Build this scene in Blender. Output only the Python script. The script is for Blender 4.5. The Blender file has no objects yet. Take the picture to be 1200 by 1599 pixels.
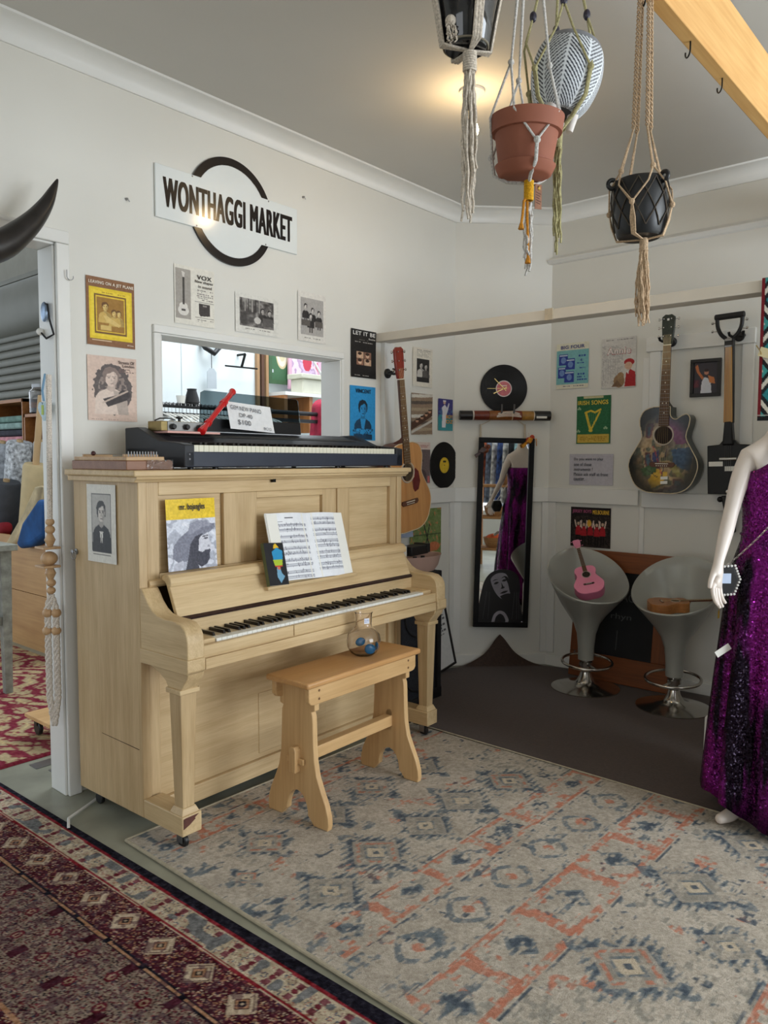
import bpy, bmesh, math, random
import numpy as np
from mathutils import Matrix, Vector
random.seed(7)
RNG = np.random.default_rng(11)
PI = math.pi
S = bpy.context.scene
COL = S.collection
# ------------------------------------------------------------------ camera
H = 1.37
FPX, YAW, PITCH, ROLL = 1200.0, math.radians(41.0), math.radians(3.95), math.radians(0.2)
_fw = np.array([math.cos(YAW), math.sin(YAW), 0.0]); _rt = np.array([math.sin(YAW), -math.cos(YAW), 0.0]); _up = np.array([0, 0, 1.0])
CF = math.cos(PITCH)*_fw - math.sin(PITCH)*_up
_u = math.sin(PITCH)*_fw + math.cos(PITCH)*_up
CR = math.cos(ROLL)*_rt + math.sin(ROLL)*_u
CU = -math.sin(ROLL)*_rt + math.cos(ROLL)*_u
cd = bpy.data.cameras.new('camera'); cam = bpy.data.objects.new('camera', cd); COL.objects.link(cam)
cd.sensor_fit = 'VERTICAL'; cd.sensor_height = 36.0; cd.lens = FPX*36.0/1599.0; cd.clip_start = .02
cam.matrix_world = Matrix(((CR[0], CU[0], -CF[0], 0), (CR[1], CU[1], -CF[1], 0), (CR[2], CU[2], -CF[2], H), (0, 0, 0, 1)))
S.camera = cam
# ------------------------------------------------------------------ world, lights, exposure
w = bpy.data.worlds.new('world'); S.world = w; w.use_nodes = True
w.node_tree.nodes['Background'].inputs[0].default_value = (.80, .90, 1.0, 1)
w.node_tree.nodes['Background'].inputs[1].default_value = 0.95
def area(name, loc, rot, sx, sy, power, color):
    l = bpy.data.lights.new(name, 'AREA'); l.shape = 'RECTANGLE'; l.size = sx; l.size_y = sy; l.energy = power; l.color = color
    o = bpy.data.objects.new(name, l); COL.objects.link(o); o.location = loc; o.rotation_euler = rot; return o
# daylight through the two shop front windows behind the camera
area('window_daylight', (3.05, -3.12, 1.55), (PI/2, 0, 0), 2.6, 2.0, 122, (.86, .93, 1.0))
area('window_daylight', (-.1, -3.12, 1.55), (PI/2, 0, 0), 2.2, 2.0, 20, (.92, .96, 1.0))
area('door_daylight', (-2.9, .3, 1.3), (PI/2, 0, -PI/2), 2.0, 2.0, 9, (1.0, .95, .86))
area('back_room_fill', (4.1, 4.35, 3.5), (0, 0, 0), 1.6, 1.2, 46, (.92, .97, 1.0))  # added fill lamp to brighten the back room, no skylight built there
S.view_settings.view_transform = 'Standard'; S.view_settings.look = 'None'; S.view_settings.gamma = 1; S.view_settings.use_curve_mapping = False
S.view_settings.exposure = 0.46
# ------------------------------------------------------------------ helpers
def lin(c):
    c = np.asarray(c, float)/255.0
    return np.where(c <= .04045, c/12.92, ((c+.055)/1.055)**2.4)
def ray(x, y): return CF + (x-600)/FPX*CR - (y-799.5)/FPX*CU
def onp(x, y, p0, n):
    d = ray(x, y); o = np.array([0, 0, H]); t = ((np.array(p0)-o)@np.array(n))/(d@np.array(n)); return o+t*d
def onx(x, y, v): return onp(x, y, (v, 0, 0), (1, 0, 0))
def ony(x, y, v): return onp(x, y, (0, v, 0), (0, 1, 0))
def onz(x, y, v): return onp(x, y, (0, 0, v), (0, 0, 1))
class MB:
    def __init__(s): s.v = []; s.f = []
    def add(s, v, f):
        n = len(s.v); s.v += [tuple(map(float, p)) for p in v]; s.f += [tuple(i+n for i in q) for q in f]; return s
    def box(s, x0, x1, y0, y1, z0, z1):
        x0, x1 = min(x0, x1), max(x0, x1); y0, y1 = min(y0, y1), max(y0, y1); z0, z1 = min(z0, z1), max(z0, z1)
        return s.add([(x0,y0,z0),(x1,y0,z0),(x1,y1,z0),(x0,y1,z0),(x0,y0,z1),(x1,y0,z1),(x1,y1,z1),(x0,y1,z1)],
                     [(3,2,1,0),(4,5,6,7),(0,1,5,4),(1,2,6,5),(2,3,7,6),(3,0,4,7)])
    def hexa(s, bot, top):      # 4 bottom points ccw, 4 top points
        return s.add(list(bot)+list(top), [(3,2,1,0),(4,5,6,7),(0,1,5,4),(1,2,6,5),(2,3,7,6),(3,0,4,7)])
    def prism(s, poly, ax, a, b):    # polygon in the two other axes, extruded along ax from a to b
        def P(p, t): return (t, p[0], p[1]) if ax == 'x' else (p[0], t, p[1]) if ax == 'y' else (p[0], p[1], t)
        n = len(poly); A = sum(poly[i][0]*poly[(i+1) % n][1]-poly[(i+1) % n][0]*poly[i][1] for i in range(n))
        if A < 0: poly = poly[::-1]
        v = [P(p, a) for p in poly]+[P(p, b) for p in poly]
        fwd = (b > a) != (ax == 'y')
        f = [tuple(range(n))[::-1], tuple(range(n, 2*n))]+[(i, (i+1) % n, n+(i+1) % n, n+i) for i in range(n)]
        if not fwd: f = [q[::-1] for q in f]
        return s.add(v, f)
    def tube(s, pts, r, n=8, cap=True, closed=False):
        pts = [np.array(p, float) for p in pts]; m = len(pts)
        rs = r if hasattr(r, '__len__') else [r]*m
        v = []; f = []; prev = None
        for i in range(m):
            if closed: t = pts[(i+1) % m]-pts[i-1]
            else: t = pts[min(i+1, m-1)]-pts[max(i-1, 0)]
            t = t/(np.linalg.norm(t)+1e-12)
            if prev is None:
                a = np.array([0, 0, 1.0]) if abs(t[2]) < .9 else np.array([1.0, 0, 0])
            else: a = prev
            b = a-(a@t)*t; b = b/(np.linalg.norm(b)+1e-12); c = np.cross(t, b); prev = b
            for k in range(n):
                th = 2*PI*k/n; v.append(pts[i]+rs[i]*(math.cos(th)*b+math.sin(th)*c))
        for i in range(m if closed else m-1):
            for k in range(n):
                j = (i+1) % m; f.append((i*n+k, i*n+(k+1) % n, j*n+(k+1) % n, j*n+k))
        if cap and not closed: f += [tuple(range(n))[::-1], tuple(range((m-1)*n, m*n))]
        return s.add(v, f)
    def lathe(s, prof, n=24, c=(0, 0, 0), ax='z'):   # prof (r, h) list
        v = []; f = []; m = len(prof)
        def P(r, h, th):
            a, b = r*math.cos(th), r*math.sin(th)
            p = (a, b, h) if ax == 'z' else (h, a, b) if ax == 'x' else (b, h, a)
            return (p[0]+c[0], p[1]+c[1], p[2]+c[2])
        for r, h in prof:
            for k in range(n): v.append(P(max(r, 1e-5), h, 2*PI*k/n))
        for i in range(m-1):
            for k in range(n): f.append((i*n+k, i*n+(k+1) % n, (i+1)*n+(k+1) % n, (i+1)*n+k))
        if prof[0][0] > 1e-4: f.append(tuple(range(n))[::-1])
        if prof[-1][0] > 1e-4: f.append(tuple(range((m-1)*n, m*n)))
        return s.add(v, f)
    def ball(s, c, r, n=12, m=8, sc=(1, 1, 1)):
        v0 = len(s.v); s.lathe([(r*math.sin(PI*i/m), -r*math.cos(PI*i/m)) for i in range(m+1)], n)
        for i in range(v0, len(s.v)):
            p = s.v[i]; s.v[i] = (p[0]*sc[0]+c[0], p[1]*sc[1]+c[1], p[2]*sc[2]+c[2])
        return s
    def xf(s, M, start=0):
        for i in range(start, len(s.v)): s.v[i] = tuple(M @ Vector(s.v[i]))
        return s
def mesh_obj(name, me, mat, parent=None):
    o = bpy.data.objects.new(name, me); COL.objects.link(o)
    if mat is not None and not me.materials: me.materials.append(mat)
    if parent is not None: o.parent = parent
    return o
def obj(name, mb, mat, parent=None, smooth=30, bevel=0, seg=2, loc=None, rot=None):
    me = bpy.data.meshes.new(name); me.from_pydata(mb.v, [], mb.f); me.update()
    if smooth:
        me.shade_smooth(); me.set_sharp_from_angle(angle=math.radians(smooth))
    o = mesh_obj(name, me, mat, parent)
    if bevel:
        b = o.modifiers.new('bevel', 'BEVEL'); b.width = bevel; b.segments = seg; b.limit_method = 'ANGLE'; b.angle_limit = math.radians(40)
        b.harden_normals = False
    if loc is not None: o.location = loc
    if rot is not None: o.rotation_euler = rot
    return o
def tag(o, label, cat, group=None):
    o['label'] = label; o['category'] = cat
    if group: o['group'] = group
    return o
def thing(name, label, cat, loc=(0, 0, 0), rz=0, group=None, rot=None):
    o = bpy.data.objects.new(name, None); COL.objects.link(o); o.empty_display_size = .05
    o.location = loc; o.rotation_euler = rot if rot else (0, 0, rz)
    return tag(o, label, cat, group)
def struct(name, mb, mat, bevel=0, parent=None, smooth=30):
    o = obj(name, mb, mat, parent, bevel=bevel, smooth=smooth)
    if parent is None: o['kind'] = 'structure'
    return o
def copy_tree(o, parent=None):
    c = o.copy(); COL.objects.link(c); c.parent = parent
    for ch in list(o.children): copy_tree(ch, c)
    return c
# ------------------------------------------------------------------ materials
_m = {}
def M(name, rgb, rough=.5, metal=0, var=.06, scale=9, bump=0, bscale=60, stretch=(1, 1, 1), **kw):
    if name in _m: return _m[name]
    m = bpy.data.materials.new(name); m.use_nodes = True; _m[name] = m
    nt = m.node_tree; N = nt.nodes; L = nt.links; b = N['Principled BSDF']
    b.inputs['Roughness'].default_value = rough; b.inputs['Metallic'].default_value = metal
    c = lin(rgb); tc = N.new('ShaderNodeTexCoord'); mp = N.new('ShaderNodeMapping'); mp.inputs['Scale'].default_value = stretch
    L.new(tc.outputs['Object'], mp.inputs[0])
    no = N.new('ShaderNodeTexNoise'); no.inputs['Scale'].default_value = scale; no.inputs['Detail'].default_value = 4
    L.new(mp.outputs[0], no.inputs['Vector'])
    r = N.new('ShaderNodeValToRGB'); L.new(no.outputs[0], r.inputs[0])
    r.color_ramp.elements[0].position = .3; r.color_ramp.elements[1].position = .7
    r.color_ramp.elements[0].color = (*np.clip(c*(1-var*1.4), 0, 1), 1); r.color_ramp.elements[1].color = (*np.clip(c*(1+var), 0, 1), 1)
    L.new(r.outputs[0], b.inputs['Base Color'])
    if bump:
        n2 = N.new('ShaderNodeTexNoise'); n2.inputs['Scale'].default_value = bscale; n2.inputs['Detail'].default_value = 3; L.new(mp.outputs[0], n2.inputs['Vector'])
        bp = N.new('ShaderNodeBump'); bp.inputs['Strength'].default_value = bump; bp.inputs['Distance'].default_value = .003
        L.new(n2.outputs[0], bp.inputs['Height']); L.new(bp.outputs[0], b.inputs['Normal'])
    for k, v in kw.items():
        b.inputs[{'trans': 'Transmission Weight', 'ior': 'IOR', 'alpha': 'Alpha', 'coat': 'Coat Weight', 'spec': 'Specular IOR Level', 'sheen': 'Sheen Weight', 'sss': 'Subsurface Weight'}[k]].default_value = v
    return m
def wood(name, light, dark, axis='x', scale=26, rough=.42, bump=.12, dist=3.0):
    if name in _m: return _m[name]
    m = bpy.data.materials.new(name); m.use_nodes = True; _m[name] = m
    nt = m.node_tree; N = nt.nodes; L = nt.links; b = N['Principled BSDF']; b.inputs['Roughness'].default_value = rough
    tc = N.new('ShaderNodeTexCoord'); mp = N.new('ShaderNodeMapping'); L.new(tc.outputs['Object'], mp.inputs[0])
    k = {'x': (.05, 1, 1), 'y': (1, .05, 1), 'z': (1, 1, .05)}[axis]; mp.inputs['Scale'].default_value = k
    n1 = N.new('ShaderNodeTexNoise'); n1.inputs['Scale'].default_value = scale; n1.inputs['Detail'].default_value = 6; n1.inputs['Distortion'].default_value = .6
    n2 = N.new('ShaderNodeTexNoise'); n2.inputs['Scale'].default_value = scale*6; n2.inputs['Detail'].default_value = 3
    n3 = N.new('ShaderNodeTexNoise'); n3.inputs['Scale'].default_value = dist; n3.inputs['Detail'].default_value = 2
    L.new(mp.outputs[0], n1.inputs['Vector']); L.new(mp.outputs[0], n2.inputs['Vector']); L.new(tc.outputs['Object'], n3.inputs['Vector'])
    a = N.new('ShaderNodeMix'); a.data_type = 'FLOAT'; a.inputs[0].default_value = .4; L.new(n1.outputs[0], a.inputs[2]); L.new(n2.outputs[0], a.inputs[3])
    a2 = N.new('ShaderNodeMix'); a2.data_type = 'FLOAT'; a2.inputs[0].default_value = .3; L.new(a.outputs[0], a2.inputs[2]); L.new(n3.outputs[0], a2.inputs[3])
    r = N.new('ShaderNodeValToRGB'); r.color_ramp.elements[0].position = .36; r.color_ramp.elements[1].position = .62
    r.color_ramp.elements[0].color = (*lin(dark), 1); r.color_ramp.elements[1].color = (*lin(light), 1)
    L.new(a2.outputs[0], r.inputs[0]); L.new(r.outputs[0], b.inputs['Base Color'])
    bp = N.new('ShaderNodeBump'); bp.inputs['Strength'].default_value = bump; bp.inputs['Distance'].default_value = .002
    L.new(n2.outputs[0], bp.inputs['Height']); L.new(bp.outputs[0], b.inputs['Normal'])
    return m
def print_mat(name='printed_paper', rough=.55, fuzz=0.0, spec=.4):
    if name in _m: return _m[name]
    m = bpy.data.materials.new(name); m.use_nodes = True; _m[name] = m
    nt = m.node_tree; N = nt.nodes; L = nt.links; b = N['Principled BSDF']; b.inputs['Roughness'].default_value = rough
    b.inputs['Specular IOR Level'].default_value = spec
    at = N.new('ShaderNodeAttribute'); at.attribute_name = 'ink'
    tc = N.new('ShaderNodeTexCoord'); no = N.new('ShaderNodeTexNoise'); no.inputs['Scale'].default_value = 300 if fuzz else 40
    no.inputs['Detail'].default_value = 3
    L.new(tc.outputs['Object'], no.inputs['Vector'])
    mx = N.new('ShaderNodeMix'); mx.data_type = 'RGBA'; mx.blend_type = 'MULTIPLY'; mx.inputs[0].default_value = .35+fuzz
    r = N.new('ShaderNodeValToRGB'); r.color_ramp.elements[0].position = .3; r.color_ramp.elements[1].position = .65
    r.color_ramp.elements[0].color = (.8-fuzz, .8-fuzz, .8-fuzz, 1); r.color_ramp.elements[1].color = (1, 1, 1, 1)
    L.new(no.outputs[0], r.inputs[0]); L.new(at.outputs['Color'], mx.inputs[6]); L.new(r.outputs[0], mx.inputs[7]); L.new(mx.outputs[2], b.inputs['Base Color'])
    if fuzz:
        bp = N.new('ShaderNodeBump'); bp.inputs['Strength'].default_value = .6; bp.inputs['Distance'].default_value = .004
        L.new(no.outputs[0], bp.inputs['Height']); L.new(bp.outputs[0], b.inputs['Normal'])
    return m
def grid_mesh(name, P, C):          # P (h,w,3) points, C (h,w,3) srgb colours -> coloured sheet
    h, w_ = P.shape[:2]; me = bpy.data.meshes.new(name)
    me.vertices.add(h*w_); me.vertices.foreach_set('co', P.reshape(-1).astype(np.float32))
    i = np.arange(h*w_).reshape(h, w_); q = np.stack([i[:-1, :-1], i[1:, :-1], i[1:, 1:], i[:-1, 1:]], -1).reshape(-1, 4)
    me.loops.add(q.size); me.loops.foreach_set('vertex_index', q.reshape(-1).astype(np.int32))
    me.polygons.add(len(q)); me.polygons.foreach_set('loop_start', np.arange(0, q.size, 4, dtype=np.int32))
    me.update(calc_edges=True)
    a = me.attributes.new('ink', 'FLOAT_COLOR', 'POINT'); c = np.ones((h*w_, 4), np.float32); c[:, :3] = lin(C.reshape(-1, 3)); a.data.foreach_set('color', c.reshape(-1))
    me.shade_smooth(); return me
def noise2(h, w_, k, seed=0):       # smooth value noise, k cells across
    r = np.random.default_rng(seed); kh = max(2, int(k*h/max(w_, 1))+2); kw = int(k)+2; g = r.random((kh, kw))
    y = np.linspace(0, kh-1.001, h); x = np.linspace(0, kw-1.001, w_); yi = y.astype(int); xi = x.astype(int); fy = (y-yi)[:, None]; fx = (x-xi)[None]
    fy = fy*fy*(3-2*fy); fx = fx*fx*(3-2*fx)
    return (g[yi][:, xi]*(1-fy)*(1-fx)+g[yi+1][:, xi]*fy*(1-fx)+g[yi][:, xi+1]*(1-fy)*fx+g[yi+1][:, xi+1]*fy*fx)
class Pic:                          # a small drawing surface; x 0..1 left to right, y 0..1 top to bottom
    def __init__(s, asp, bg, n=90):
        s.w = n; s.h = max(8, int(n*asp)); s.c = np.zeros((s.h, s.w, 3)); s.c[:] = bg
        s.Y, s.X = np.meshgrid((np.arange(s.h)+.5)/s.h, (np.arange(s.w)+.5)/s.w, indexing='ij'); s.asp = asp
    def put(s, m, c): s.c[m] = c; return s
    def rect(s, x0, y0, x1, y1, c): return s.put((s.X >= x0) & (s.X <= x1) & (s.Y >= y0) & (s.Y <= y1), c)
    def ell(s, x, y, rx, ry, c): return s.put(((s.X-x)/rx)**2+((s.Y-y)/ry)**2 <= 1, c)
    def poly(s, pts, c):
        m = np.zeros_like(s.X, bool); n = len(pts)
        for i in range(n):
            x0, y0 = pts[i]; x1, y1 = pts[(i+1) % n]
            if y0 == y1: continue
            t = (s.Y-y0)/(y1-y0); m ^= (((y0 <= s.Y) & (s.Y < y1)) | ((y1 <= s.Y) & (s.Y < y0))) & (s.X < x0+t*(x1-x0))
        return s.put(m, c)
    def line(s, x0, y0, x1, y1, wd, c):
        dx, dy = x1-x0, (y1-y0)*s.asp; L2 = dx*dx+dy*dy+1e-12
        t = np.clip(((s.X-x0)*dx+(s.Y-y0)*s.asp*dy)/L2, 0, 1)
        d = np.hypot(s.X-x0-t*dx, (s.Y-y0)*s.asp-t*dy); return s.put(d < wd/2, c)
    def grain(s, amt, k=30, seed=1): s.c = np.clip(s.c+(noise2(s.h, s.w, k, seed)[..., None]-.5)*amt, 0, 255); return s
    def blotch(s, x0, y0, x1, y1, cols, k=12, seed=3):     # patchwork of tones for a photograph seen from afar
        m = (s.X >= x0) & (s.X <= x1) & (s.Y >= y0) & (s.Y <= y1); n = .6*noise2(s.h, s.w, k, seed)+.4*noise2(s.h, s.w, k*2.3, seed+1)
        n = (n-n[m].min())/(np.ptp(n[m])+1e-9); cols = np.array(cols, float); i = np.clip((n*len(cols)).astype(int), 0, len(cols)-1)
        s.c[m] = cols[i][m]; return s
    def script(s, x0, y0, x1, y1, rows, c, fill=.55, seed=5):   # rows of tiny type too small to read
        r = np.random.default_rng(seed)
        for k in range(rows):
            yy = y0+(k+.5)*(y1-y0)/rows; hh = (y1-y0)/rows*.28; x = x0+r.random()*.03
            while x < x1:
                wd = .02+.05*r.random()
                if r.random() < .85: s.rect(x, yy-hh, min(x+wd, x1), yy+hh, c)
                x += wd+.018
                if r.random() < .06*(1-fill): break
        return s
def figure(p, x, y, sc, skin, hair, top, a=1.0):    # a plain generic half figure: hair, head, shoulders
    A = p.asp; skin = np.array(skin, float); hair = np.array(hair, float); top = np.array(top, float); sh = skin*.72+hair*.28; X = lambda u: x+u*sc; Y = lambda v: y+v*sc/A
    P_ = lambda pts, c: p.poly([(X(u), Y(v)) for u, v in pts], c)
    P_([(-.34, .80), (-.31, .42), (-.24, .32), (-.09, .24), (.09, .24), (.25, .32), (.32, .43), (.35, .80)], top)
    P_([(.04, .26), (.25, .32), (.32, .43), (.35, .80), (.14, .80)], top*.82)
    P_([(-.06, .08), (.07, .08), (.085, .26), (.0, .31), (-.085, .26)], sh)
    P_([(-.16, .02), (-.17, -.10), (-.12, -.20), (-.02, -.245), (.09, -.22), (.165, -.13), (.165, .0), (.15, .08), (-.13, .10)], hair)
    P_([(-.115, -.06), (-.06, -.13), (.07, -.135), (.13, -.06), (.135, .03), (.11, .12), (.05, .185), (.0, .195), (-.06, .175), (-.105, .10)], skin)
    P_([(.06, -.13), (.13, -.06), (.135, .03), (.11, .12), (.05, .185), (.03, .10), (.07, .0)], sh)
    P_([(-.15, .0), (-.13, -.12), (-.05, -.18), (.06, -.17), (.0, -.11), (-.08, -.08), (-.11, .0)], hair)
    for s_ in (-1, 1): P_([(.01+s_*.055-.035, .0), (.01+s_*.055, -.018), (.01+s_*.055+.035, .0), (.01+s_*.055, .014)], hair); P_([(.01+s_*.055-.04, -.035), (.01+s_*.055+.03, -.045), (.01+s_*.055+.035, -.032), (.01+s_*.055-.04, -.022)], hair*.8+skin*.2)
    P_([(.005, -.01), (.03, .07), (-.015, .075)], sh); P_([(-.03, .118), (.045, .115), (.05, .128), (.005, .14), (-.03, .13)], hair*.7+skin*.3)
    return p
def sheet(name, pic, wd, ht, mat=None, parent=None, curl=.004, y=0):   # local x right, z up, faces -y
    X = (pic.X-.5)*wd; Z = (.5-pic.Y)*ht
    X = (np.linspace(-.5, .5, pic.w)[None]*wd).repeat(pic.h, 0); Z = (np.linspace(.5, -.5, pic.h)[:, None]*ht).repeat(pic.w, 1)
    u = X/wd*2; v = Z/ht*2; ph = random.random()*6
    Yv = y-curl*(.35+.45*(np.abs(v)**3)*(.5+.5*np.sin(u*2+ph))+.2*np.sin(v*3+ph)*.5)
    P = np.stack([X, Yv, Z], -1)
    return mesh_obj(name, grid_mesh(name, P, pic.c), mat or print_mat(), parent)
def text_mesh(s, w_, h, depth=.0006, bold=.03):
    cu = bpy.data.curves.new('lettering', 'FONT'); cu.body = s; cu.size = 1; cu.extrude = 0; cu.space_character = 1.0+bold*3.2
    o = bpy.data.objects.new('tmp', cu); COL.objects.link(o); dg = bpy.context.evaluated_depsgraph_get()
    me = bpy.data.meshes.new_from_object(o.evaluated_get(dg)); bpy.data.objects.remove(o); bpy.data.curves.remove(cu)
    n = len(me.vertices); co = np.zeros(n*3, np.float32); me.vertices.foreach_get('co', co); co = co.reshape(-1, 3)
    a, b = co.min(0), co.max(0); X = (co[:, 0]-a[0])/(b[0]-a[0])*w_; Z = (co[:, 1]-a[1])/(b[1]-a[1])*h
    fs = [tuple(p_.vertices) for p_ in me.polygons]; bpy.data.meshes.remove(me); V_ = []; F_ = []; mg = bold*h       # strokes thickened sideways and a little up and down
    sh_ = [(0, 0)] if bold <= 0 else [(a_*mg, b_*mg*.45) for a_ in (-1, -.33, .33, 1) for b_ in (-1, 1)]
    for k, (dx, dz) in enumerate(sh_):
        q = len(V_); V_ += [(float(mg+x_*(1-2*mg/w_)+dx), -depth-.00003*k, float(z_*(1-mg/h)+mg*.5+dz)) for x_, z_ in zip(X, Z)]; F_ += [tuple(i+q for i in f) for f in fs]
    me = bpy.data.meshes.new('lettering'); me.from_pydata(V_, [], F_); me.update(); return me
def letter(parent, s, x, z, w_, h, mat, y=-.004, rot=0, name='lettering', bold=.03):   # lower-left corner at x, z on the face of a sheet
    o = mesh_obj(name, text_mesh(s, w_, h, bold=bold), mat, parent); o.location = (x, y, z); o.rotation_euler = (0, rot, 0); return o
def ink(r, g, b): return M('ink_%d_%d_%d' % (r, g, b), (r, g, b), .6, var=.03)
def crom(pts, n=6):
    out = []; P = [np.array(p, float) for p in pts]
    for i in range(len(P)-1):
        p0, p1, p2, p3 = P[max(i-1, 0)], P[i], P[i+1], P[min(i+2, len(P)-1)]
        for k in range(n):
            t = k/n; out.append(tuple(.5*((2*p1)+(-p0+p2)*t+(2*p0-5*p1+4*p2-p3)*t*t+(-p0+3*p1-3*p2+p3)*t**3)))
    out.append(tuple(P[-1])); return out
WHITE = M('wall_paint', (226, 224, 216), .62, var=.015, scale=3, bump=.05, bscale=25)
TRIM = M('trim_gloss', (232, 231, 226), .38, var=.02, scale=5)
CEIL = M('ceiling_paint', (206, 203, 196), .8, var=.015, scale=2)
BLACK = M('black_plastic', (22, 22, 24), .42, var=.1)
BLACKM = M('black_metal', (20, 20, 20), .35, .6, var=.1)
CHROME = M('chrome', (200, 196, 190), .18, 1, var=.02)
STEEL = M('steel', (150, 150, 150), .35, 1, var=.05)
PAPER = M('paper', (236, 234, 226), .6, var=.02)
# planes of the room
YA = 2.96; XB = 4.548
CA = np.array([4.10, 2.96]); CB = np.array([4.548, 2.512]); CL = float(np.linalg.norm(CB-CA)); CD = (CB-CA)/CL
CANG = math.atan2(CD[1], CD[0])
def wallA(x, y, off=0): return ony(x, y, YA-off)
def wallB(x, y, off=0): return onx(x, y, XB-off)
CN = np.array([CD[1], -CD[0], 0.0])       # out of the corner wall, towards the room
def wallC(x, y, off=0): return onp(x, y, np.array([CA[0], CA[1], 0])+CN*off, CN)
PLANE = {'A': (wallA, 0.0), 'B': (wallB, -PI/2), 'C': (wallC, CANG)}
# ------------------------------------------------------------------ the setting
FLOOR = M('painted_concrete', (150, 150, 134), .35, var=.22, scale=3.5, bump=.1, bscale=14)
struct('floor', MB().box(-3.2, 9.5, -3.4, 14, -.1, 0), FLOOR)
CEILZ = 2.965
struct('ceiling_sky_block', MB().box(-3.1, 3.3, 3.09, 14, 4.6, 4.7), CEIL)  # unseen roof added to cut the sky light beyond the doorway
struct('ceiling', MB().box(-3.1, 4.75, -3.3, 3.08, CEILZ, CEILZ+.08), CEIL)
HX0, HX1, HZ0, HZ1 = 1.91, 3.035, 1.22, 1.912      # serving hatch
DX0, DX1, DZ = .40, 1.455, 2.205                   # doorway
wl = MB()
T = YA+.12
wl.box(-3.1, DX0, YA, T, 0, CEILZ); wl.box(DX0, DX1, YA, T, DZ, CEILZ); wl.box(DX1, HX0, YA, T, 0, CEILZ)
wl.box(HX0, HX1, YA, T, HZ1, CEILZ); wl.box(HX0, HX1, YA, T, 0, HZ0); wl.box(HX1, 4.75, YA, T, 0, CEILZ)
struct('wall_left', wl, WHITE)
wr = MB().box(XB, XB+.12, -3.3, 2.515, 0, CEILZ); struct('wall_right', wr, WHITE)
wc = MB().prism([tuple(CA), tuple(CB), (4.7, 2.512), (4.7, 3.0), (4.10, 3.0)], 'z', 0, CEILZ); struct('wall_corner', wc, WHITE)
# wall behind the camera, two shop windows in it
wf = MB(); W1 = (1.75, 4.35); W2 = (-1.2, 1.0)
wf.box(-3.1, W2[0], -3.3, -3.18, 0, CEILZ); wf.box(W2[1], W1[0], -3.3, -3.18, 0, CEILZ); wf.box(W1[1], 4.7, -3.3, -3.18, 0, CEILZ)
for a, b in (W1, W2): wf.box(a, b, -3.3, -3.18, 0, .55); wf.box(a, b, -3.3, -3.18, 2.55, CEILZ)
struct('wall_front', wf, WHITE)
wb = MB().box(-3.1, -2.98, -3.3, -.8, 0, CEILZ).box(-3.1, -2.98, 1.4, 3.0, 0, CEILZ).box(-3.1, -2.98, -.8, 1.4, 2.35, CEILZ); struct('wall_back', wb, WHITE)
for k, (a, b) in enumerate((W1, W2)):
    fr = MB().box(a, b, -3.26, -3.2, .55, .61).box(a, b, -3.26, -3.2, 2.49, 2.55).box(a, a+.06, -3.26, -3.2, .55, 2.55).box(b-.06, b, -3.26, -3.2, .55, 2.55).box((a+b)/2-.03, (a+b)/2+.03, -3.26, -3.2, .55, 2.55)
    struct('window_%d' % (k+2), fr, TRIM)
# doorway: lining and architrave
dr = MB().box(DX1-.012, DX1, YA+.001, T+.005, 0, DZ-.013).box(DX0, DX1, YA+.001, T+.005, DZ-.012, DZ).box(DX0, DX0+.012, YA+.001, T+.005, 0, DZ-.013)
dr.box(DX1-.004, DX1+.05, YA-.018, YA, 0, DZ-.005).box(DX0-.05, DX1+.05, YA-.0185, YA, DZ-.004, DZ+.045).box(DX0-.05, DX0+.004, YA-.018, YA, 0, DZ-.005)
struct('door_1', dr, TRIM, bevel=.004)
# hatch lining and trim
hw = MB(); e = .034
hw.box(HX0-e, HX1+e*.5, YA-.016, YA, HZ1, HZ1+e).box(HX0-e, HX0, YA-.0155, YA, HZ0+.001, HZ1-.001).box(HX1, HX1+e*.5, YA-.0155, YA, HZ0+.001, HZ1-.001)
hw.box(HX0, HX1, YA-.01, T+.02, HZ1-.008, HZ1).box(HX0, HX0+.008, YA-.01, T+.02, HZ0+.001, HZ1-.009).box(HX1-.008, HX1, YA-.01, T+.02, HZ0+.001, HZ1-.009).box(HX0-.03, HX1+.03, YA-.06, T+.06, HZ0-.03, HZ0)
struct('window_1', hw, TRIM, bevel=.003)
# cornice (coved plaster) following the three walls
def cove(pts, n=7):
    out = [(0, -.085), (.008, -.085)]
    for i in range(n): a = PI/2*i/(n-1); out.append((.012+.063*(1-math.cos(a)), -.078+.066*math.sin(a)))
    return out+[(.085, -.01), (.085, 0), (0, 0)]
prof = cove(0)
path = [(-3.1, YA), tuple(CA), tuple(CB), (XB, -3.2)]
cm = MB(); rows = []
for i, p in enumerate(path):
    p = np.array(p); d0 = (np.array(path[i])-np.array(path[i-1])) if i else None; d1 = (np.array(path[i+1])-p) if i < 3 else None
    def nrm(d): d = d/np.linalg.norm(d); return np.array([d[1], -d[0]])
    if d0 is None: m_ = nrm(d1)
    elif d1 is None: m_ = nrm(d0)
    else: a, b = nrm(d0), nrm(d1); m_ = (a+b)/(1+a@b)
    rows.append([(p[0]+m_[0]*o, p[1]+m_[1]*o, CEILZ+z) for o, z in prof])
k = len(prof)
cm.add([q for r in rows for q in r], [(i*k+j, i*k+j+1, (i+1)*k+j+1, (i+1)*k+j) for i in range(3) for j in range(k-1)])
struct('trim_1', cm, TRIM, smooth=50)
# picture rail on the right wall
pr = MB().prism([(XB, 2.625), (XB-.018, 2.63), (XB-.034, 2.648), (XB-.034, 2.655), (XB-.02, 2.66), (XB, 2.68)], 'y', 2.53, -3.1); struct('trim_2', pr, TRIM)
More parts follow.
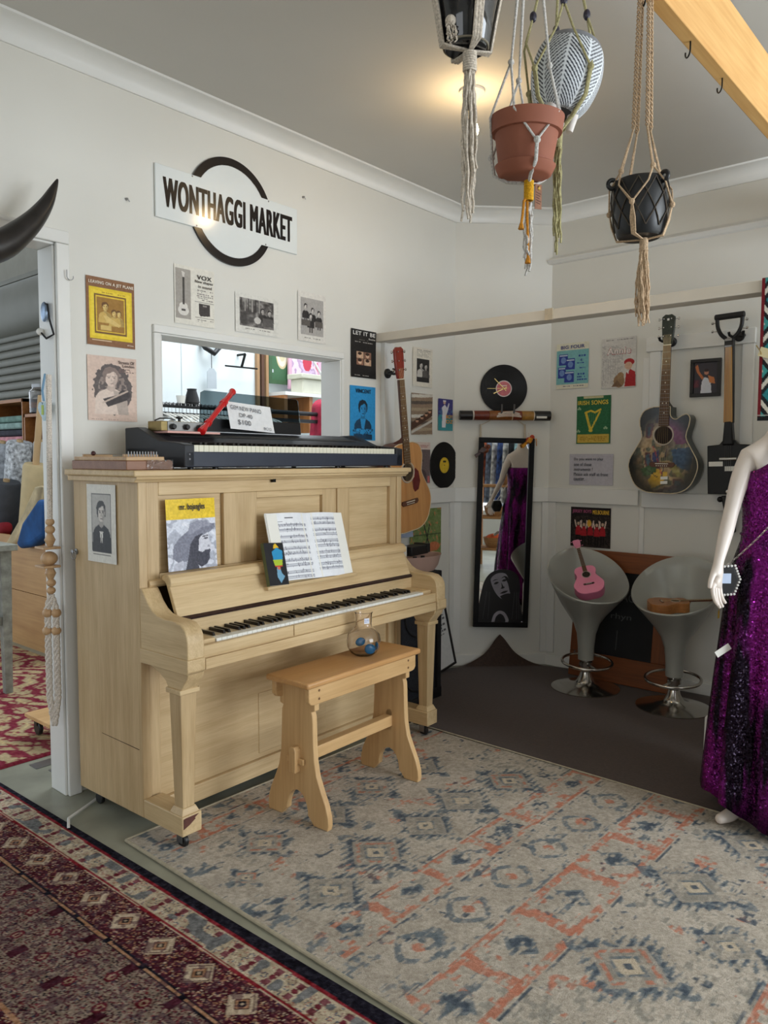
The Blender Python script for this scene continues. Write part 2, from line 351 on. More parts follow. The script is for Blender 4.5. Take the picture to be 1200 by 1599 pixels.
# dado boards and battens in the music corner
zt, zb = 1.186, 1.092; th = .022
struct('trim_3', MB().box(3.47, CA[0]-.01, YA-th, YA, zb, zt), TRIM, bevel=.003)
def cbox(mb, r0, r1, d0, d1, z0, z1):
    pts = [(r0, d0), (r1, d0), (r1, d1), (r0, d1)]
    q = [(CA[0]+CD[0]*r+CN[0]*d, CA[1]+CD[1]*r+CN[1]*d) for r, d in pts]
    return mb.prism(q, 'z', z0, z1)
struct('trim_4', cbox(MB(), 0.0, CL, 0, th, zb, zt), TRIM, bevel=.003)
yj = wallB(999, 780)[1]
struct('trim_5', MB().box(XB-th, XB, yj, 2.512, zb, zt), TRIM, bevel=.003)
struct('trim_6', MB().box(XB-th, XB, -1.0, yj-.02, zb-.008, zt-.012), TRIM, bevel=.003)
bt = MB()
bt.box(CA[0]-.05, CA[0]-.005, YA-.014, YA, .09, zb); cbox(bt, .004, .05, 0, .014, .09, zb); cbox(bt, CL-.045, CL-.003, 0, .014, .09, zb); bt.box(XB-.014, XB, 2.45, 2.505, .09, zb); bt.box(XB-.012, XB, yj-.035, yj-.005, .09, zb)
bt.box(XB-.008, XB, yj-.045, yj-.005, zt, 1.98)
struct('trim_7', bt, TRIM, bevel=.002)
bd = MB(); y0 = wallB(1012, 540)[1]; y1 = wallB(1182, 540)[1]
bd.box(XB-.025, XB, y1, y0, 2.01, 2.094); 
for xa, xb_ in ((1015, 1031), (1158, 1177)):
    a, b = wallB(xa, 640)[1], wallB(xb_, 640)[1]; bd.box(XB-.018, XB, b, a, zt, 2.01)
struct('trim_8', bd, TRIM, bevel=.003)
bb = MB().box(3.48, CA[0], YA-.016, YA, 0, .075); cbox(bb, 0, CL, 0, .016, 0, .075); bb.box(XB-.016, XB, -3.1, 2.512, 0, .075)
struct('baseboard_right', bb, TRIM, bevel=.004)
# post and rail across the front of the music corner
struct('trim_9', MB().box(3.372, 3.462, YA-.03, YA, 0, 2.04), TRIM, bevel=.003)
RAIL = M('rail_paint', (222, 214, 200), .5, var=.03, scale=6)
rl = MB().box(3.325, 3.42, .28, YA, 2.036, 2.084); struct('trim_10', rl, RAIL, bevel=.003)
yj2 = onx(858, 495, 3.34)[1]
struct('trim_11', MB().box(3.318, 3.325, yj2-.03, yj2+.012, 2.034, 2.088), M('rail_splice', (205, 190, 165), .7, var=.1, scale=30))
struct('wall_light_block', MB().box(3.33, XB, .28, .34, 0, 2.036), WHITE)     # added out of view to keep window light out of the music corner
# timber beam overhead with hooks
BEAM = wood('pine_beam', (232, 186, 118), (205, 148, 82), 'x', scale=16, rough=.55, bump=.05)
bm_ = struct('beam_timber', MB().box(-3.0, 4.6, .80, .842, 2.535, 2.752), BEAM, bevel=.003); bm_.name = 'trim_12'
def hook(x, y, z, label, sz=1.0, group='black screw hooks under the timber beam', rz=PI/4, mat=None):
    pts = [(0, 0, .006), (0, 0, -.008*sz)]+[(.010*sz*(1-math.cos(t)), 0, -.014*sz-.010*sz*math.sin(t)) for t in np.linspace(0, PI*1.1, 11)]
    o = obj('cup_hook', MB().tube(pts, .0015*sz, 6), mat or BLACKM, None, loc=(x, y, z), rot=(0, 0, rz)); return tag(o, label, 'hook', group)
p = onz(1077, 65, 2.535); hook(p[0], .82, 2.535, 'small black screw hook in the underside of the timber beam', 1.5)
p = onz(1128, 122, 2.535); hook(p[0], .82, 2.535, 'small black screw hook in the underside of the timber beam', 1.5)
# pendant bulb
BU = (2.85, 1.98, 2.80)
lt = thing('ceiling_lamp', 'bare warm glowing bulb in a batten holder on the ceiling', 'lamp', BU)
obj('lamp_holder', MB().lathe([(.055, CEILZ-BU[2]), (.055, CEILZ-BU[2]-.012), (.03, CEILZ-BU[2]-.03), (.021, CEILZ-BU[2]-.045), (.019, .045), (0, .045)], 20), M('white_bakelite', (225, 222, 214), .4), lt)
em = bpy.data.materials.new('bulb_glow'); em.use_nodes = True; eb = em.node_tree.nodes['Principled BSDF']; eb.inputs['Emission Color'].default_value = (1, .68, .33, 1); eb.inputs['Emission Strength'].default_value = 42; eb.inputs['Base Color'].default_value = (1, .9, .8, 1)
obj('bulb', MB().lathe([(0, -.036), (.016, -.032), (.028, -.018), (.031, 0), (.026, .02), (.015, .04), (.013, .055), (0, .055)], 20), em, lt, smooth=60)
pl_ = bpy.data.lights.new('bulb_light', 'POINT'); pl_.energy = 10; pl_.color = (1, .74, .42); pl_.shadow_soft_size = .035
plo = bpy.data.objects.new('bulb_light', pl_); COL.objects.link(plo); plo.location = BU
# carpet in the corner, its square corner turned up against the angled wall
CARPET = M('brown_carpet', (70, 54, 47), .95, var=.18, scale=90, bump=.5, bscale=220, sheen=.15)
n = 64; P = np.zeros((n, n, 3)); xs = np.linspace(3.03, XB-.02, n); ys = np.linspace(.36, YA-.02, n)
for i in range(n):
    for j in range(n):
        x, y = xs[j], ys[i]; d = (x-CA[0])*CN[0]+(y-CA[1])*CN[1]       # distance in front of the corner wall
        q = np.array([x, y, .008])
        lim = .05; r = (x-CA[0])*CD[0]+(y-CA[1])*CD[1]-CL/2
        s = min(1, max(0, (.16-d)/.15)); s = s*s*(3-2*s); ov = max(0, lim-d); pull = r*(.26*s+.25*math.sin(PI*min(1, ov/.37))*s)*(1 if abs(r) < .6 else 0)
        q[0] -= CD[0]*pull; q[1] -= CD[1]*pull
        if d < lim:
            over = lim-d; q[0] += CN[0]*(over)*.93; q[1] += CN[1]*over*.93
            q[0] += 0; q[2] = .008+over*.60
        P[i, j] = q
me = grid_mesh('carpet', P[::-1], np.zeros((n, n, 3))); cp = mesh_obj('floor_carpet', me, CARPET); cp['kind'] = 'structure'
so = cp.modifiers.new('thick', 'SOLIDIFY'); so.thickness = .006; so.offset = -1
# ------------------------------------------------------------------ the upright piano
OAKX = wood('limed_oak_across', (216, 190, 147), (190, 160, 116), 'x', scale=34)
OAKZ = wood('limed_oak_upright', (208, 181, 139), (178, 149, 107), 'z', scale=34)
OAKY = wood('limed_oak_deep', (214, 188, 145), (186, 157, 114), 'y', scale=34)
IVORY = M('ivory_key', (232, 232, 226), .25, var=.03, scale=20); EBONY = M('ebony_key', (28, 24, 22), .3, var=.1)
PW = 1.514
IVT = IVORY.copy(); IVT.name = 'ivory_key_tan_tail'; N = IVT.node_tree.nodes; L = IVT.node_tree.links; b_ = N['Principled BSDF']; src = b_.inputs['Base Color'].links[0].from_socket
sx = N.new('ShaderNodeSeparateXYZ'); L.new(N['Texture Coordinate'].outputs['Object'], sx.inputs[0]); gt = N.new('ShaderNodeMath'); gt.operation = 'GREATER_THAN'; gt.inputs[1].default_value = -.207; L.new(sx.outputs[1], gt.inputs[0])
mx = N.new('ShaderNodeMix'); mx.data_type = 'RGBA'; L.new(gt.outputs[0], mx.inputs[0]); L.new(src, mx.inputs[6]); mx.inputs[7].default_value = (*lin((206, 188, 158)), 1); L.new(mx.outputs[2], b_.inputs['Base Color'])  # rear of each white key tan, front end left ivory
pn = thing('upright_piano', 'pale limed oak upright piano with scrolled arms and tapered front legs', 'piano', (1.474, 2.433, 0), .031)
for s_ in (0, 1):
    X0 = 0 if not s_ else PW-.035
    sp = obj('side_panel', MB().box(X0, X0+.035, 0, .438, .065, 1.287), OAKZ, pn, bevel=.003)
    ax = 0 if not s_ else PW-.07
    arm = [(0, .69), (0, .908), (-.012, .905), (-.028, .885), (-.045, .862), (-.07, .838), (-.1, .822), (-.14, .815), (-.2, .814), (-.235, .808), (-.258, .793), (-.270, .772), (-.274, .745), (-.274, .69)]
    obj('arm', MB().prism(arm, 'x', ax, ax+.07), OAKY, pn, bevel=.004, seg=3)
    bx = ax-.004 if not s_ else ax
    obj('arm_base', MB().prism([(0, .64), (0, .692), (-.279, .692), (-.279, .65), (-.27, .64)], 'x', bx, bx+.074), OAKY, pn, bevel=.003)
    lx = .04 if not s_ else PW-.04
    br = [(-.03, .642), (-.268, .642), (-.262, .622), (-.24, .598), (-.228, .578), (-.15, .578), (-.138, .598), (-.105, .618), (-.07, .63)]
    obj('bracket', MB().prism(br, 'x', lx-.034, lx+.034), OAKY, pn, bevel=.003)
    obj('leg_cap', MB().box(lx-.042, lx+.042, -.232, -.148, .562, .58), OAKX, pn, bevel=.003)
    t, b_ = .033, .024; c = -.19
    obj('leg', MB().hexa([(lx-b_, c-b_, .155), (lx+b_, c-b_, .155), (lx+b_, c+b_, .155), (lx-b_, c+b_, .155)], [(lx-t, c-t, .562), (lx+t, c-t, .562), (lx+t, c+t, .562), (lx-t, c+t, .562)]), OAKZ, pn, bevel=.002)
    obj('leg_foot', MB().hexa([(lx-.037, c-.037, .135), (lx+.037, c-.037, .135), (lx+.037, c+.037, .135), (lx-.037, c+.037, .135)], [(lx-.027, c-.027, .158), (lx+.027, c-.027, .158), (lx+.027, c+.027, .158), (lx-.027, c+.027, .158)]), OAKX, pn, bevel=.002)
    px0 = 0 if not s_ else PW-.082
    obj('plinth_block', MB().box(px0, px0+.082, -.232, .0, .065, .135), OAKY, pn, bevel=.004)
    cs = obj('castor', MB().lathe([(.02, -.009), (.024, -.006), (.024, .006), (.02, .009)], 18, (lx, -.18, .0255), 'x'), BLACK, pn)
    obj('castor_fork', MB().box(lx-.014, lx-.011, -.19, -.16, .02, .066).box(lx+.011, lx+.014, -.19, -.16, .02, .066).box(lx-.014, lx+.014, -.19, -.16, .06, .066), STEEL, cs)
    bc = obj('castor', MB().lathe([(.02, -.009), (.024, -.006), (.024, .006), (.02, .009)], 18, (lx, .36, .0255), 'x').box(lx-.012, lx+.012, .35, .37, .04, .066), BLACK, pn)
ch = MB().prism([(.012, .130), (.068, .130), (.05, .12), (.055, .117), (.03, .102), (.004, .092), (.004, .128)], 'y', -.2325, -.2335); obj('paint_chip', ch, M('bare_dark_wood', (92, 52, 44), .7, var=.15, scale=60), pn)
obj('panel_crack', MB().prism([(.02, .313), (.27, .319), (.27, .3205), (.02, .3155)], 'x', -.0006, .001), M('crack_dark_line', (60, 40, 24), .9), pn)  # thin dark strip along the crack in the side panel
# lid and mouldings
obj('lid', MB().box(-.036, PW+.036, -.036, .44, 1.304, 1.327), OAKX, pn, bevel=.006, seg=3)
obj('lid_moulding', MB().prism([(-.012, 1.284), (-.016, 1.29), (-.026, 1.296), (-.028, 1.304), (.44, 1.304), (.44, 1.284)], 'x', -.022, PW+.022), OAKX, pn, bevel=.002)
# upper frame with three sunk panels
ft = (.006, .030)
for nm, x0, x1, z0, z1, mt in (('stile', .036, .089, .915, 1.285, OAKZ), ('stile', .387, .47, .95, 1.235, OAKZ), ('stile', 1.045, 1.127, .95, 1.235, OAKZ), ('stile', 1.43, 1.478, .915, 1.285, OAKZ), ('rail', .089, 1.43, 1.235, 1.285, OAKX), ('rail', .089, 1.43, .915, .95, OAKX)):
    obj(nm, MB().box(x0, x1, ft[0], ft[1], z0, z1), mt, pn, bevel=.003)
obj('backing_board', MB().box(.036, 1.478, .040, .052, .915, 1.287), OAKX, pn)
for x0, x1 in ((.089, .387), (1.127, 1.43)): obj('sunk_panel', MB().box(x0+.001, x1-.001, .026, .041, .951, 1.234), OAKX, pn)
for x0, x1 in ((.47, .565), (.955, 1.045)): obj('inner_stile', MB().box(x0, x1, .0155, .0405, .95, 1.235), OAKZ, pn, bevel=.002)
obj('inner_rail', MB().box(.565, .955, .0155, .0405, 1.208, 1.235), OAKX, pn, bevel=.002)
obj('sunk_panel', MB().box(.566, .954, .0325, .041, .951, 1.207), OAKX, pn)
obj('base_moulding', MB().prism([(-.006, .905), (-.012, .915), (-.008, .928), (.016, .935), (.05, .935), (.05, .905)], 'x', .036, PW-.036), OAKX, pn, bevel=.002)
obj('lid_catch', MB().box(.63, .645, -.014, .0, 1.272, 1.285), BLACKM, pn)
# fall board, hinge, desk
obj('fall_board', MB().prism([(-.1, .803), (-.118, .806), (-.062, .935), (-.044, .93)], 'x', .076, PW-.076), OAKX, pn, bevel=.003)
obj('fall_roll', MB().prism([(-.085, .912), (-.088, .925), (-.082, .942), (-.068, .953), (-.05, .955), (-.034, .948), (-.03, .935), (-.05, .928), (-.064, .912)], 'x', .07, PW-.07), OAKX, pn, bevel=.003)
obj('hinge', MB().prism([(-.126, .792), (-.128, .8), (-.117, .807), (-.1, .802), (-.1, .792)], 'x', .076, PW-.076), M('hinge_bronze', (66, 46, 42), .4, .5, var=.2, scale=40), pn)
obj('name_board', MB().box(.07, PW-.07, -.118, -.1, .735, .795), OAKX, pn)
obj('music_ledge', MB().prism([(-.09, .845), (-.122, .846), (-.124, .858), (-.118, .862), (-.086, .857)], 'x', .50, 1.035), OAKX, pn, bevel=.002)
# key bed and keys
obj('key_bed', MB().box(.07, PW-.07, -.262, .03, .640, .69), OAKX, pn, bevel=.003)
obj('key_slip', MB().box(.071, .498, -.268, -.248, .687, .7285), OAKX, pn, bevel=.002)
obj('key_slip', MB().box(.502, PW-.071, -.268, -.248, .687, .7285), OAKX, pn, bevel=.002)
obj('slip_rail', MB().box(.075, PW-.075, -.274, -.255, .646, .684), OAKX, pn, bevel=.002)
K0, K1 = .145, 1.372; kw = (K1-K0)/52
for x0, x1 in ((.072, K0-.001), (K1+.001, PW-.072)): obj('key_block', MB().box(x0, x1, -.24, -.118, .69, .742), OAKX, pn, bevel=.004)
obj('key_frame', MB().box(K0, K1, -.235, -.12, .69, .718), M('key_felt', (120, 60, 50), .9), pn)
wk = obj('white_key', MB().box(.0005, kw-.0005, -.245, -.118, .716, .738), IVT, pn, bevel=.0008, seg=1); wk.location.x = K0
for i in range(1, 52): c = wk.copy(); COL.objects.link(c); c.location.x = K0+i*kw
bk = None
for i in range(51):
    if (i % 7) in (1, 4): continue          # B-C and E-F gaps, first key is A
    x = K0+(i+1)*kw
    if bk is None: bk = c = obj('black_key', MB().hexa([(-.0055, -.205, .735), (.0055, -.205, .735), (.0055, -.118, .735), (-.0055, -.118, .735)], [(-.0042, -.197, .75), (.0042, -.197, .75), (.0048, -.118, .75), (-.0048, -.118, .75)]), EBONY, pn, bevel=.001, seg=1)
    else: c = bk.copy(); COL.objects.link(c)
    c.location.x = x
# lower case
obj('lower_panel', MB().box(.035, PW-.035, .03, .05, .105, .64), OAKX, pn)
obj('lower_panel_field', MB().box(.577, .985, .025, .035, .125, .385), OAKX, pn, bevel=.003)
obj('lower_stile', MB().box(.035, .085, .012, .032, .105, .64), OAKZ, pn, bevel=.002); obj('lower_stile', MB().box(PW-.085, PW-.035, .012, .032, .105, .64), OAKZ, pn, bevel=.002)
obj('bottom_rail', MB().box(.035, PW-.035, .012, .035, .036, .104), OAKX, pn, bevel=.003)
obj('back_board', MB().box(.035, PW-.035, .40, .43, .07, 1.285), OAKZ, pn)
# lock ring on the side
kr = obj('lock_knob', MB().lathe([(.012, 0), (.012, -.004), (.006, -.008), (.006, -.016), (.010, -.02), (0, -.022)], 14, (0, .424, 1.006), 'x'), STEEL, pn)
obj('ring', MB().tube([(-.018, .424+.016*math.cos(t)-.01, 1.0+.016*math.sin(t)-.006) for t in np.linspace(0, 2*PI, 17)[:-1]], .0018, 6, closed=True), STEEL, kr)
def pian(u, v, z):      # piano coordinates to the room
    c, s_ = math.cos(.031), math.sin(.031); return (1.474+u*c-v*s_, 2.433+u*s_+v*c, z)
# printed portrait card taped to the side
p = Pic(1.5, (228, 224, 214), 60); p.rect(.17, .12, .84, .86, (40, 38, 38)); p.rect(.19, .135, .82, .845, (186, 182, 176)); figure(p, .5, .36, .95, (214, 206, 198), (44, 40, 38), (40, 38, 40)); p.poly([(.44, .60), (.5, .84), (.56, .60)], (230, 226, 220)); p.poly([(.49, .62), (.47, .84), (.53, .84)], (30, 28, 28)); p.rect(.2, .89, .8, .905, (90, 86, 80)); p.grain(14)
o = sheet('portrait_card', p, .196, .292, print_mat('print_gloss', .35), None); o.location = pian(-.004, .233, 1.126); o.rotation_euler = (0, 0, .031-PI/2)
tag(o, 'narrow white card with a framed photograph of a man on the piano side', 'print')
# sheet music cover standing on the fall
p = Pic(1.2, (190, 192, 204), 90); p.rect(0, 0, 1, .29, (236, 200, 38)); 
p.blotch(0, .29, 1, 1, [(228, 230, 240), (214, 218, 230), (176, 180, 194), (222, 224, 236)], 5, 8)
D_ = (62, 62, 76); p.poly([(.10, .82), (.12, .66), (.22, .56), (.44, .44), (.70, .38), (.96, .37), (.98, .43), (.84, .50), (.62, .55), (.50, .64), (.46, .80), (.36, .88), (.2, .88)], (126, 128, 144)); p.poly([(.40, .52), (.46, .36), (.62, .31), (.82, .33), (.90, .40), (.70, .42), (.5, .5)], (150, 152, 168)); p.poly([(.46, .64), (.56, .54), (.72, .50), (.64, .58), (.62, .72), (.58, .88), (.62, 1), (.34, 1), (.40, .84)], D_); p.poly([(.64, .57), (.82, .49), (.845, .56), (.85, .60), (.90, .675), (.86, .70), (.865, .73), (.84, .75), (.855, .775), (.82, .80), (.74, .80), (.62, .74)], (214, 214, 224)); p.poly([(.60, .74), (.70, .77), (.76, .74), (.86, .735), (.87, .76), (.84, .80), (.85, .86), (.78, .94), (.66, .98), (.56, .92)], D_); p.poly([(.72, .575), (.80, .56), (.83, .575), (.78, .59)], D_); p.poly([(.70, .545), (.82, .53), (.83, .542), (.71, .56)], D_); p.poly([(.86, .70), (.80, .70), (.83, .66)], (150, 150, 164)); p.poly([(.12, .9), (.3, .86), (.32, .94), (.2, 1), (.1, 1)], (190, 192, 206)); p.grain(30, 40)
o = sheet('sheet_music_cover', p, .222, .265, print_mat('print_gloss', .35), None); o.location = pian(.222, -.008, 1.0865); o.rotation_euler = (-.06, 0, .031)
letter(o, 'mr. bojangles', -.055, .085, .115, .03, ink(40, 34, 24), -.007)
tag(o, 'yellow topped music cover with a hatted profile standing on the piano fall', 'sheet music')
# open music book on the ledge
bkth = thing('music_book', 'open white book of printed piano music on the piano ledge', 'book', pian(.79, -.105, .862), rot=(-.30, math.radians(2.5), .031))
def staves(seed, title):
    p = Pic(1.25, (238, 240, 244), 110); r = np.random.default_rng(seed); y = .17 if title else .08
    if title: p.rect(.42, .07, .62, .085, (70, 70, 80)); p.rect(.2, .13, .36, .14, (120, 120, 130))
    while y < .93:
        for st in range(2):
            for k in range(5): p.c[min(p.h-1, int((y+k*.009)*p.h)), int(.1*p.w):int(.94*p.w)] = (178, 180, 190)
            for k in range(26):
                x = .11+.82*r.random(); yy = y+(r.random()*.05-.01); p.rect(x, yy, x+.012, yy+.009, (60, 60, 70)); p.rect(x+.008, yy-.02, x+.012, yy, (120, 120, 130))
            y += .072
        y += .03
    return p
for s_ in (-1, 1):
    p = staves(3+s_, s_ < 0); h, w_ = p.h, p.w; u = np.linspace(0, 1, w_); hh = .285; pw = .232
    if s_ < 0: u = u[::-1]
    X = (s_*pw*u)[None].repeat(h, 0); Y = (-.012-.022*np.sin(PI*np.minimum(1, u*1.15))*.8*(u < .9)+.006*u)[None].repeat(h, 0); Z = (np.linspace(hh, 0, h)[:, None]).repeat(w_, 1)
    mesh_obj('page', grid_mesh('page', np.stack([X, Y*.6, Z], -1), p.c), print_mat(), bkth)
obj('cover', MB().box(-.234, .234, -.003, .0005, 0, .283), M('book_cover', (210, 206, 196), .6), bkth)
obj('page_block', MB().prism([(-.231, -.003), (.231, -.003), (.228, -.008), (.03, -.012), (0, -.004), (-.03, -.012), (-.228, -.008)], 'z', .001, .282), PAPER, bkth)
# small dark song book in front
p = Pic(1.45, (42, 42, 46), 50); p.poly([(.35, .22), (.62, .12), (.9, .2), (.86, .4), (.4, .44)], (52, 150, 200)); p.poly([(.36, .4), (.84, .4), (.8, .56), (.42, .56)], (176, 200, 60)); p.poly([(.5, .06), (.6, .02), (.75, .12), (.45, .14)], (230, 190, 50)); p.poly([(.5, .56), (.66, .56), (.7, .72), (.84, .8), (.6, .95), (.45, .8)], (120, 170, 200)); p.ell(.6, .6, .08, .04, (220, 120, 90)); p.rect(.42, .54, .8, .57, (200, 60, 50))
sb = thing('song_book', 'small thick black song book with a bright cover figure leaning on the open music', 'book', pian(.548, -.137, .864), rot=(-.26, math.radians(4), .031+.12))
c = sheet('cover', p, .118, .172, print_mat('print_gloss', .35), sb, curl=.0005); c.location = (0, -.0012, .087)
obj('page_block', MB().box(-.058, .058, 0, .014, .001, .172), PAPER, sb); obj('spine', MB().box(-.0595, -.0575, -.0008, .0148, 0, .173), M('green_spine', (84, 92, 56), .5), sb)
# ---------------------------------------------------------------- digital piano on the lid
DPB = M('stage_piano_case', (34, 36, 42), .5, var=.08, scale=30); DPF = M('stage_piano_front', (46, 52, 66), .42, var=.05)
dp = thing('digital_piano', 'long dark charcoal digital piano lying on top of the upright piano', 'digital piano', pian(.215, .025, 1.327), .031+.008)
DW = 1.345
obj('case', MB().box(0, DW, .0, .375, .008, .05).box(0, DW, .17, .375, .05, .085), DPB, dp, bevel=.004)
obj('front_panel', MB().box(.002, DW-.002, -.006, .002, .01, .068), DPF, dp, bevel=.003)
obj('top_panel', MB().prism([(.14, .098), (.16, .085), (.375, .085), (.375, .158), (.365, .162), (.20, .128)], 'x', .012, DW-.03), DPB, dp, bevel=.003)
for x0, x1 in ((0, .05), (DW-.05, DW)):
    obj('end_cheek', MB().prism([(-.006, .01), (-.006, .094), (.03, .101), (.16, .112), (.30, .166), (.385, .164), (.385, .01)], 'x', x0, x1 if x0 else .046), DPB if x0 == 0 else DPB, dp, bevel=.004)
obj('vent_strip', MB().prism([(.205, .1305), (.25, .140), (.25, .1415), (.205, .132)], 'x', .09, DW-.12), M('vent_black', (52, 52, 50), .8, var=.4, scale=180), dp)
dk0, dk1 = .052, DW-.052; dkw = (dk1-dk0)/52
DKEY = M('aged_plastic_key', (232, 228, 208), .35, var=.03)
wk = obj('white_key', MB().box(.0006, dkw-.0006, .006, .15, .06, .0935), DKEY, dp, bevel=.001, seg=1); wk.location.x = dk0
for i in range(1, 52): c = wk.copy(); COL.objects.link(c); c.location.x = dk0+i*dkw
bk = None
for i in range(51):
    if (i % 7) in (1, 4): continue
    if bk is None: bk = c = obj('black_key', MB().box(-.006, .006, .055, .15, .09, .106), EBONY, dp, bevel=.001, seg=1)
    else: c = bk.copy(); COL.objects.link(c)
    c.location.x = dk0+(i+1)*dkw
for x in (.06, .18, .9, DW-.08): obj('foot', MB().lathe([(.012, 0), (.012, .009)], 12, (x, .04, 0)).lathe([(.012, 0), (.012, .009)], 12, (x, .33, 0)), BLACK, dp)
obj('jack_socket', MB().lathe([(.004, 0), (.004, -.002)], 10, (.022, -.006, .04), 'y').lathe([(.003, 0), (.003, -.002)], 10, (.022, -.006, .058), 'y'), M('jack', (120, 120, 125), .4), dp)
SMOKE = M('smoked_acrylic', (112, 126, 130), .02, var=.02, trans=1.0, ior=1.08)
md = thing('music_stand', 'clear smoked acrylic music rest standing on the digital piano', 'music stand', pian(.55, .37, 1.489), .031)
obj('panel', MB().prism([(.0, .0), (.62, 0), (.60, .165), (.585, .172), (.03, .178), (.01, .168)], 'y', -.002, .003), SMOKE, md, bevel=.001)
obj('foot_rail', MB().box(.03, .6, -.016, .008, -.001, .055), M('stand_foot', (24, 24, 26), .35), md)
# price card
cdp = Pic(.52, (238, 239, 240), 70); cdp.grain(4)
pc = sheet('price_card', cdp, .262, .128, print_mat(), None, .002); pc.location = pian(.80, .318, 1.556); pc.rotation_euler = (-.30, math.radians(3), .031)
HAND = ink(96, 100, 108)
[letter(pc, s_, x, z, w_, h_, HAND, -.005, .03, bold=0) for s_, x, z, w_, h_ in (('GEM NEW PIANO', -.115, .028, .18, .020), ('DP-40', -.07, -.006, .075, .019), ('$100', -.085, -.044, .075, .026), ('BC12', .065, -.055, .045, .013))]
tag(pc, 'white hand-lettered price card propped on the digital piano', 'price card')
# red recorder
rd = thing('recorder', 'shiny red plastic recorder leaning up against the music rest', 'recorder')
a = np.array(pian(.43, .20, 1.478)); b = np.array(pian(.725, .352, 1.672)); RED = M('red_plastic', (206, 22, 26), .16, var=.03, coat=.4)
d = b-a; L_ = np.linalg.norm(d); q = Vector(d).to_track_quat('Z', 'X'); rd.location = a; rd.rotation_mode = 'QUATERNION'; rd.rotation_quaternion = q
obj('foot_joint', MB().lathe([(.012, 0), (.0175, .004), (.017, .02), (.012, .045), (.0115, .07), (.016, .072), (.016, .088), (.0125, .092)], 18), RED, rd, smooth=40)
obj('body', MB().lathe([(.0125, .09), (.0115, .12), (.013, L_-.13), (.017, L_-.128), (.017, L_-.108), (.0135, L_-.104)], 18), RED, rd, smooth=40)
obj('head_joint', MB().lathe([(.0135, L_-.106), (.0125, L_-.07), (.014, L_-.04), (.011, L_-.032), (.017, L_-.012), (.016, L_-.003), (.006, L_)], 18), RED, rd, smooth=40)
# little metal box of knobs at the end of the digital piano
mb_ = thing('knob_box', 'small brass sided effects box with black knobs on the digital piano', 'effects box', pian(.262, .235, 1.4705), .031)
obj('case', MB().box(0, .22, 0, .09, .008, .048), M('brushed_gold', (150, 132, 88), .35, .8, var=.1, scale=50), mb_, bevel=.003)
obj('face', MB().box(.03, .218, -.003, .001, .01, .046), M('grey_face', (150, 150, 148), .4, .5), mb_)
for x in (.05, .115, .18): obj('knob', MB().lathe([(.011, 0), (.0125, -.012), (.009, -.02)], 14, (x, -.003, .026), 'y'), BLACK, mb_)
obj('top_knob', MB().lathe([(.006, .048), (.006, .06), (.014, .064), (.014, .07)], 14, (.12, .045, 0)), BLACK, mb_)
obj('base', MB().box(.01, .27, -.03, .09, 0, .008), M('pink_card', (220, 170, 160), .6), mb_)
obj('lead', MB().tube([(.0, .04, .05), (.03, .05, .06), (.08, .05, .062), (.1, .045, .055)], .003, 6), BLACK, mb_)
# zither in torn wrapping at the end of the lid
zi = thing('zither', 'small wooden zither with tuning pins in torn plastic on the piano lid', 'zither', pian(-.03, .02, 1.327), .031)
TAN = wood('zither_wood', (206, 172, 128), (170, 132, 92), 'x', 30); BRN = wood('zither_side', (150, 108, 82), (122, 82, 60), 'x', 30)
obj('body', MB().prism([(-.0, 0), (.19, .0), (.215, .05), (.17, .33), (-.0, .37)], 'z', .0, .034), BRN, zi, bevel=.003)
obj('soundboard', MB().prism([(.004, .006), (.16, .006), (.17, .05), (.14, .32), (.004, .36)], 'z', .034, .048), TAN, zi, bevel=.002)
obj('bridge', MB().box(.01, .15, .03, .04, .048, .056).box(.01, .13, .30, .31, .048, .056), TAN, zi)
zs_ = MB(); [zs_.tube([(.02+.01*k, .02, .057), (.02+.009*k, .33, .057)], .0006, 4) for k in range(12)]; obj('strings', zs_, STEEL, zi)
pin = None
for k in range(11):
    pm = obj('tuning_pin', MB().lathe([(.0025, .048), (.0025, .066), (0, .067)], 8), STEEL, zi) if pin is None else pin.copy()
    if pin is not None: COL.objects.link(pm)
    pin = pin or pm; pm.location = (.02+.0115*k, .018, 0)
obj('finial', MB().ball((.02, .25, .06), .009).ball((.135, .05, .06), .009), M('dark_red_bead', (70, 28, 30), .3), zi)
wrapm = MB(); gx, gy = 14, 5
for i in range(gx):
    for j in range(gy): wrapm.v.append((.08+.11*i/(gx-1), -.0035-.004*random.random(), .002+.034*j/(gy-1)+.002*random.random()))
for i in range(gx-1):
    for j in range(gy-1): wrapm.f.append((i*gy+j, (i+1)*gy+j, (i+1)*gy+j+1, i*gy+j+1))
obj('plastic_wrap', wrapm, M('clear_plastic', (240, 238, 236), .06, trans=.95, ior=1.3), zi, smooth=0)
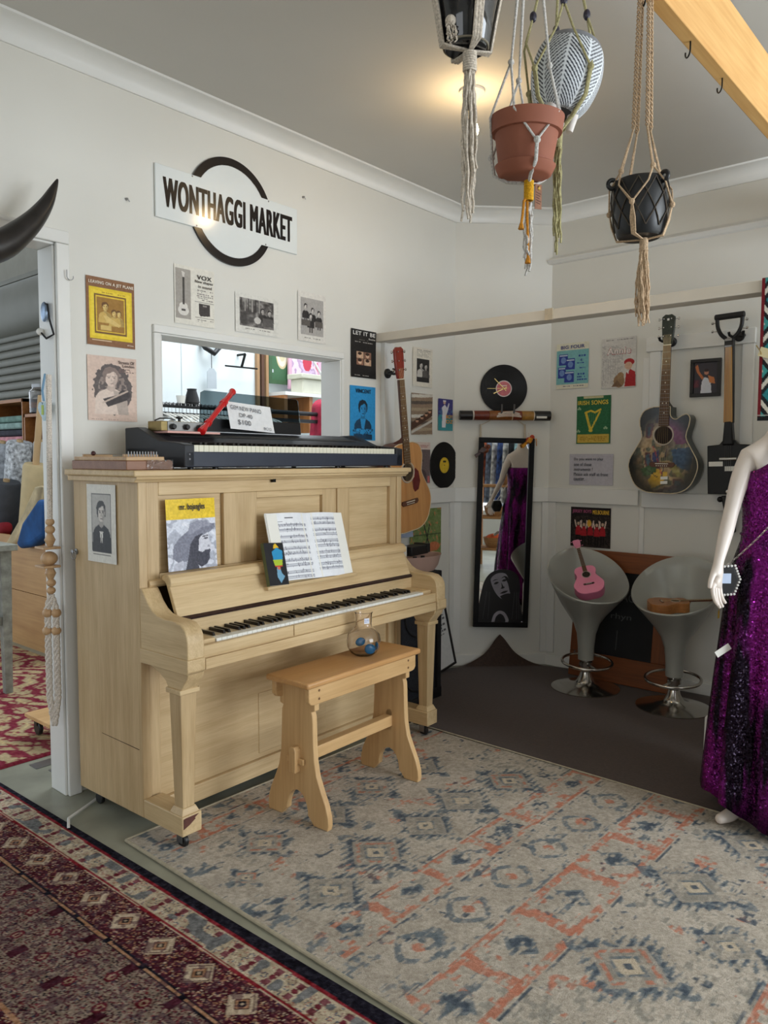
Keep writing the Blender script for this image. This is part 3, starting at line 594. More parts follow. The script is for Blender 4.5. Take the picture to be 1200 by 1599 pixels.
# ---------------------------------------------------------------- bench
BW = wood('bench_wood', (218, 180, 128), (192, 152, 102), 'x', 18, rough=.4); BWZ = wood('bench_wood_side', (214, 178, 128), (190, 150, 102), 'z', 18, rough=.4)
bn = thing('piano_bench', 'pale wooden piano bench with shaped trestle ends and a pegged stretcher', 'bench', (2.205, 2.105, .008), math.radians(2.2))
obj('seat', MB().box(-.345, .345, -.112, .112, .53, .553), wood('bench_top_wood', (206, 158, 104), (184, 136, 84), 'x', 18, rough=.35), bn, bevel=.008, seg=3)
for y in (-.098, .076):
    pts = [(-.325, .53), (-.325, .478), (-.315, .466), (-.30, .462), (.30, .462), (.315, .466), (.325, .478), (.325, .53)]
    ap = obj('apron', MB().prism(pts, 'y', y, y+.022), BW, bn, bevel=.003)
    if y < 0:
        for x in (-.272, .272):
            for z in (.482, .513): obj('dowel_plug', MB().lathe([(.005, 0), (.005, -.0008)], 10, (x, y, z), 'y'), M('plug_dark', (110, 76, 44), .6), ap)
def half(w0):     # outline of a trestle end, (y, z) from the foot upwards
    return [(.155, 0), (.160, .02), (.158, .05), (.146, .09), (.122, .14), (.100, .19), (.088, .25), (.084, .32), (.082, .39), (.080, .415), (.074, .43), (.092, .436), (.092, .53)]
R_ = half(0); notch = [(.055 if False else .052+.055*math.cos(t)-.052, .062*math.sin(t)+.03) for t in np.linspace(0, PI, 11)]
notch = [(.058*math.cos(t)*.95, .03+.085*math.sin(t)) for t in np.linspace(0, PI, 13)]
ft_ = [(.085, 0), (.075, .012), (.064, .024)]
outl = R_+[(-y, z) for y, z in R_[::-1]]+[(-y, z) for y, z in ft_]+notch[::-1]+ft_[::-1]
for x in (-.29, .265):
    obj('trestle_end', MB().prism(outl, 'x', x, x+.025), BWZ, bn, bevel=.003)
st = obj('stretcher', MB().box(-.265, .265, -.02, .02, .215, .262), BW, bn, bevel=.003)
for s_ in (-1, 1): 
    t_ = obj('tenon', MB().prism([(-.016, .19), (.016, .19), (.018, .275), (.01, .288), (-.01, .288), (-.018, .275)], 'x', s_*.265, s_*.318), BWZ, bn, bevel=.003)
    obj('peg', MB().box(s_*.297-.005, s_*.297+.005, -.042, .042, .222, .244), BW, t_, bevel=.002)
# glass vase on the bench
GL = M('clear_glass', (250, 247, 246), .015, var=.01, trans=1.0, ior=1.34)
vs = thing('glass_vase', 'round clear glass carafe vase with blue swirls on the piano bench', 'vase', (2.313, 2.12, .5615))
pf = [(.0, .0), (.04, 0), (.055, .012), (.068, .035), (.071, .06), (.066, .085), (.05, .105), (.036, .116), (.033, .13), (.035, .172), (.038, .178)]
inn = [(r-.0035, h if h > .004 else .006) for r, h in pf[::-1] if r > .001]; inn[0] = (.036, .179)
obj('body', MB().lathe(pf+inn+[(0, .006)], 40), GL, vs, smooth=60)
BLUEG = M('blue_glass', (20, 110, 160), .08, var=.25, scale=40, trans=.3, ior=1.3)
for a, hh, sz in ((-1.9, .035, .026), (-.75, .034, .024), (1.0, .04, .022)): obj('blue_swirl', MB().ball((0, 0, 0), sz, 16, 10, (1, .32, .8)), BLUEG, vs, loc=(.054*math.cos(a), .054*math.sin(a), hh), rot=(0, .3, a+PI/2))
tgp = sheet('price_sticker', Pic(.9, (232, 236, 246), 12).script(.1, .2, .9, .8, 2, (90, 100, 170)), .022, .022, print_mat(), vs, 0); aa = math.radians(-118); tgp.location = (.0375*math.cos(aa), .0375*math.sin(aa), .147); tgp.rotation_euler = (0, 0, aa+PI/2)
# ------------------------------------------------------------------ sign
sg = thing('market_sign', 'white shop sign with a black ring and bold black lettering on the left wall', 'sign', (2.305, YA, 2.515))
SIGNW = M('sign_panel', (232, 236, 234), .13, var=.01); SBLK = M('sign_black', (30, 24, 24), .16, var=.05)
sw, r1, r0, bz = .408, .243, .206, .112
tl = math.radians(-1.0)
circ = [(r1*math.cos(t), r1*math.sin(t)) for t in np.linspace(0, 2*PI, 73)[:-1]]
pan = obj('panel', MB().box(-sw, sw, -.012, -.002, -bz, bz), SIGNW, sg, bevel=.002)
obj('disc', MB().lathe([(r0+.002, -.0125), (r0+.002, -.002)], 72, ax='y'), SIGNW, sg)
for s_ in (1, -1):
    a0 = math.asin(bz/r1); t = np.linspace(a0, PI-a0, 41); b0 = math.asin(bz/r0); t2 = np.linspace(PI-b0, b0, 41)
    poly = [(r1*math.cos(x), s_*r1*math.sin(x)) for x in t]+[(r0*math.cos(x), s_*r0*math.sin(x)) for x in t2]
    mb_ = MB()
    for i in range(40):
        q = [poly[i], poly[i+1], poly[80-i], poly[81-i]]; mb_.prism(q, 'y', -.002, -.0125)
    obj('ring_arc', mb_, SBLK, sg, smooth=0)
letter(sg, 'WONTHAGGI MARKET', -.372, -.062, .745, .128, SBLK, -.0126, bold=.034)
for x, z in ((-.22, .105), (.22, .105), (-.2, -.105), (.2, -.105)): obj('screw', MB().lathe([(.004, -.012), (.003, -.0145), (0, -.0148)], 10, (x, 0, z), 'y'), STEEL, sg)
# ------------------------------------------------------------------ prints on the walls
def poster(name, pl, tl_, br_, pic, label, cat='poster', off=.003, gloss=False, curl=.004, group=None, rot=0):
    fn, ang = PLANE[pl]; a = fn(*tl_, off); b = fn(*br_, off); c = (a+b)/2; wd = math.hypot(b[0]-a[0], b[1]-a[1]); ht = abs(a[2]-b[2])
    o = sheet(name, pic, wd, ht, print_mat('print_gloss', .35) if gloss else print_mat(), None, curl); o.location = c; o.rotation_euler = (0, rot, ang)
    tag(o, label, cat, group); return o, wd, ht
def title(o, wd, ht, s, x0, y0, x1, y1, c):       # fractions of the sheet, top down
    return letter(o, s, (x0-.5)*wd, (.5-y1)*ht, (x1-x0)*wd, (y1-y0)*ht, ink(*c), -.0055)
# brown and yellow song sheet
p = Pic(1.4, (140, 96, 62), 100); p.rect(.06, .15, .94, .90, (238, 206, 44)); p.rect(.10, .19, .90, .86, (246, 216, 60)); p.rect(.16, .24, .82, .82, (120, 84, 40)); p.rect(.19, .265, .79, .795, (236, 200, 60)); p.rect(.215, .285, .765, .775, (164, 120, 48))
for x, y, s_ in ((.38, .42, .42), (.56, .50, .34), (.66, .50, .32)): figure(p, x, y, s_, (226, 196, 120), (110, 74, 34), (214, 178, 96))
p.poly([(.34, .55), (.42, .55), (.68, .66), (.66, .70), (.4, .64)], (226, 196, 120)); p.rect(.28, .695, .5, .765, (222, 190, 112)); p.rect(.1, .915, .5, .925, (224, 196, 160)); p.script(.3, .20, .8, .23, 1, (190, 150, 40)); p.grain(14)
o, wd, ht = poster('song_sheet', 'A', (133.5, 429), (211, 546), p, 'brown and yellow song sheet with three people in a square frame')
title(o, wd, ht, 'LEAVING ON A JET PLANE', .04, .055, .97, .115, (240, 226, 206)); title(o, wd, ht, '60 Cents', .82, .945, .95, .965, (236, 220, 200))
# pink song sheet
p = Pic(1.42, (222, 196, 180), 100); d = np.hypot((p.X-.5)/.40, (p.Y-.50)/.40); n_ = noise2(p.h, p.w, 22, 4)
p.put((d < .9+.15*n_), (98, 88, 86)); p.put((d < .72) & (n_ > .5), (150, 134, 126)); figure(p, .47, .33, 1.0, (226, 204, 190), (138, 120, 112), (228, 208, 194)); p.poly([(.3, .66), (.76, .55), (.8, .66), (.4, .78)], (62, 54, 54)); p.ell(.74, .58, .12, .075, (70, 62, 62)); p.line(.3, .72, .8, .52, .035, (200, 180, 165)); p.script(.05, .965, .6, .985, 1, (150, 120, 110)); p.script(.62, .17, .95, .24, 3, (120, 96, 90)); p.grain(14)
o, wd, ht = poster('song_sheet', 'A', (135.5, 553), (214, 659), p, 'faded pink song sheet with a dark oval portrait of a guitarist')
title(o, wd, ht, 'Streets Of', .62, .05, .95, .10, (90, 76, 72)); title(o, wd, ht, 'London', .70, .105, .95, .15, (90, 76, 72))
# amplifier advertisement
p = Pic(1.45, (232, 228, 216), 100); p.rect(.03, .06, .40, .90, (168, 162, 154)); p.ell(.22, .76, .13, .09, (226, 222, 214)); p.ell(.22, .69, .10, .06, (226, 222, 214)); p.rect(.2, .2, .245, .66, (70, 66, 62)); p.poly([(.18, .1), (.26, .12), (.245, .2), (.2, .2)], (220, 214, 206)); p.rect(.17, .74, .27, .77, (80, 76, 72)); p.rect(.50, .57, .98, .578, (60, 56, 54)); p.rect(.50, .84, .98, .848, (60, 56, 54)); p.poly([(.60, .60), (.88, .60), (.88, .80), (.64, .82), (.6, .78)], (64, 58, 56)); p.rect(.7, .62, .8, .65, (150, 144, 138)); p.script(.54, .36, .96, .55, 6, (150, 144, 138)); p.script(.54, .87, .96, .92, 2, (130, 124, 118)); p.grain(12)
o, wd, ht = poster('magazine_page', 'A', (271.5, 411), (335, 513.5), p, 'cream magazine page with an electric guitar and an amplifier')
title(o, wd, ht, 'VOX', .55, .115, .92, .19, (40, 36, 36)); title(o, wd, ht, 'New shapes', .50, .205, .95, .265, (70, 64, 62)); title(o, wd, ht, 'in sound', .58, .285, .92, .335, (70, 64, 62))
# band photographs
p = Pic(.95, (226, 224, 216), 90); p.rect(.1, .12, .88, .82, (84, 80, 78)); p.blotch(.1, .12, .88, .82, [(58, 54, 52), (76, 72, 70), (96, 92, 90), (120, 116, 112), (150, 146, 142)], 9, 5)
for k in range(6): p.rect(.13+.08*k, .12, .155+.08*k, .45, (160, 156, 150) if k % 2 else (60, 56, 54))
for x, y in ((.62, .38), (.78, .40)): figure(p, x, y, .3, (196, 190, 184), (40, 36, 36), (56, 52, 50))
p.ell(.5, .64, .075, .085, (206, 202, 196)); p.rect(.12, .5, .26, .78, (70, 66, 64)); p.rect(.62, .55, .86, .76, (92, 88, 86)); p.script(.2, .87, .8, .92, 2, (150, 146, 140)); p.grain(16)
poster('band_photograph', 'A', (367, 455), (435, 527.5), p, 'grey photograph of a band around a bass drum above the hatch', 'photograph')
p = Pic(1.25, (228, 224, 216), 80); p.rect(.1, .12, .9, .86, (176, 172, 168))
for x, y, s_ in ((.27, .3, .36), (.52, .36, .34), (.74, .40, .34), (.45, .48, .36)):
    figure(p, x, y, s_, (216, 210, 204), (40, 36, 36), (46, 42, 42)); p.rect(x-.05, y+.2, x-.01, y+.33, (48, 44, 44)); p.rect(x+.02, y+.2, x+.06, y+.33, (48, 44, 44))
p.rect(.13, .56, .42, .68, (96, 90, 86)); p.rect(.6, .56, .88, .68, (96, 90, 86)); p.script(.2, .9, .8, .94, 1, (150, 146, 140)); p.grain(14)
poster('band_photograph', 'A', (465, 453), (509, 538), p, 'pale grey photograph of four men in dark suits by the hatch', 'photograph')
# dark song book with four small portraits
p = Pic(1.45, (34, 32, 32), 80)
for i, (x, y) in enumerate(((.22, .46), (.52, .46), (.22, .60), (.52, .60))): p.rect(x, y, x+.28, y+.135, (206, 170, 140) if i % 3 == 0 else (150, 110, 90)); p.ell(x+.14, y+.07, .07, .045, (226, 190, 160)); p.ell(x+.13, y+.035, .08, .03, (60, 40, 30))
p.script(.3, .2, .7, .225, 1, (150, 146, 140)); p.script(.14, .24, .86, .27, 1, (170, 166, 160)); p.script(.12, .935, .7, .96, 1, (160, 156, 150)); p.grain(10)
o, wd, ht = poster('song_book', 'A', (548, 512), (587, 592.5), p, 'black song book cover with four small portraits beside the hatch', gloss=True)
title(o, wd, ht, 'LET IT BE', .06, .04, .94, .12, (232, 230, 226)); title(o, wd, ht, 'Beatles', .68, .155, .94, .19, (210, 206, 200))
# blue song sheet
p = Pic(1.5, (44, 150, 212), 80); figure(p, .5, .42, 1.05, (44, 150, 212), (16, 34, 50), (26, 66, 96)); p.poly([(.4, .60), (.5, .92), (.62, .60)], (44, 150, 212)); p.blotch(.1, .78, .9, .88, [(44, 150, 212), (24, 70, 104), (44, 150, 212), (44, 150, 212)], 14, 6); p.script(.15, .92, .85, .94, 1, (20, 70, 110)); p.grain(12)
o, wd, ht = poster('song_sheet', 'A', (546.5, 601), (586, 688), p, 'bright blue song sheet with a black line portrait beside the hatch')
title(o, wd, ht, 'VINCENT', .2, .055, .8, .13, (14, 26, 40))
# right of the post
p = Pic(1.6, (226, 220, 206), 60); p.script(.2, .05, .9, .24, 6, (130, 124, 116)); p.rect(.2, .28, .84, .88, (40, 38, 38)); figure(p, .42, .45, .6, (206, 200, 194), (30, 28, 28), (200, 196, 190)); figure(p, .66, .47, .55, (196, 190, 184), (24, 22, 22), (90, 86, 84)); p.grain(14)
poster('magazine_page', 'A', (645, 541), (675, 606), p, 'cream page with a dark photograph of a singing couple behind the guitar')
p = Pic(1.6, (150, 128, 108), 60)
for k in range(9): p.poly([(-.2, .05+k*.16), (.5, .42+k*.16-.4), (1.2, .0+k*.16), (1.2, .05+k*.16), (.5, .50+k*.16-.4), (-.2, .12+k*.16)], ((216, 210, 198), (96, 84, 76), (176, 156, 130))[k % 3])
p.poly([(0, .72), (1, .35), (1, .52), (0, .9)], (84, 56, 44)); 
for x, y in ((.28, .66), (.5, .58), (.7, .5), (.86, .42)): p.ell(x, y, .07, .04, (196, 150, 120)); p.ell(x, y-.03, .075, .02, (40, 28, 24))
p.poly([(0, .92), (1, .60), (1, .66), (0, .98)], (206, 200, 190)); p.grain(16)
poster('album_print', 'A', (642.5, 613), (675, 680), p, 'brown print of slanting balcony rails with a row of faces', 'print')
p = Pic(2.0, (66, 60, 130), 50); p.rect(0, .5, 1, 1, (60, 150, 160)); g = p.Y; p.put((g > .3) & (g < .62) & (noise2(p.h, p.w, 8, 2) > .5), (70, 104, 150)); p.poly([(.25, .9), (.3, .4), (.25, .28), (.45, .18), (.6, .28), (.7, .12), (.76, .14), (.66, .36), (.56, .5), (.5, .9)], (226, 226, 232)); p.ell(.42, .12, .09, .05, (214, 180, 160)); p.rect(.32, .05, .52, .09, (230, 230, 230))
o, wd, ht = poster('musical_flyer', 'A', (684.5, 622), (707, 673), p, 'small purple and teal musical flyer with a dancer in white', gloss=True)
for s_, y in (('BOY', .50), ('OZ', .66)): title(o, wd, ht, s_, .5, y, .96, y+.11, (240, 160, 50))
p = Pic(1.7, (226, 206, 196), 50); p.rect(.0, .18, 1, .97, (112, 96, 96)); figure(p, .5, .5, .9, (196, 168, 160), (60, 46, 46), (96, 80, 82)); p.rect(.86, .8, .95, .95, (206, 110, 110)); p.script(.1, .06, .9, .14, 2, (190, 120, 110)); p.grain(14)
poster('song_sheet', 'A', (641, 690), (671.5, 756), p, 'pink edged song sheet with a grey brown portrait behind the record')
p = Pic(.95, (112, 134, 78), 60); p.blotch(0, 0, 1, 1, [(100, 124, 66), (118, 138, 80), (130, 144, 90), (196, 130, 84)], 14, 9); p.rect(0, .55, 1, .57, (60, 70, 50)); p.line(.45, .35, .62, .8, .03, (40, 44, 40)); p.line(.62, .35, .5, .8, .03, (40, 44, 40)); p.ell(.75, .82, .2, .1, (200, 120, 80)); p.grain(20)
poster('landscape_poster', 'A', (640, 796), (688.5, 864), p, 'green and orange landscape poster low on the wall behind the guitar')
p = Pic(.8, (176, 190, 214), 30); p.grain(16); poster('blue_paper', 'A', (620, 800), (645, 838), p, 'pale blue sheet of paper low on the wall under the guitar', 'paper', off=.006)
# right wall
p = Pic(1.35, (126, 184, 186), 90); p.rect(0, 0, 1, .16, (228, 224, 202)); p.rect(0, .9, 1, 1, (228, 222, 200)); 
for x, y, w_ in ((.08, .24, .28), (.3, .34, .28), (.06, .52, .24), (.26, .62, .30)): p.rect(x, y, x+w_, y+.24, (44, 62, 150)); p.ell(x+w_/2, y+.13, .08, .07, (110, 140, 196)); p.rect(x+.02, y+.02, x+w_-.02, y+.045, (200, 214, 226))
p.script(.66, .26, .92, .33, 1, (40, 70, 150)); p.script(.62, .43, .96, .47, 1, (40, 70, 150)); p.script(.7, .54, .9, .58, 1, (40, 70, 150)); p.script(.64, .66, .94, .84, 3, (40, 70, 150)); p.script(.2, .93, .85, .96, 1, (90, 90, 110)); p.grain(12)
o, wd, ht = poster('song_album', 'B', (870.5, 538), (919, 605), p, 'pale turquoise song album with blue snapshots on the right wall')
title(o, wd, ht, 'BIG FOUR', .14, .05, .88, .125, (38, 50, 130)); title(o, wd, ht, '4', .74, .36, .82, .42, (38, 60, 140))
p = Pic(1.5, (214, 210, 204), 90); p.blotch(0, .15, .62, .95, [(206, 202, 196), (214, 210, 204), (190, 186, 182), (220, 216, 210)], 16, 4); 
for k in range(7): p.rect(.05+.07*k, .4, .06+.07*k, .8, (176, 172, 168))
p.ell(.8, .50, .15, .07, (176, 30, 34)); p.ell(.78, .57, .11, .075, (216, 176, 150)); p.poly([(.68, .98), (.72, .70), (.84, .64), (.98, .70), (1, .98)], (170, 26, 32)); p.poly([(.72, .68), (.8, .66), (.78, .74)], (236, 232, 228)); p.ell(.52, .86, .16, .13, (150, 118, 84)); p.ell(.56, .76, .1, .07, (160, 128, 92)); p.script(.1, .03, .9, .06, 1, (120, 116, 112)); p.poly([(.3, .97), (.46, .84), (.62, .97)], (120, 90, 64)); p.grain(14)
o, wd, ht = poster('film_poster', 'B', (941.5, 530), (993, 604), p, 'pale film poster with a red capped girl and a shaggy dog')
title(o, wd, ht, 'Annie', .16, .19, .86, .335, (186, 40, 44)); title(o, wd, ht, 'Annie', .17, .20, .85, .325, (240, 234, 230)).location.y = -.0062
p = Pic(1.45, (36, 104, 62), 90); p.rect(.2, .01, .78, .055, (206, 196, 150)); p.rect(.03, .80, .95, .98, (206, 174, 70)); G = (222, 190, 56)
p.line(.28, .36, .42, .72, .07, G); p.line(.42, .72, .68, .34, .05, G); p.line(.26, .35, .42, .31, .055, G); p.line(.42, .31, .54, .35, .055, G); p.line(.54, .35, .70, .29, .055, G); p.ell(.42, .72, .06, .035, G)
for x in (.38, .44, .5, .56): p.line(x, .35, x-.03+.02, .62, .012, (90, 140, 80))
for x, y in ((.08, .27), (.85, .68), (.06, .74)): 
    for dx, dy in ((-.03, 0), (.03, 0), (0, -.025)): p.ell(x+dx, y+dy, .028, .02, (150, 180, 140))
p.script(.1, .84, .9, .95, 3, (170, 134, 40)); p.grain(14)
o, wd, ht = poster('song_book', 'B', (902, 619.5), (953.5, 692.5), p, 'green song book with a yellow harp on the right wall')
title(o, wd, ht, 'IRISH SONGS', .04, .095, .93, .185, (232, 204, 70))
p = Pic(.78, (196, 192, 200), 90); p.grain(8)
o, wd, ht = poster('notice', 'B', (890.5, 709), (957.5, 758.5), p, 'white printed notice asking visitors to see staff before playing', 'notice')
for s_, y, x1 in (('Do you want to play', .12, .78), ('one of these', .28, .52), ('instruments ?', .44, .55), ('Please ask staff at front', .60, .90), ('counter.', .76, .37)): title(o, wd, ht, s_, .11, y, x1, y+.105, (92, 92, 100))
p = Pic(1.08, (34, 28, 30), 100); p.blotch(0, .22, 1, 1, [(30, 24, 26), (36, 30, 30), (60, 50, 46), (28, 22, 26), (80, 66, 56)], 16, 8)
for k, x in enumerate((.2, .34, .5, .66, .80)):
    y = .42+.02*(k % 2); p.ell(x, y, .035, .04, (206, 176, 150)); p.poly([(x-.07, y+.28), (x-.06, y+.05), (x+.06, y+.05), (x+.07, y+.28)], (176, 34, 44)); p.line(x-.05, y+.08, x-.09, y-.08, .03, (220, 196, 180)); p.line(x+.05, y+.08, x+.08, y-.08, .03, (220, 196, 180)); p.rect(x-.05, y+.28, x-.01, y+.52, (24, 20, 22)); p.rect(x+.01, y+.28, x+.05, y+.52, (24, 20, 22)); p.line(x, y+.3, x, y+.5, .008, (150, 140, 130))
p.ell(.47, .40, .05, .09, (226, 170, 60)); p.grain(16)
o, wd, ht = poster('theatre_poster', 'B', (892.5, 791), (953.5, 857), p, 'dark theatre poster with a row of performers in red', gloss=True)
title(o, wd, ht, 'JERSEY BOYS', .05, .06, .53, .165, (170, 84, 120)); title(o, wd, ht, 'MELBOURNE', .56, .06, .97, .165, (226, 180, 56))
# framed photograph
a = wallB(1080.5, 562.5); b = wallB(1126.5, 618.5); c = (a+b)/2; wd = abs(a[1]-b[1]); ht = abs(a[2]-b[2])
fr = thing('picture_frame', 'small black framed colour photograph of a singer between the guitars', 'picture frame', c, -PI/2)
mb_ = MB(); t = .02
mb_.box(-wd/2, wd/2, -.018, 0, -ht/2, -ht/2+t).box(-wd/2, wd/2, -.018, 0, ht/2-t, ht/2).box(-wd/2, -wd/2+t, -.018, 0, -ht/2+t, ht/2-t).box(wd/2-t, wd/2, -.018, 0, -ht/2+t, ht/2-t)
obj('frame', mb_, M('black_frame', (26, 22, 22), .4), fr, bevel=.002)
p = Pic(1.25, (58, 52, 60), 50); p.poly([(.3, 1), (.34, .62), (.44, .48), (.58, .5), (.72, .66), (.76, 1)], (222, 224, 232)); p.ell(.53, .32, .1, .08, (206, 140, 110)); p.poly([(.12, .3), (.05, .12), (.16, .06), (.24, .3), (.42, .48), (.36, .56)], (206, 120, 70)); p.poly([(.6, .42), (.86, .5), (.9, .7), (.66, .66)], (214, 130, 70)); p.ell(.53, .26, .1, .05, (50, 30, 28)); p.blotch(0, .55, .25, .8, [(110, 50, 60), (80, 40, 56)], 6, 2)
sheet('photograph', p, wd-2*t, ht-2*t, print_mat('print_gloss', .35), fr, 0, -.008)
# ------------------------------------------------------------------ records and clock
VIN = M('vinyl', (14, 13, 14), .4, var=.1, scale=3, spec=.25)
def record(name, label, cat, loc, ang, r, lab, clock=False):
    t_ = thing(name, label, cat, loc, ang)
    prof = [(.0, -.003)]
    for k in range(26): rr = r*(.36+.62*k/25); prof += [(rr, -.0034-(.0007 if k % 2 else 0))]
    prof += [(r, -.002), (r, 0), (0, 0)]
    obj('disc', MB().lathe([(r, -.001), (r, -.0025)]+[(q[0], q[1]) for q in prof[::-1][2:]], 64, ax='y'), VIN, t_, smooth=20)
    obj('label_edge', MB().lathe([(r*.34, -.004), (r*.34, -.0046), (0, -.0046)], 40, ax='y'), M('label_rim_%s' % name, lab[0], .5), t_)
    obj('paper_label', MB().lathe([(r*.30, -.0046), (r*.30, -.0052), (0, -.0052)], 40, ax='y'), M('label_%s' % name, lab[1], .5, var=.12, scale=50), t_)
    obj('print_block', MB().box(-.016, .016, -.0056, -.0052, r*.12, r*.2) if not clock else MB().box(-.02, .02, -.0056, -.0052, r*.1, r*.14), M('label_ink_%s' % name, lab[2], .5), t_)
    if clock:
        for ln, a_, w_ in ((.09, 2.35, .005), (.075, -2.7, .006), (.11, PI, .0025)):
            q = MB().box(-w_/2, w_/2, -.0105, -.009, -.02, ln); q.xf(Matrix.Rotation(-(a_-PI/2), 4, 'Y')); obj('clock_hand', q, M('gold_hand', (196, 170, 110), .3, .8), t_)
        obj('spindle', MB().lathe([(.006, -.005), (.006, -.013), (0, -.014)], 12, ax='y'), M('gold_hand', (196, 170, 110), .3, .8), t_)
    else: obj('spindle_hole', MB().lathe([(.0036, -.0052), (.0036, -.006), (0, -.006)], 10, ax='y'), BLACK, t_)
    return t_
a = wallA(693.5, 726.5, .004); record('vinyl_record', 'black vinyl record with a yellow label on the wall beside the angled corner', 'record', a, 0, .149, ((206, 170, 40), (222, 186, 44), (40, 34, 24)))
a = wallC(787, 607, .012); ck = record('record_clock', 'wall clock made from a black vinyl record with a pink label', 'clock', a, CANG, .155, ((222, 206, 204), (206, 110, 118), (236, 214, 200)), True)
# ------------------------------------------------------------------ didgeridoo on two pegs
a = wallC(718, 648, .055); b = wallC(859.5, 650, .055); c = (a+b)/2; Lh = float(np.linalg.norm(b-a))/2
dg = thing('didgeridoo', 'painted didgeridoo lying across the corner wall above the mirror', 'didgeridoo', c, CANG)
seg = [(-1, -.72, (26, 22, 22), .031), (-.72, -.69, (222, 210, 196), .0315), (-.69, -.36, (110, 44, 26), .031), (-.36, .14, (140, 84, 38), .031), (.14, .16, (214, 196, 160), .0312), (.16, .36, (120, 50, 28), .031), (.36, .62, (166, 120, 52), .031), (.62, .64, (222, 210, 196), .0312), (.64, 1, (24, 20, 20), .032)]
for k, (x0, x1, cc, r) in enumerate(seg): obj('painted_band', MB().lathe([(r-.002, x0*Lh), (r, x0*Lh+.002), (r, x1*Lh-.001), (r-.001, x1*Lh)], 28, ax='x'), M('didge_%d_%d_%d' % cc, cc, .35, var=.25, scale=30), dg)
WP = M('white_paint_line', (226, 216, 204), .5)
mo = MB()
for k in range(5):
    pts = [(-.06+.16*u, -.032*math.cos(.25+.1*k-.5*math.sin(PI*u)), .032*math.sin(-.35+.16*k+.55*math.sin(PI*u)*(.4+.15*k))) for u in np.linspace(0, 1, 12)]; mo.tube(pts, .0022, 5)
obj('painted_motif', mo, WP, dg)
obj('mouth_hole', MB().lathe([(.022, Lh+.0005), (.022, Lh-.002), (0, Lh-.002)], 24, ax='x'), M('didge_hole', (10, 8, 8), .9), dg)
obj('price_sticker', MB().box(Lh*.67, Lh*.90, -.0335, -.032, -.018, -.004), PAPER, dg)
CN3 = Vector((CN[0], CN[1], 0))
for px in (779, 798):
    a = wallC(px, 640, 0); pg = thing('wall_peg', 'black rubber coated peg holding the didgeridoo', 'hook', a, CANG, 'pegs that hold the didgeridoo')
    obj('peg_arm', MB().tube([(0, 0, -.03), (0, -.06, -.034), (0, -.095, -.02), (0, -.10, .03)], .006, 10), M('rubber_grey', (84, 82, 82), .6), pg); obj('back_plate', MB().box(-.01, .01, -.004, 0, -.05, -.01), BLACKM, pg)
# ------------------------------------------------------------------ mirror
a = wallC(790, 690, 0); b = wallC(779, 976, 0); top = a[2]; c = (a+b)/2
MW, MH = .364, 1.245
mi = thing('wall_mirror', 'tall black framed mirror with a dark printed portrait at the bottom on the corner wall', 'mirror', (c[0]+CN[0]*.03, c[1]+CN[1]*.03, (1.511+.262)/2), rot=(0, math.radians(1.2), CANG-math.radians(1.6)))
t = .034; mb_ = MB().box(-MW/2, MW/2, -.024, -.002, MH/2-t, MH/2).box(-MW/2, MW/2, -.024, -.002, -MH/2, -MH/2+t).box(-MW/2, -MW/2+t, -.024, -.002, -MH/2+t, MH/2-t).box(MW/2-t, MW/2, -.024, -.002, -MH/2+t, MH/2-t)
obj('frame', mb_, M('mirror_frame', (12, 11, 12), .5, spec=.2), mi, bevel=.002)
obj('glass', MB().box(-MW/2+t, MW/2-t, -.012, -.006, -MH/2+t, MH/2-t), M('mirror_glass', (222, 224, 224), .015, 1, var=.0), mi)
obj('backing', MB().box(-MW/2+.004, MW/2-.004, -.006, -.001, -MH/2+.004, MH/2-.004), BLACK, mi)
PRB = M('print_black', (16, 15, 17), .3); PRG = M('print_grey', (150, 146, 156), .35, var=.1, scale=20)
z0 = -MH/2+t
def flat(pts, y, nm, mt): obj(nm, MB().prism([(x, z0+z) for x, z in pts], 'y', y, y-.0008), mt, mi)
def loop(pts, n=5): return crom(list(pts)+[pts[0]], n)[:-1]
flat(loop([(-.145, .0), (-.148, .10), (-.135, .19), (-.115, .27), (-.075, .325), (-.01, .35), (.06, .343), (.105, .31), (.125, .24), (.12, .16), (.135, .08), (.13, .0)]), -.0122, 'printed_hair', PRB)
tiltp = lambda pts: [(.0+(x*.94-(z-.235)*.34), .235+(z-.235)*.94+x*.34) for x, z in pts]
flat(loop(tiltp([(-.058, .27), (-.05, .31), (.0, .328), (.05, .31), (.06, .265), (.054, .215), (.036, .17), (.005, .148), (-.03, .165), (-.052, .215)])), -.0132, 'printed_face', PRG)
for pts in ([(-.045, .268), (-.028, .278), (-.008, .27), (-.028, .262)], [(.012, .27), (.03, .278), (.046, .268), (.03, .262)], [(-.048, .288), (-.028, .296), (-.006, .288), (-.028, .29)], [(.012, .288), (.032, .296), (.05, .286), (.032, .29)], [(-.012, .226), (.004, .22), (.02, .226), (.012, .234), (.006, .262), (.0, .234)], [(-.026, .196), (.004, .203), (.032, .196), (.004, .188)], [(-.03, .178), (.005, .182), (.036, .175), (.03, .155), (.005, .145), (-.022, .158)], [(.036, .30), (.058, .28), (.058, .22), (.04, .18), (.046, .24)]): flat(loop(tiltp(pts), 3), -.0142, 'printed_feature', PRB)
for x0, x1, w_ in ((-.10, -.12, .006), (-.08, -.085, .005), (.10, .105, .006), (.085, .075, .005), (.115, .12, .004)): flat([(x0, .20), (x0+w_, .20), (x1+w_*.6, .02), (x1, .02)], -.0132, 'printed_lock', M('print_dark_grey', (52, 50, 56), .35))
flat(loop([(-.06, .0), (-.045, .05), (-.01, .075), (.03, .06), (.05, .0)]), -.0128, 'printed_collar', PRG)
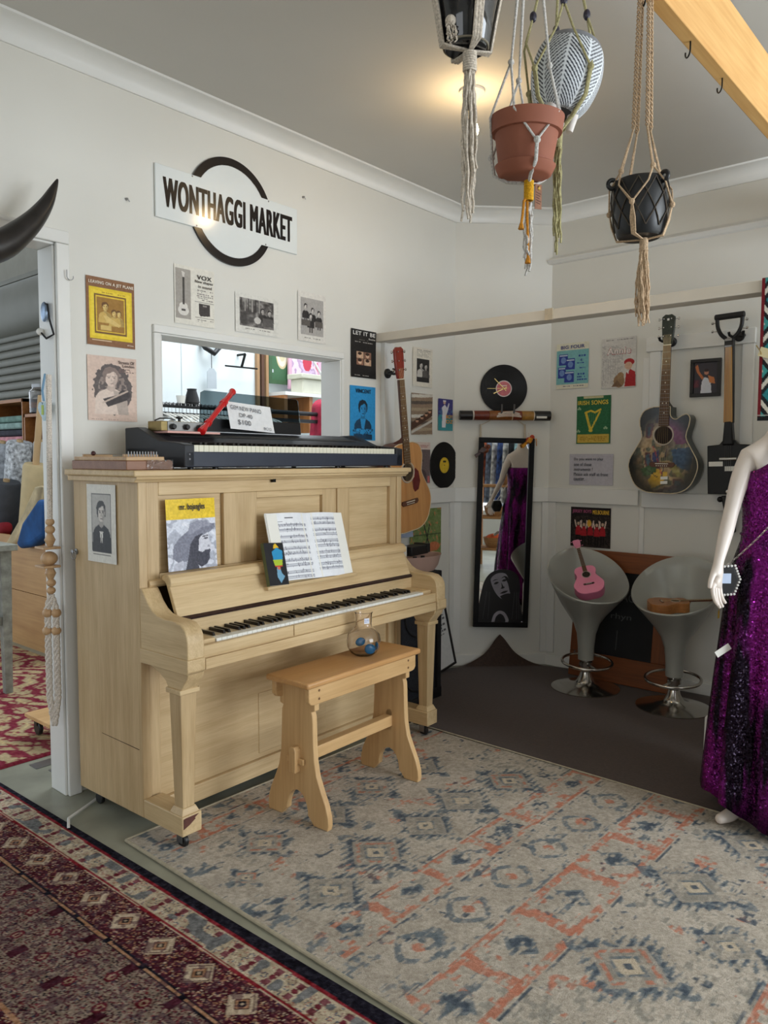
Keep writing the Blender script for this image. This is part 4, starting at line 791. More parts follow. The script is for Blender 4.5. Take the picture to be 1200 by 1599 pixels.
flat(loop([(-.04, .0), (-.03, .035), (-.005, .055), (.02, .04), (.03, .0)]), -.0136, 'printed_shirt', PRB)
# mirror hangs by two cords from the pegs, with ornaments at its top corners
for px0, px1, lx in ((779, 751, -.11), (799, 820, .10)):
    a = wallC(px0, 648, .03); b = wallC(px1, 664, .02); q = wallC(px1, 690, .012)
    o = obj('cord', MB().tube([a, (a+b)/2+np.array([0, 0, -.004]), b], .003, 6).tube([b+np.array([0, 0, .006]), q], .006, 6), M('cord_cream', (206, 192, 170), .8, var=.1), None); bpy.context.view_layer.update(); o.parent = mi; o.matrix_parent_inverse = mi.matrix_world.inverted()
def ornament(px, py, cols, label):
    a = wallC(px, py, .045); t_ = thing('hanging_ornament', label, 'ornament', a, CANG)
    obj('body', MB().ball((0, 0, 0), .03, 14, 10, (1.0, .7, .75)).ball((.025, 0, .022), .016, 12, 8), M('orn_%d_%d_%d' % cols[0], cols[0], .4, var=.3, scale=60), t_, smooth=60)
    obj('wing', MB().prism([(-.05, -.01), (-.02, .02), (.01, .012), (-.01, -.018)], 'y', -.026, -.018), M('orn_%d_%d_%d' % cols[1], cols[1], .4, var=.3, scale=60), t_, bevel=.002)
    obj('tail', MB().prism([(-.028, -.006), (-.066, -.03), (-.055, -.05), (-.02, -.02)], 'y', -.008, .004), M('orn_%d_%d_%d' % cols[1], cols[1], .4, var=.3, scale=60), t_, bevel=.002)
    obj('string', MB().tube([(.0, 0, .02), (.004, .01, .05)], .0015, 6), M('cord_cream', (206, 192, 170), .8), t_)
    return t_
ornament(757, 703, ((120, 62, 36), (70, 40, 28)), 'dark brown carved bird ornament on the mirror corner')
t_ = ornament(827, 688, ((196, 62, 22), (222, 150, 40)), 'orange and yellow bird ornament on the mirror corner'); t_.rotation_euler.z += .5
obj('ribbon', MB().tube([(.02, -.01, .0), (.05, -.012, .012), (.052, -.014, -.035)], .003, 6), M('orn_222_150_40', (222, 150, 40), .4), t_)
# ------------------------------------------------------------------ guitars
GOLDW = wood('fretboard_rosewood', (104, 68, 44), (70, 44, 28), 'z', 30, rough=.5)
def guitar(root, sc, body_m, side_m, neck_m, head_m, top_pic=None, cutaway=False, nstr=6, board_m=None, pick=None, bind=(222, 204, 170), bridge_m=None, tuner_m=None, head_w=.036, dots=True, deep=1.0):
    """local frame: x right, z up the neck, face at y = -depth; origin at the tail end on the back"""
    D = .098*sc*deep
    h = [(0, 0), (.09, .004), (.16, .045), (.198, .13), (.196, .19), (.165, .25), (.132, .31), (.13, .345), (.142, .39), (.143, .43), (.12, .475), (.07, .495), (.03, .498)]
    R = crom(h, 5); Lh = [(-x, z) for x, z in R]
    if cutaway: hr = [(0, 0), (.09, .004), (.16, .045), (.198, .13), (.196, .19), (.165, .25), (.132, .31), (.13, .345), (.142, .39), (.146, .43), (.13, .452), (.10, .445), (.065, .425), (.036, .445), (.032, .498)]; R = crom(hr, 5)
    out = [(x*sc, z*sc) for x, z in R]+[(x*sc, z*sc) for x, z in Lh[::-1][:-1]]
    obj('body', MB().prism(out, 'y', -D, 0), side_m, root, smooth=40, bevel=.002)
    if top_pic is None: 
        obj('soundboard', MB().prism([(x*.985, z*.985+.004*sc) for x, z in out], 'y', -D-.0012, -D+.001), body_m, root, smooth=0)
    else:
        from mathutils import geometry
        # coloured soundboard: a fine sheet clipped to the outline
        n = 74; xs = np.linspace(-.2*sc, .2*sc, n); zs = np.linspace(0, .5*sc, int(n*1.25)); me = bpy.data.meshes.new('soundboard')
        poly = np.array(out); XX, ZZ = np.meshgrid(xs, zs)
        inside = np.zeros_like(XX, bool); m = len(poly)
        for i in range(m):
            x0, z0_ = poly[i]; x1, z1 = poly[(i+1) % m]
            if z0_ == z1: continue
            t = (ZZ-z0_)/(z1-z0_); inside ^= (((z0_ <= ZZ) & (ZZ < z1)) | ((z1 <= ZZ) & (ZZ < z0_))) & (XX < x0+t*(x1-x0))
        pic = top_pic; ci = np.clip(((.5-(XX/(.4*sc)))*-1+1)*pic.w, 0, pic.w-1).astype(int); ri = np.clip((1-ZZ/(.5*sc))*pic.h, 0, pic.h-1).astype(int)
        C = pic.c[ri, ci]; ids = np.arange(XX.size).reshape(XX.shape); fs = []
        q = inside[:-1, :-1] & inside[1:, :-1] & inside[1:, 1:] & inside[:-1, 1:]
        for i, j in zip(*np.nonzero(q)): fs.append((ids[i, j], ids[i, j+1], ids[i+1, j+1], ids[i+1, j]))
        v = np.stack([XX, np.full_like(XX, -D-.0012), ZZ], -1).reshape(-1, 3); me.from_pydata(v.tolist(), [], [tuple(int(a) for a in f) for f in fs])
        a = me.attributes.new('ink', 'FLOAT_COLOR', 'POINT'); c4 = np.ones((len(v), 4), np.float32); c4[:, :3] = lin(C.reshape(-1, 3)); a.data.foreach_set('color', c4.reshape(-1))
        bmm = bmesh.new(); bmm.from_mesh(me); bmesh.ops.delete(bmm, geom=[x for x in bmm.verts if not x.link_faces], context='VERTS'); bmm.to_mesh(me); bmm.free()
        mesh_obj('soundboard', me, print_mat('lacquered_print', .14, 0, .6), root)
    if bind:
        bmk = M('binding_%d' % bind[0], bind, .4); e = [(x, -D, z) for x, z in out]; obj('binding', MB().tube(e, .0022*sc+.0006, 5, closed=True), bmk, root)
    hz = .335*sc
    obj('sound_hole', MB().lathe([(.05*sc, -D-.0016), (.05*sc, -D-.0022), (0, -D-.0022)], 32, (0, 0, hz), 'y'), M('hole_dark', (34, 20, 14), .8), root)
    obj('rosette', MB().tube([(.057*sc*math.cos(t), -D-.002, hz+.057*sc*math.sin(t)) for t in np.linspace(0, 2*PI, 41)[:-1]], .0045*sc, 6, closed=True), M('rosette_pale', (196, 184, 168), .4), root)
    bm_ = bridge_m or M('bridge_brown', (96, 58, 40), .5)
    br = obj('bridge', MB().prism([(-.075*sc, .162*sc), (-.07*sc, .178*sc), (.07*sc, .178*sc), (.075*sc, .162*sc), (.06*sc, .15*sc), (-.06*sc, .15*sc)], 'y', -D-.009*sc, -D), bm_, root, bevel=.001)
    obj('saddle', MB().box(-.038*sc, .038*sc, -D-.012*sc, -D-.008*sc, .168*sc, .172*sc), M('bone', (232, 226, 208), .4), br)
    for k in range(nstr): obj('bridge_pin', MB().ball((-.03*sc+.06*sc*k/(nstr-1), -D-.010*sc, .158*sc), .0033*sc, 8, 6), M('bone', (232, 226, 208), .4), br)
    nz0, nz1 = .385*sc, .845*sc
    w0, w1 = .029*sc, .0225*sc; yf = -D-.007*sc
    fb = obj('fretboard', MB().hexa([(-w0, yf, nz0), (w0, yf, nz0), (w0, yf+.006*sc, nz0), (-w0, yf+.006*sc, nz0)], [(-w1, yf, nz1), (w1, yf, nz1), (w1, yf+.006*sc, nz1), (-w1, yf+.006*sc, nz1)]), board_m or GOLDW, root)
    fm = MB(); z = nz1; 
    for k in range(1, 20 if nstr == 6 else 13):
        z = nz1-(nz1-.17*sc)*(1-2**(-k/12)); 
        if z < nz0: break
        ww = w0+(w1-w0)*(z-nz0)/(nz1-nz0); fm.box(-ww, ww, yf-.001, yf+.001, z-.0009, z+.0009)
    obj('frets', fm, STEEL, fb)
    if dots:
        for k in (3, 5, 7, 9, 12, 15):
            zz = nz1-(nz1-.17*sc)*(1-(2**(-k/12)+2**(-(k-1)/12))/2)
            for dx in ((-.011*sc, .011*sc) if k == 12 else (0,)):
                if zz > nz0: obj('fret_dot', MB().lathe([(.0038*sc, yf), (.0038*sc, yf-.0006), (0, yf-.0006)], 10, (dx, 0, zz), 'y'), M('pearl', (226, 222, 212), .3), fb)
    obj('neck', MB().prism([(-w1*.98, yf+.006*sc), (w1*.98, yf+.006*sc), (w1*.7, yf+.02*sc), (0, yf+.026*sc), (-w1*.7, yf+.02*sc)], 'z', .49*sc, nz1), neck_m, root, smooth=60)
    obj('heel', MB().prism([(yf+.006*sc, .47*sc), (yf+.006*sc, .54*sc), (yf+.03*sc, .52*sc), (-.02*sc, .497*sc), (-.02*sc, .47*sc)], 'x', -.024*sc, .024*sc), neck_m, root, bevel=.003)
    obj('nut', MB().box(-w1, w1, yf-.002*sc, yf+.006*sc, nz1, nz1+.005*sc), M('bone', (232, 226, 208), .4), root)
    hw = head_w*sc; hl = .175*sc
    hp = [(-w1, nz1+.005*sc), (-hw*.85, nz1+.04*sc), (-hw, nz1+hl*.55), (-hw*1.02, nz1+hl*.92), (-hw*.5, nz1+hl), (0, nz1+hl*.985), (hw*.5, nz1+hl), (hw*1.02, nz1+hl*.92), (hw, nz1+hl*.55), (hw*.85, nz1+.04*sc), (w1, nz1+.005*sc)]
    hd = obj('headstock', MB().prism(hp, 'y', yf+.003*sc, yf+.019*sc), head_m, root, bevel=.002)
    tm = tuner_m or CHROME; ns = nstr//2
    for s_ in (-1, 1):
        for k in range(ns):
            zz = nz1+hl*(.3+.55*k/max(1, ns-1))
            tn = obj('tuner', MB().lathe([(.0035*sc, 0), (.0035*sc, -.012*sc), (0, -.013*sc)], 8, (s_*hw*.6, yf+.004*sc, zz), 'y').tube([(s_*hw, yf+.012*sc, zz), (s_*(hw+.014*sc), yf+.012*sc, zz)], .003*sc, 6), tm, root)
            obj('tuner_button', MB().ball((0, 0, 0), .0085*sc, 10, 6, (.8, .5, 1)), tm, tn, loc=(s_*(hw+.02*sc), yf+.012*sc, zz))
    sm = MB()
    for k in range(nstr):
        u = -1+2*k/(nstr-1); sm.tube([(u*.03*sc, -D-.0115*sc, .168*sc), (u*w1*.85, yf-.003*sc, nz1+.004*sc), (u*hw*.55, yf+.001*sc, nz1+hl*.35)], .00045*sc+.0001, 4)
    obj('strings', sm, M('bronze_string', (190, 165, 120), .3, .9), root)
    if pick: obj('pickguard', MB().prism([(x*sc, z*sc) for x, z in ((.035, .285), (.06, .30), (.06, .335), (.072, .35), (.10, .325), (.11, .27), (.09, .225), (.055, .215), (.04, .24))], 'y', -D-.0026, -D-.001), pick, root)
    return root
def yoke(loc, ang, label, dist=.05):
    t_ = thing('guitar_hanger', label, 'hanger', loc, ang, 'black guitar hangers')
    obj('back_plate', MB().lathe([(.028, 0), (.028, -.008), (.022, -.014), (0, -.014)], 20, ax='y'), BLACK, t_)
    obj('stem', MB().tube([(0, -.01, 0), (0, -dist, .0)], .007, 8), BLACKM, t_)
    for s_ in (-1, 1): obj('arm', MB().tube([(0, -dist, 0), (s_*.026, -dist-.002, -.002), (s_*.034, -dist-.02, 0), (s_*.036, -dist-.05, .004), (s_*.038, -dist-.056, .02)], .0075, 8), BLACK, t_, smooth=60)
    return t_
# natural guitar hanging on the post
SPR = wood('spruce_top', (214, 158, 98), (190, 130, 74), 'z', 22, rough=.3, bump=.04); MAH = wood('mahogany', (120, 62, 38), (88, 42, 26), 'z', 26, rough=.3)
g1 = thing('acoustic_guitar', 'natural blond acoustic guitar with a dark red pickguard hanging beside the piano', 'guitar', (3.468, 2.905, .955), rot=(.02, math.radians(-8.5), .02))
guitar(g1, 1.03, SPR, MAH, MAH, wood('red_head', (150, 52, 34), (112, 34, 24), 'z', 30, rough=.25), pick=M('pickguard_red', (104, 26, 26), .2, var=.3, scale=20))
yoke((3.395, YA-.03, 1.862), 0, 'black wall hanger holding the blond guitar beside the piano', .025)
# painted cutaway guitar on the right wall
p = Pic(1.25, (60, 56, 48), 90)
d = np.hypot((p.X-.5)/.5, (p.Y-.55)/.5); p.blotch(0, 0, 1, 1, [(150, 120, 84), (120, 104, 78), (96, 96, 74), (176, 150, 112), (104, 66, 66), (64, 84, 96)], 6, 21)
p.poly([(.52, .1), (.98, .1), (.95, .4), (.7, .44), (.55, .3)], (116, 44, 84)); p.poly([(.62, .5), (.95, .45), (.9, .75), (.66, .66)], (44, 74, 104)); p.poly([(.3, .86), (.42, .72), (.6, .76), (.5, .9), (.36, .95)], (206, 164, 50)); p.poly([(.18, .72), (.4, .66), (.42, .76), (.24, .82)], (62, 96, 60)); p.poly([(.5, .62), (.72, .8), (.86, .84), (.7, .68)], (150, 140, 84)); p.poly([(.34, .55), (.44, .5), (.46, .68), (.38, .7)], (56, 60, 104)); p.line(.36, .46, .5, .78, .012, (176, 60, 60)); p.line(.56, .5, .5, .8, .012, (60, 40, 60)); p.line(.22, .7, .44, .82, .01, (30, 30, 30)); p.grain(46, 34)
edge = np.clip((d-.62)/.34, 0, 1)[..., None]; zz = p.Y; p.c = p.c*(1-edge)+np.array((22, 24, 22))*edge
g2 = thing('painted_guitar', 'black edged acoustic cutaway guitar with a colourful painted top on the right wall', 'guitar', (XB-.03, 1.712, 1.178), rot=(0, math.radians(1.0), -PI/2))
guitar(g2, 1.0, None, M('dark_green_lacquer', (36, 44, 36), .2, var=.2, scale=5), wood('dark_neck', (70, 60, 44), (48, 40, 30), 'z', 30), M('green_black_head', (40, 48, 38), .25, var=.3, scale=30), top_pic=p, cutaway=True)
for z in (.052, .078): obj('price_sticker', MB().prism([(-.005, z), (.036, z+.003), (.036, z+.02), (-.005, z+.017)], 'y', -.1, -.1006), PAPER, g2)
obj('logo', MB().box(-.006, .006, -.1035, -.1025, .985, .997), PAPER, g2)
yoke((XB-.025, 1.71, 2.055), -PI/2, 'black wall hanger holding the painted guitar', .045)
# shovel guitar
sv = thing('shovel_guitar', 'home made guitar built on a garden spade with a wooden neck on the right wall', 'guitar', (XB-.03, 1.345, 1.052), rot=(0, math.radians(-1.5), -PI/2))
SPB = M('spade_black', (20, 19, 20), .35, .3, var=.2, scale=12)
obj('blade', MB().prism([(-.112, .13), (.112, .13), (.115, .40), (.05, .405), (.03, .43), (-.03, .43), (-.05, .405), (-.115, .40)], 'y', -.065, -.03), SPB, sv, bevel=.004)
obj('socket', MB().prism([(-.03, .40), (.03, .40), (.024, .47), (.02, .53), (-.02, .53), (-.024, .47)], 'y', -.085, -.035), SPB, sv, bevel=.008)
obj('neck', MB().box(-.026, .026, -.07, -.045, .52, .985), M('neck_black', (24, 22, 22), .4), sv, bevel=.006)
obj('fretboard', MB().prism([(-.024, .525), (.022, .525), (.017, .935), (-.017, .935)], 'y', -.08, -.07), wood('blond_board', (206, 158, 92), (176, 126, 66), 'z', 24), sv, bevel=.001)
obj('nut', MB().box(-.018, .018, -.085, -.07, .935, .942).box(-.018, .018, -.083, -.07, .968, .98), STEEL, sv)
hp = crom([(-.02, .985), (-.045, 1.01), (-.062, 1.05), (-.066, 1.10)], 5); hn = [(x, -.06, z) for x, z in hp]
obj('handle_frame', MB().tube(hn, .011, 10).tube([(-x, y, z) for x, y, z in hn], .011, 10), SPB, sv, smooth=60)
obj('grip', MB().lathe([(.013, -.078), (.017, -.074), (.017, .074), (.013, .078)], 16, (0, -.06, 1.105), 'x'), M('grip_rubber', (28, 26, 26), .7), sv)
for s_ in (-1, 1):
    for z in (1.03, 1.075): obj('tuner', MB().tube([(s_*.058, -.06, z), (s_*.085, -.062, z)], .003, 6).ball((s_*.09, -.062, z), .008, 8, 6), CHROME, sv)
obj('pickup', MB().tube([(-.045, -.07, .325), (.045, -.07, .325)], .009, 10).box(-.04, .04, -.075, -.066, .318, .332), CHROME, sv)
for x, y in ((-.105, .285), (-.02, .258)): obj('price_sticker', MB().box(x, x+.075, -.0665, -.065, y, y+.026), PAPER, sv)
sm = MB(); [sm.tube([(-.015+.01*k, -.075, .26), (-.012+.008*k, -.088, .945)], .0006, 4) for k in range(4)]; obj('strings', sm, STEEL, sv)
obj('knob', MB().lathe([(.009, -.065), (.009, -.08), (0, -.081)], 12, (.0, 0, .145), 'y').lathe([(.009, -.065), (.009, -.08), (0, -.081)], 12, (.095, 0, .355), 'y'), CHROME, sv)
obj('strap', MB().prism([(-.045, .12), (.035, .12), (.03, .05), (.035, -.08), (.0, -.1), (-.03, -.07), (-.03, .04)], 'y', -.05, -.03).ball((-.05, -.045, .1), .016, 10, 8), SPB, sv, bevel=.006)
yoke((XB-.025, 1.338, 2.05), -PI/2, 'black wall hanger holding the shovel guitar', .01)
# ------------------------------------------------------------------ bar stools
SHELL = M('silver_grey_shell', (168, 168, 160), .3, .15, var=.04, scale=3, coat=.3)
def make_stool(label, loc, rz):
    st = thing('bar_stool', label, 'stool', loc, rz)
    obj('base', MB().lathe([(.2, .0), (.2, .006), (.17, .014), (.11, .024), (.06, .036), (.05, .05), (.036, .075), (.03, .10), (.0, .10)], 48), CHROME, st, smooth=50)
    obj('gas_column', MB().lathe([(.026, .095), (.026, .135), (.038, .135), (.038, .16), (.025, .162), (.025, .2), (0, .2)], 28), CHROME, st, smooth=40)
    fr = [(.145*math.cos(t)-.02, .145*math.sin(t), .165+.012*math.cos(t)) for t in np.linspace(0, 2*PI, 41)[:-1]]
    obj('foot_ring', MB().tube(fr, .0085, 10, closed=True).tube([(-.16, 0, .155), (.0, 0, .15)], .008, 8), CHROME, st, smooth=60)
    n = 48; prof = [(.046, .175), (.048, .25), (.056, .33), (.075, .39), (.108, .44), (.148, .478), (.186, .51), (.214, .535), (.232, .552)]
    inner = [(.229, .560), (.214, .556), (.19, .548), (.15, .538), (.10, .531), (.05, .53), (0, .53)]
    mb_ = MB(); rows = prof+inner
    for r, z in rows:
        for k in range(n):
            t = 2*PI*k/n; bk = ((1+math.cos(t))/2)**1.15; s_ = max(0, (r-.10)/.132)**1.7
            zz = z+.268*bk*s_; rr = r*(1+.04*s_*(1-bk)); sh = -.035*bk*s_
            mb_.v.append(((rr+sh)*math.cos(t)+.0, rr*math.sin(t), zz))
    m = len(rows)
    for i in range(m-1):
        for k in range(n): mb_.f.append((i*n+k, i*n+(k+1) % n, (i+1)*n+(k+1) % n, (i+1)*n+k))
    mb_.f.append(tuple(range(n))[::-1])
    obj('seat_shell', mb_, SHELL, st, smooth=70)
    obj('rivet', MB().lathe([(.008, -.002), (.008, .003), (0, .004)], 12), CHROME, st, loc=(-.165, .0, .497), rot=(0, -2.2, 0))
    return st
S1 = (4.20, 2.05); S2 = (4.19, 1.52); AW = Vector((.9, .436, 0)); LF = Vector((-.436, .9, 0))
make_stool('silver grey tulip bar stool holding the pink ukulele', (*S1, .008), math.radians(46))
make_stool('silver grey tulip bar stool holding the small wooden ukulele', (*S2, .008), math.radians(2))
PINK = M('pink_lacquer', (236, 140, 170), .3, var=.04); PINKD = M('pink_side', (196, 106, 140), .35, var=.05)
# pink ukulele leaning on the stool back
a = Vector((*S1, .566))-AW*.13-LF*.03; b = a+LF*.10+AW*.33+Vector((0, 0, .265))
zax = (b-a).normalized(); fwd = Vector((-.9, -.44, .55)); yax = -(fwd-fwd.dot(zax)*zax).normalized(); xax = yax.cross(zax)
uk = thing('ukulele', 'pink ukulele leaning in the grey bar stool', 'ukulele'); uk.rotation_mode = 'QUATERNION'
uk.rotation_quaternion = Matrix((xax, yax, zax)).transposed().to_quaternion(); uk.location = a
guitar(uk, .43, PINK, PINKD, PINK, PINK, nstr=4, deep=1.4, bind=None, bridge_m=M('bridge_dark', (60, 34, 34), .5), tuner_m=PINK, head_w=.05, dots=False)
# wooden ukulele lying on the other stool
a = Vector((S2[0]-.145, S2[1]+.095, .553)); zax = Vector((.60, -.80, .05)).normalized(); up = Vector((-.1, 0, 1)); yax = -(up-up.dot(zax)*zax).normalized(); xax = yax.cross(zax)
uk2 = thing('ukulele', 'small brown wooden ukulele lying in the grey bar stool', 'ukulele'); uk2.rotation_mode = 'QUATERNION'; uk2.rotation_quaternion = Matrix((xax, yax, zax)).transposed().to_quaternion(); uk2.location = a
UKW = wood('ukulele_wood', (176, 116, 62), (132, 78, 38), 'z', 26, rough=.3)
guitar(uk2, .42, UKW, UKW, MAH, MAH, nstr=4, deep=1.25, bind=None, head_w=.046, dots=False)
tg = obj('yellow_tag', MB().prism([(-.012, -.07), (.012, -.07), (.012, -.035), (.006, -.026), (-.006, -.026), (-.012, -.035)], 'y', -.001, .001).tube([(0, 0, -.03), (.002, 0, .0)], .0008, 4), M('yellow_card', (222, 176, 40), .6), uk2); tg.rotation_mode = 'QUATERNION'; tg.rotation_quaternion = uk2.rotation_quaternion.inverted(); tg.location = (.0, -.02, .37)
# ------------------------------------------------------------------ chalkboard leaning on the wall
cb = thing('chalkboard', 'black chalkboard in a wide orange brown timber frame leaning behind the stools', 'chalkboard', (4.415, 1.945, .008), rot=(-.135, 0, -PI/2))
CBW = wood('chalk_frame', (138, 76, 34), (104, 54, 24), 'x', 18, rough=.4); CBZ = wood('chalk_frame_up', (138, 76, 34), (104, 54, 24), 'z', 18, rough=.4)
W_, H_ = .32, .80
obj('rail', MB().box(-W_, W_, -.022, 0, H_-.125, H_), CBW, cb, bevel=.003); obj('rail', MB().box(-W_, W_, -.022, 0, 0, .16), CBW, cb, bevel=.003)
obj('stile', MB().box(-W_, -W_+.12, -.0215, 0, .16, H_-.125), CBZ, cb, bevel=.003); obj('stile', MB().box(W_-.12, W_, -.0215, 0, .16, H_-.125), CBZ, cb, bevel=.003)
obj('board', MB().box(-W_+.11, W_-.11, -.012, -.002, .15, H_-.11), M('chalkboard_black', (20, 20, 22), .75, var=.3, scale=8), cb)
CH = ink(84, 84, 84); letter(cb, 'AC', -.01, .50, .08, .05, CH, -.0125, bold=0); letter(cb, 'rhyn', -.07, .38, .13, .045, CH, -.0125, bold=0)
obj('chalk_mark', MB().prism([(-.025, .2), (-.022, .2), (-.02, .32), (-.024, .32)], 'y', -.0125, -.013).prism([(.21, .40), (.25, .43), (.25, .44), (.21, .41)], 'y', -.0225, -.023).prism([(-.29, .13), (-.28, .15), (-.285, .16), (-.295, .14)], 'y', -.0225, -.023), CH, cb)
# ------------------------------------------------------------------ amplifier, tub and things behind the piano
am = thing('amplifier', 'black speaker cabinet standing behind the end of the piano', 'speaker', (3.30, 2.73, .008), .02)
AB = M('amp_vinyl', (24, 24, 27), .6, var=.15, scale=80, bump=.2, bscale=200)
mb_ = MB().box(-.2, .2, -.10, .13, .0, .73).box(-.2, -.165, -.13, -.10, 0, .73).box(.165, .2, -.13, -.10, 0, .73).box(-.165, .165, -.13, -.10, 0, .035).box(-.165, .165, -.13, -.10, .695, .73)
obj('cabinet', mb_, AB, am, bevel=.004)
obj('grille', MB().box(-.165, .165, -.113, -.10, .035, .695), M('grille_cloth', (34, 36, 44), .8, var=.4, scale=120, bump=.5, bscale=260), am)
for z in (.19, .50): obj('speaker_cone', MB().tube([(.12*math.cos(t), -.115, z+.12*math.sin(t)) for t in np.linspace(0, 2*PI, 33)[:-1]], .006, 6, closed=True), AB, am)
obj('corner_guard', MB().box(.12, .2, -.134, -.128, .0, .06), BLACK, am, bevel=.006); obj('corner_guard', MB().box(-.2, -.12, -.134, -.128, 0, .06), BLACK, am, bevel=.006)
tb = thing('storage_tub', 'oval pinkish beige tub of small boxes on the black speaker', 'tub', (3.37, 2.70, .742))
mb_ = MB(); n = 36; rows = [(.13, .0), (.155, .03), (.172, .085), (.176, .09), (.170, .088), (.152, .03), (.13, .006), (0, .006)]
for r, z in rows:
    for k in range(n): t = 2*PI*k/n; mb_.v.append((r*1.08*math.cos(t), r*.72*math.sin(t), z))
for i in range(len(rows)-1):
    for k in range(n): mb_.f.append((i*n+k, i*n+(k+1) % n, (i+1)*n+(k+1) % n, (i+1)*n+k))
mb_.f.append(tuple(range(n))[::-1]); obj('body', mb_, M('tub_plastic', (200, 166, 152), .5, var=.05), tb, smooth=50)
o = obj('black_carton', MB().box(-.095, .095, -.04, .04, 0, .052).box(.07, .11, -.044, .044, .006, .058), BLACK, None, bevel=.003, loc=(3.385, 2.715, .83), rot=(0, 0, .15)); tag(o, 'long black carton lying across the beige tub', 'carton')
o = obj('white_carton', MB().box(-.035, .035, -.03, .03, 0, .06), PAPER, None, bevel=.003, loc=(3.235, 2.70, .83), rot=(0, 0, .2)); tag(o, 'small white carton in the beige tub', 'carton')
for k, (x, y) in enumerate(((3.31, 2.65), (3.375, 2.645))):
    j = thing('small_bottle', 'small clear bottle with a dark cap in the beige tub', 'bottle', (x, y, .752), 0, 'bottles in the beige tub')
    obj('body', MB().lathe([(.018, 0), (.02, .004), (.02, .05), (.01, .062), (0, .062)], 16), GL, j); obj('cap', MB().lathe([(.012, .062), (.012, .078), (0, .078)], 14), BLACK, j)
for k in range(3):
    o = obj('cassette', MB().box(-.05, .05, -.032, .032, 0, .016), M('cassette_%d' % k, ((40, 36, 36), (200, 190, 180), (90, 50, 40))[k], .4), None, bevel=.002, loc=(3.44, 2.67, .752+.0165*k), rot=(0, 0, .1*k)); tag(o, ('dark cassette case at the bottom of the stack in the tub', 'pale cassette case in the middle of the stack in the tub', 'brown cassette case on top of the stack in the tub')[k], 'cassette')
lf = thing('leaning_frame', 'thin black frame with a white lettered sheet leaning on the wall behind the speaker', 'picture frame', (3.83, 2.872, .014), rot=(-.13, math.radians(-9), .04))
obj('frame', MB().box(-.2, .2, -.012, 0, 0, .014).box(-.2, .2, -.012, 0, .536, .55).box(-.2, -.186, -.012, 0, .014, .536).box(.186, .2, -.012, 0, .014, .536), M('black_frame', (26, 22, 22), .4), lf, bevel=.001)
p = Pic(1.4, (226, 226, 224), 60); p.script(.5, .28, .95, .62, 9, (90, 90, 94)); p.script(.5, .12, .9, .2, 2, (120, 120, 124)); sheet('lettered_sheet', p, .372, .522, print_mat(), lf, 0, -.004).location.z = .275
# ------------------------------------------------------------------ mannequin, dress, bag
MX = np.array([math.sin(YAW), -math.cos(YAW)]); MY = np.array([math.cos(YAW), math.sin(YAW)])
mc = MY*2.86+MX*1.478
mn = thing('mannequin', 'white shop mannequin in a floor length purple sequin dress', 'mannequin', (mc[0], mc[1], .008), YAW-PI/2)
V = []; E_ = []; R = []
def jn(p, r, par=None):
    V.append(p); R.append(r if hasattr(r, '__len__') else (r, r))
    if par is not None: E_.append((par, len(V)-1))
    return len(V)-1
pel = jn((0, 0, .93), (.135, .105)); wst = jn((0, -.005, 1.08), (.105, .085), pel); chs = jn((0, 0, 1.27), (.12, .09), wst); uch = jn((0, .005, 1.37), (.085, .065), chs); nk = jn((0, .0, 1.46), .045, uch); nk2 = jn((0, -.01, 1.53), .045, nk); hd = jn((0, -.02, 1.60), (.065, .08), nk2); hd2 = jn((0, -.02, 1.68), (.07, .085), hd); hd3 = jn((0, -.01, 1.74), (.045, .055), hd2)
def arm(s_, el, wr, hand_dir):
    sh = jn((s_*.12, .005, 1.37), .046, uch); s2 = jn((s_*.145, .0, 1.315), .039, sh); e1 = jn(tuple((np.array((s_*.15, 0, 1.32))+np.array(el))/2), .033, s2); e = jn(el, .028, e1); f1 = jn(tuple((np.array(el)*.62+np.array(wr)*.38)), .028, e); w_ = jn(wr, .018, f1)
    hd_ = np.array(hand_dir); hd_ = hd_/np.linalg.norm(hd_); acr = np.array((.78*s_, -.62, -.1)); acr = acr-(acr@hd_)*hd_; acr /= np.linalg.norm(acr); nrm_ = np.cross(hd_, acr)
    pm = np.array(wr)+hd_*.035; k0 = jn(tuple(pm), .022, w_); k1 = jn(tuple(pm+hd_*.03), .02, k0)
    base = pm+hd_*.05
    for q, (off, ln) in enumerate(((.027, .064), (.0092, .074), (-.0092, .07), (-.0265, .055))):
        st_ = base+acr*off; a_ = jn(tuple(st_), .0085, k1); b_ = jn(tuple(st_+hd_*ln*.45+nrm_*.006*s_), .0078, a_); c_ = jn(tuple(st_+hd_*ln*.8+nrm_*.016*s_), .007, b_); jn(tuple(st_+hd_*ln+nrm_*.028*s_), .0055, c_)
    ts = pm+acr*.026; a_ = jn(tuple(ts), .0115, k0); b_ = jn(tuple(ts+acr*.016+hd_*.03), .0098, a_); jn(tuple(ts+acr*.02+hd_*.058), .0078, b_)
arm(-1, (-.190, -.015, 1.165), (-.262, -.085, .985), (-.10, -.12, -1)); arm(1, (.198, -.015, 1.165), (.235, -.085, .975), (.02, -.10, -1))
for s_ in (-1, 1):
    h = jn((s_*.085, 0, .85), .085, pel); kn = jn((s_*.09, -.01, .48), .052, h); cf = jn((s_*.095, .01, .33), .046, kn); an = jn((s_*.10, .015, .085), .03, cf); he = jn((s_*.125, -.02, .04), .03, an); ba = jn((s_*.175, -.055, .028), .027, he); jn((s_*.232, -.075, .02), .018, ba)
me = bpy.data.meshes.new('body'); me.from_pydata(V, E_, []); bo = mesh_obj('body', me, M('mannequin_white', (226, 214, 204), .35, var=.03), mn)
sk = bo.modifiers.new('skin', 'SKIN'); sk.use_smooth_shade = True
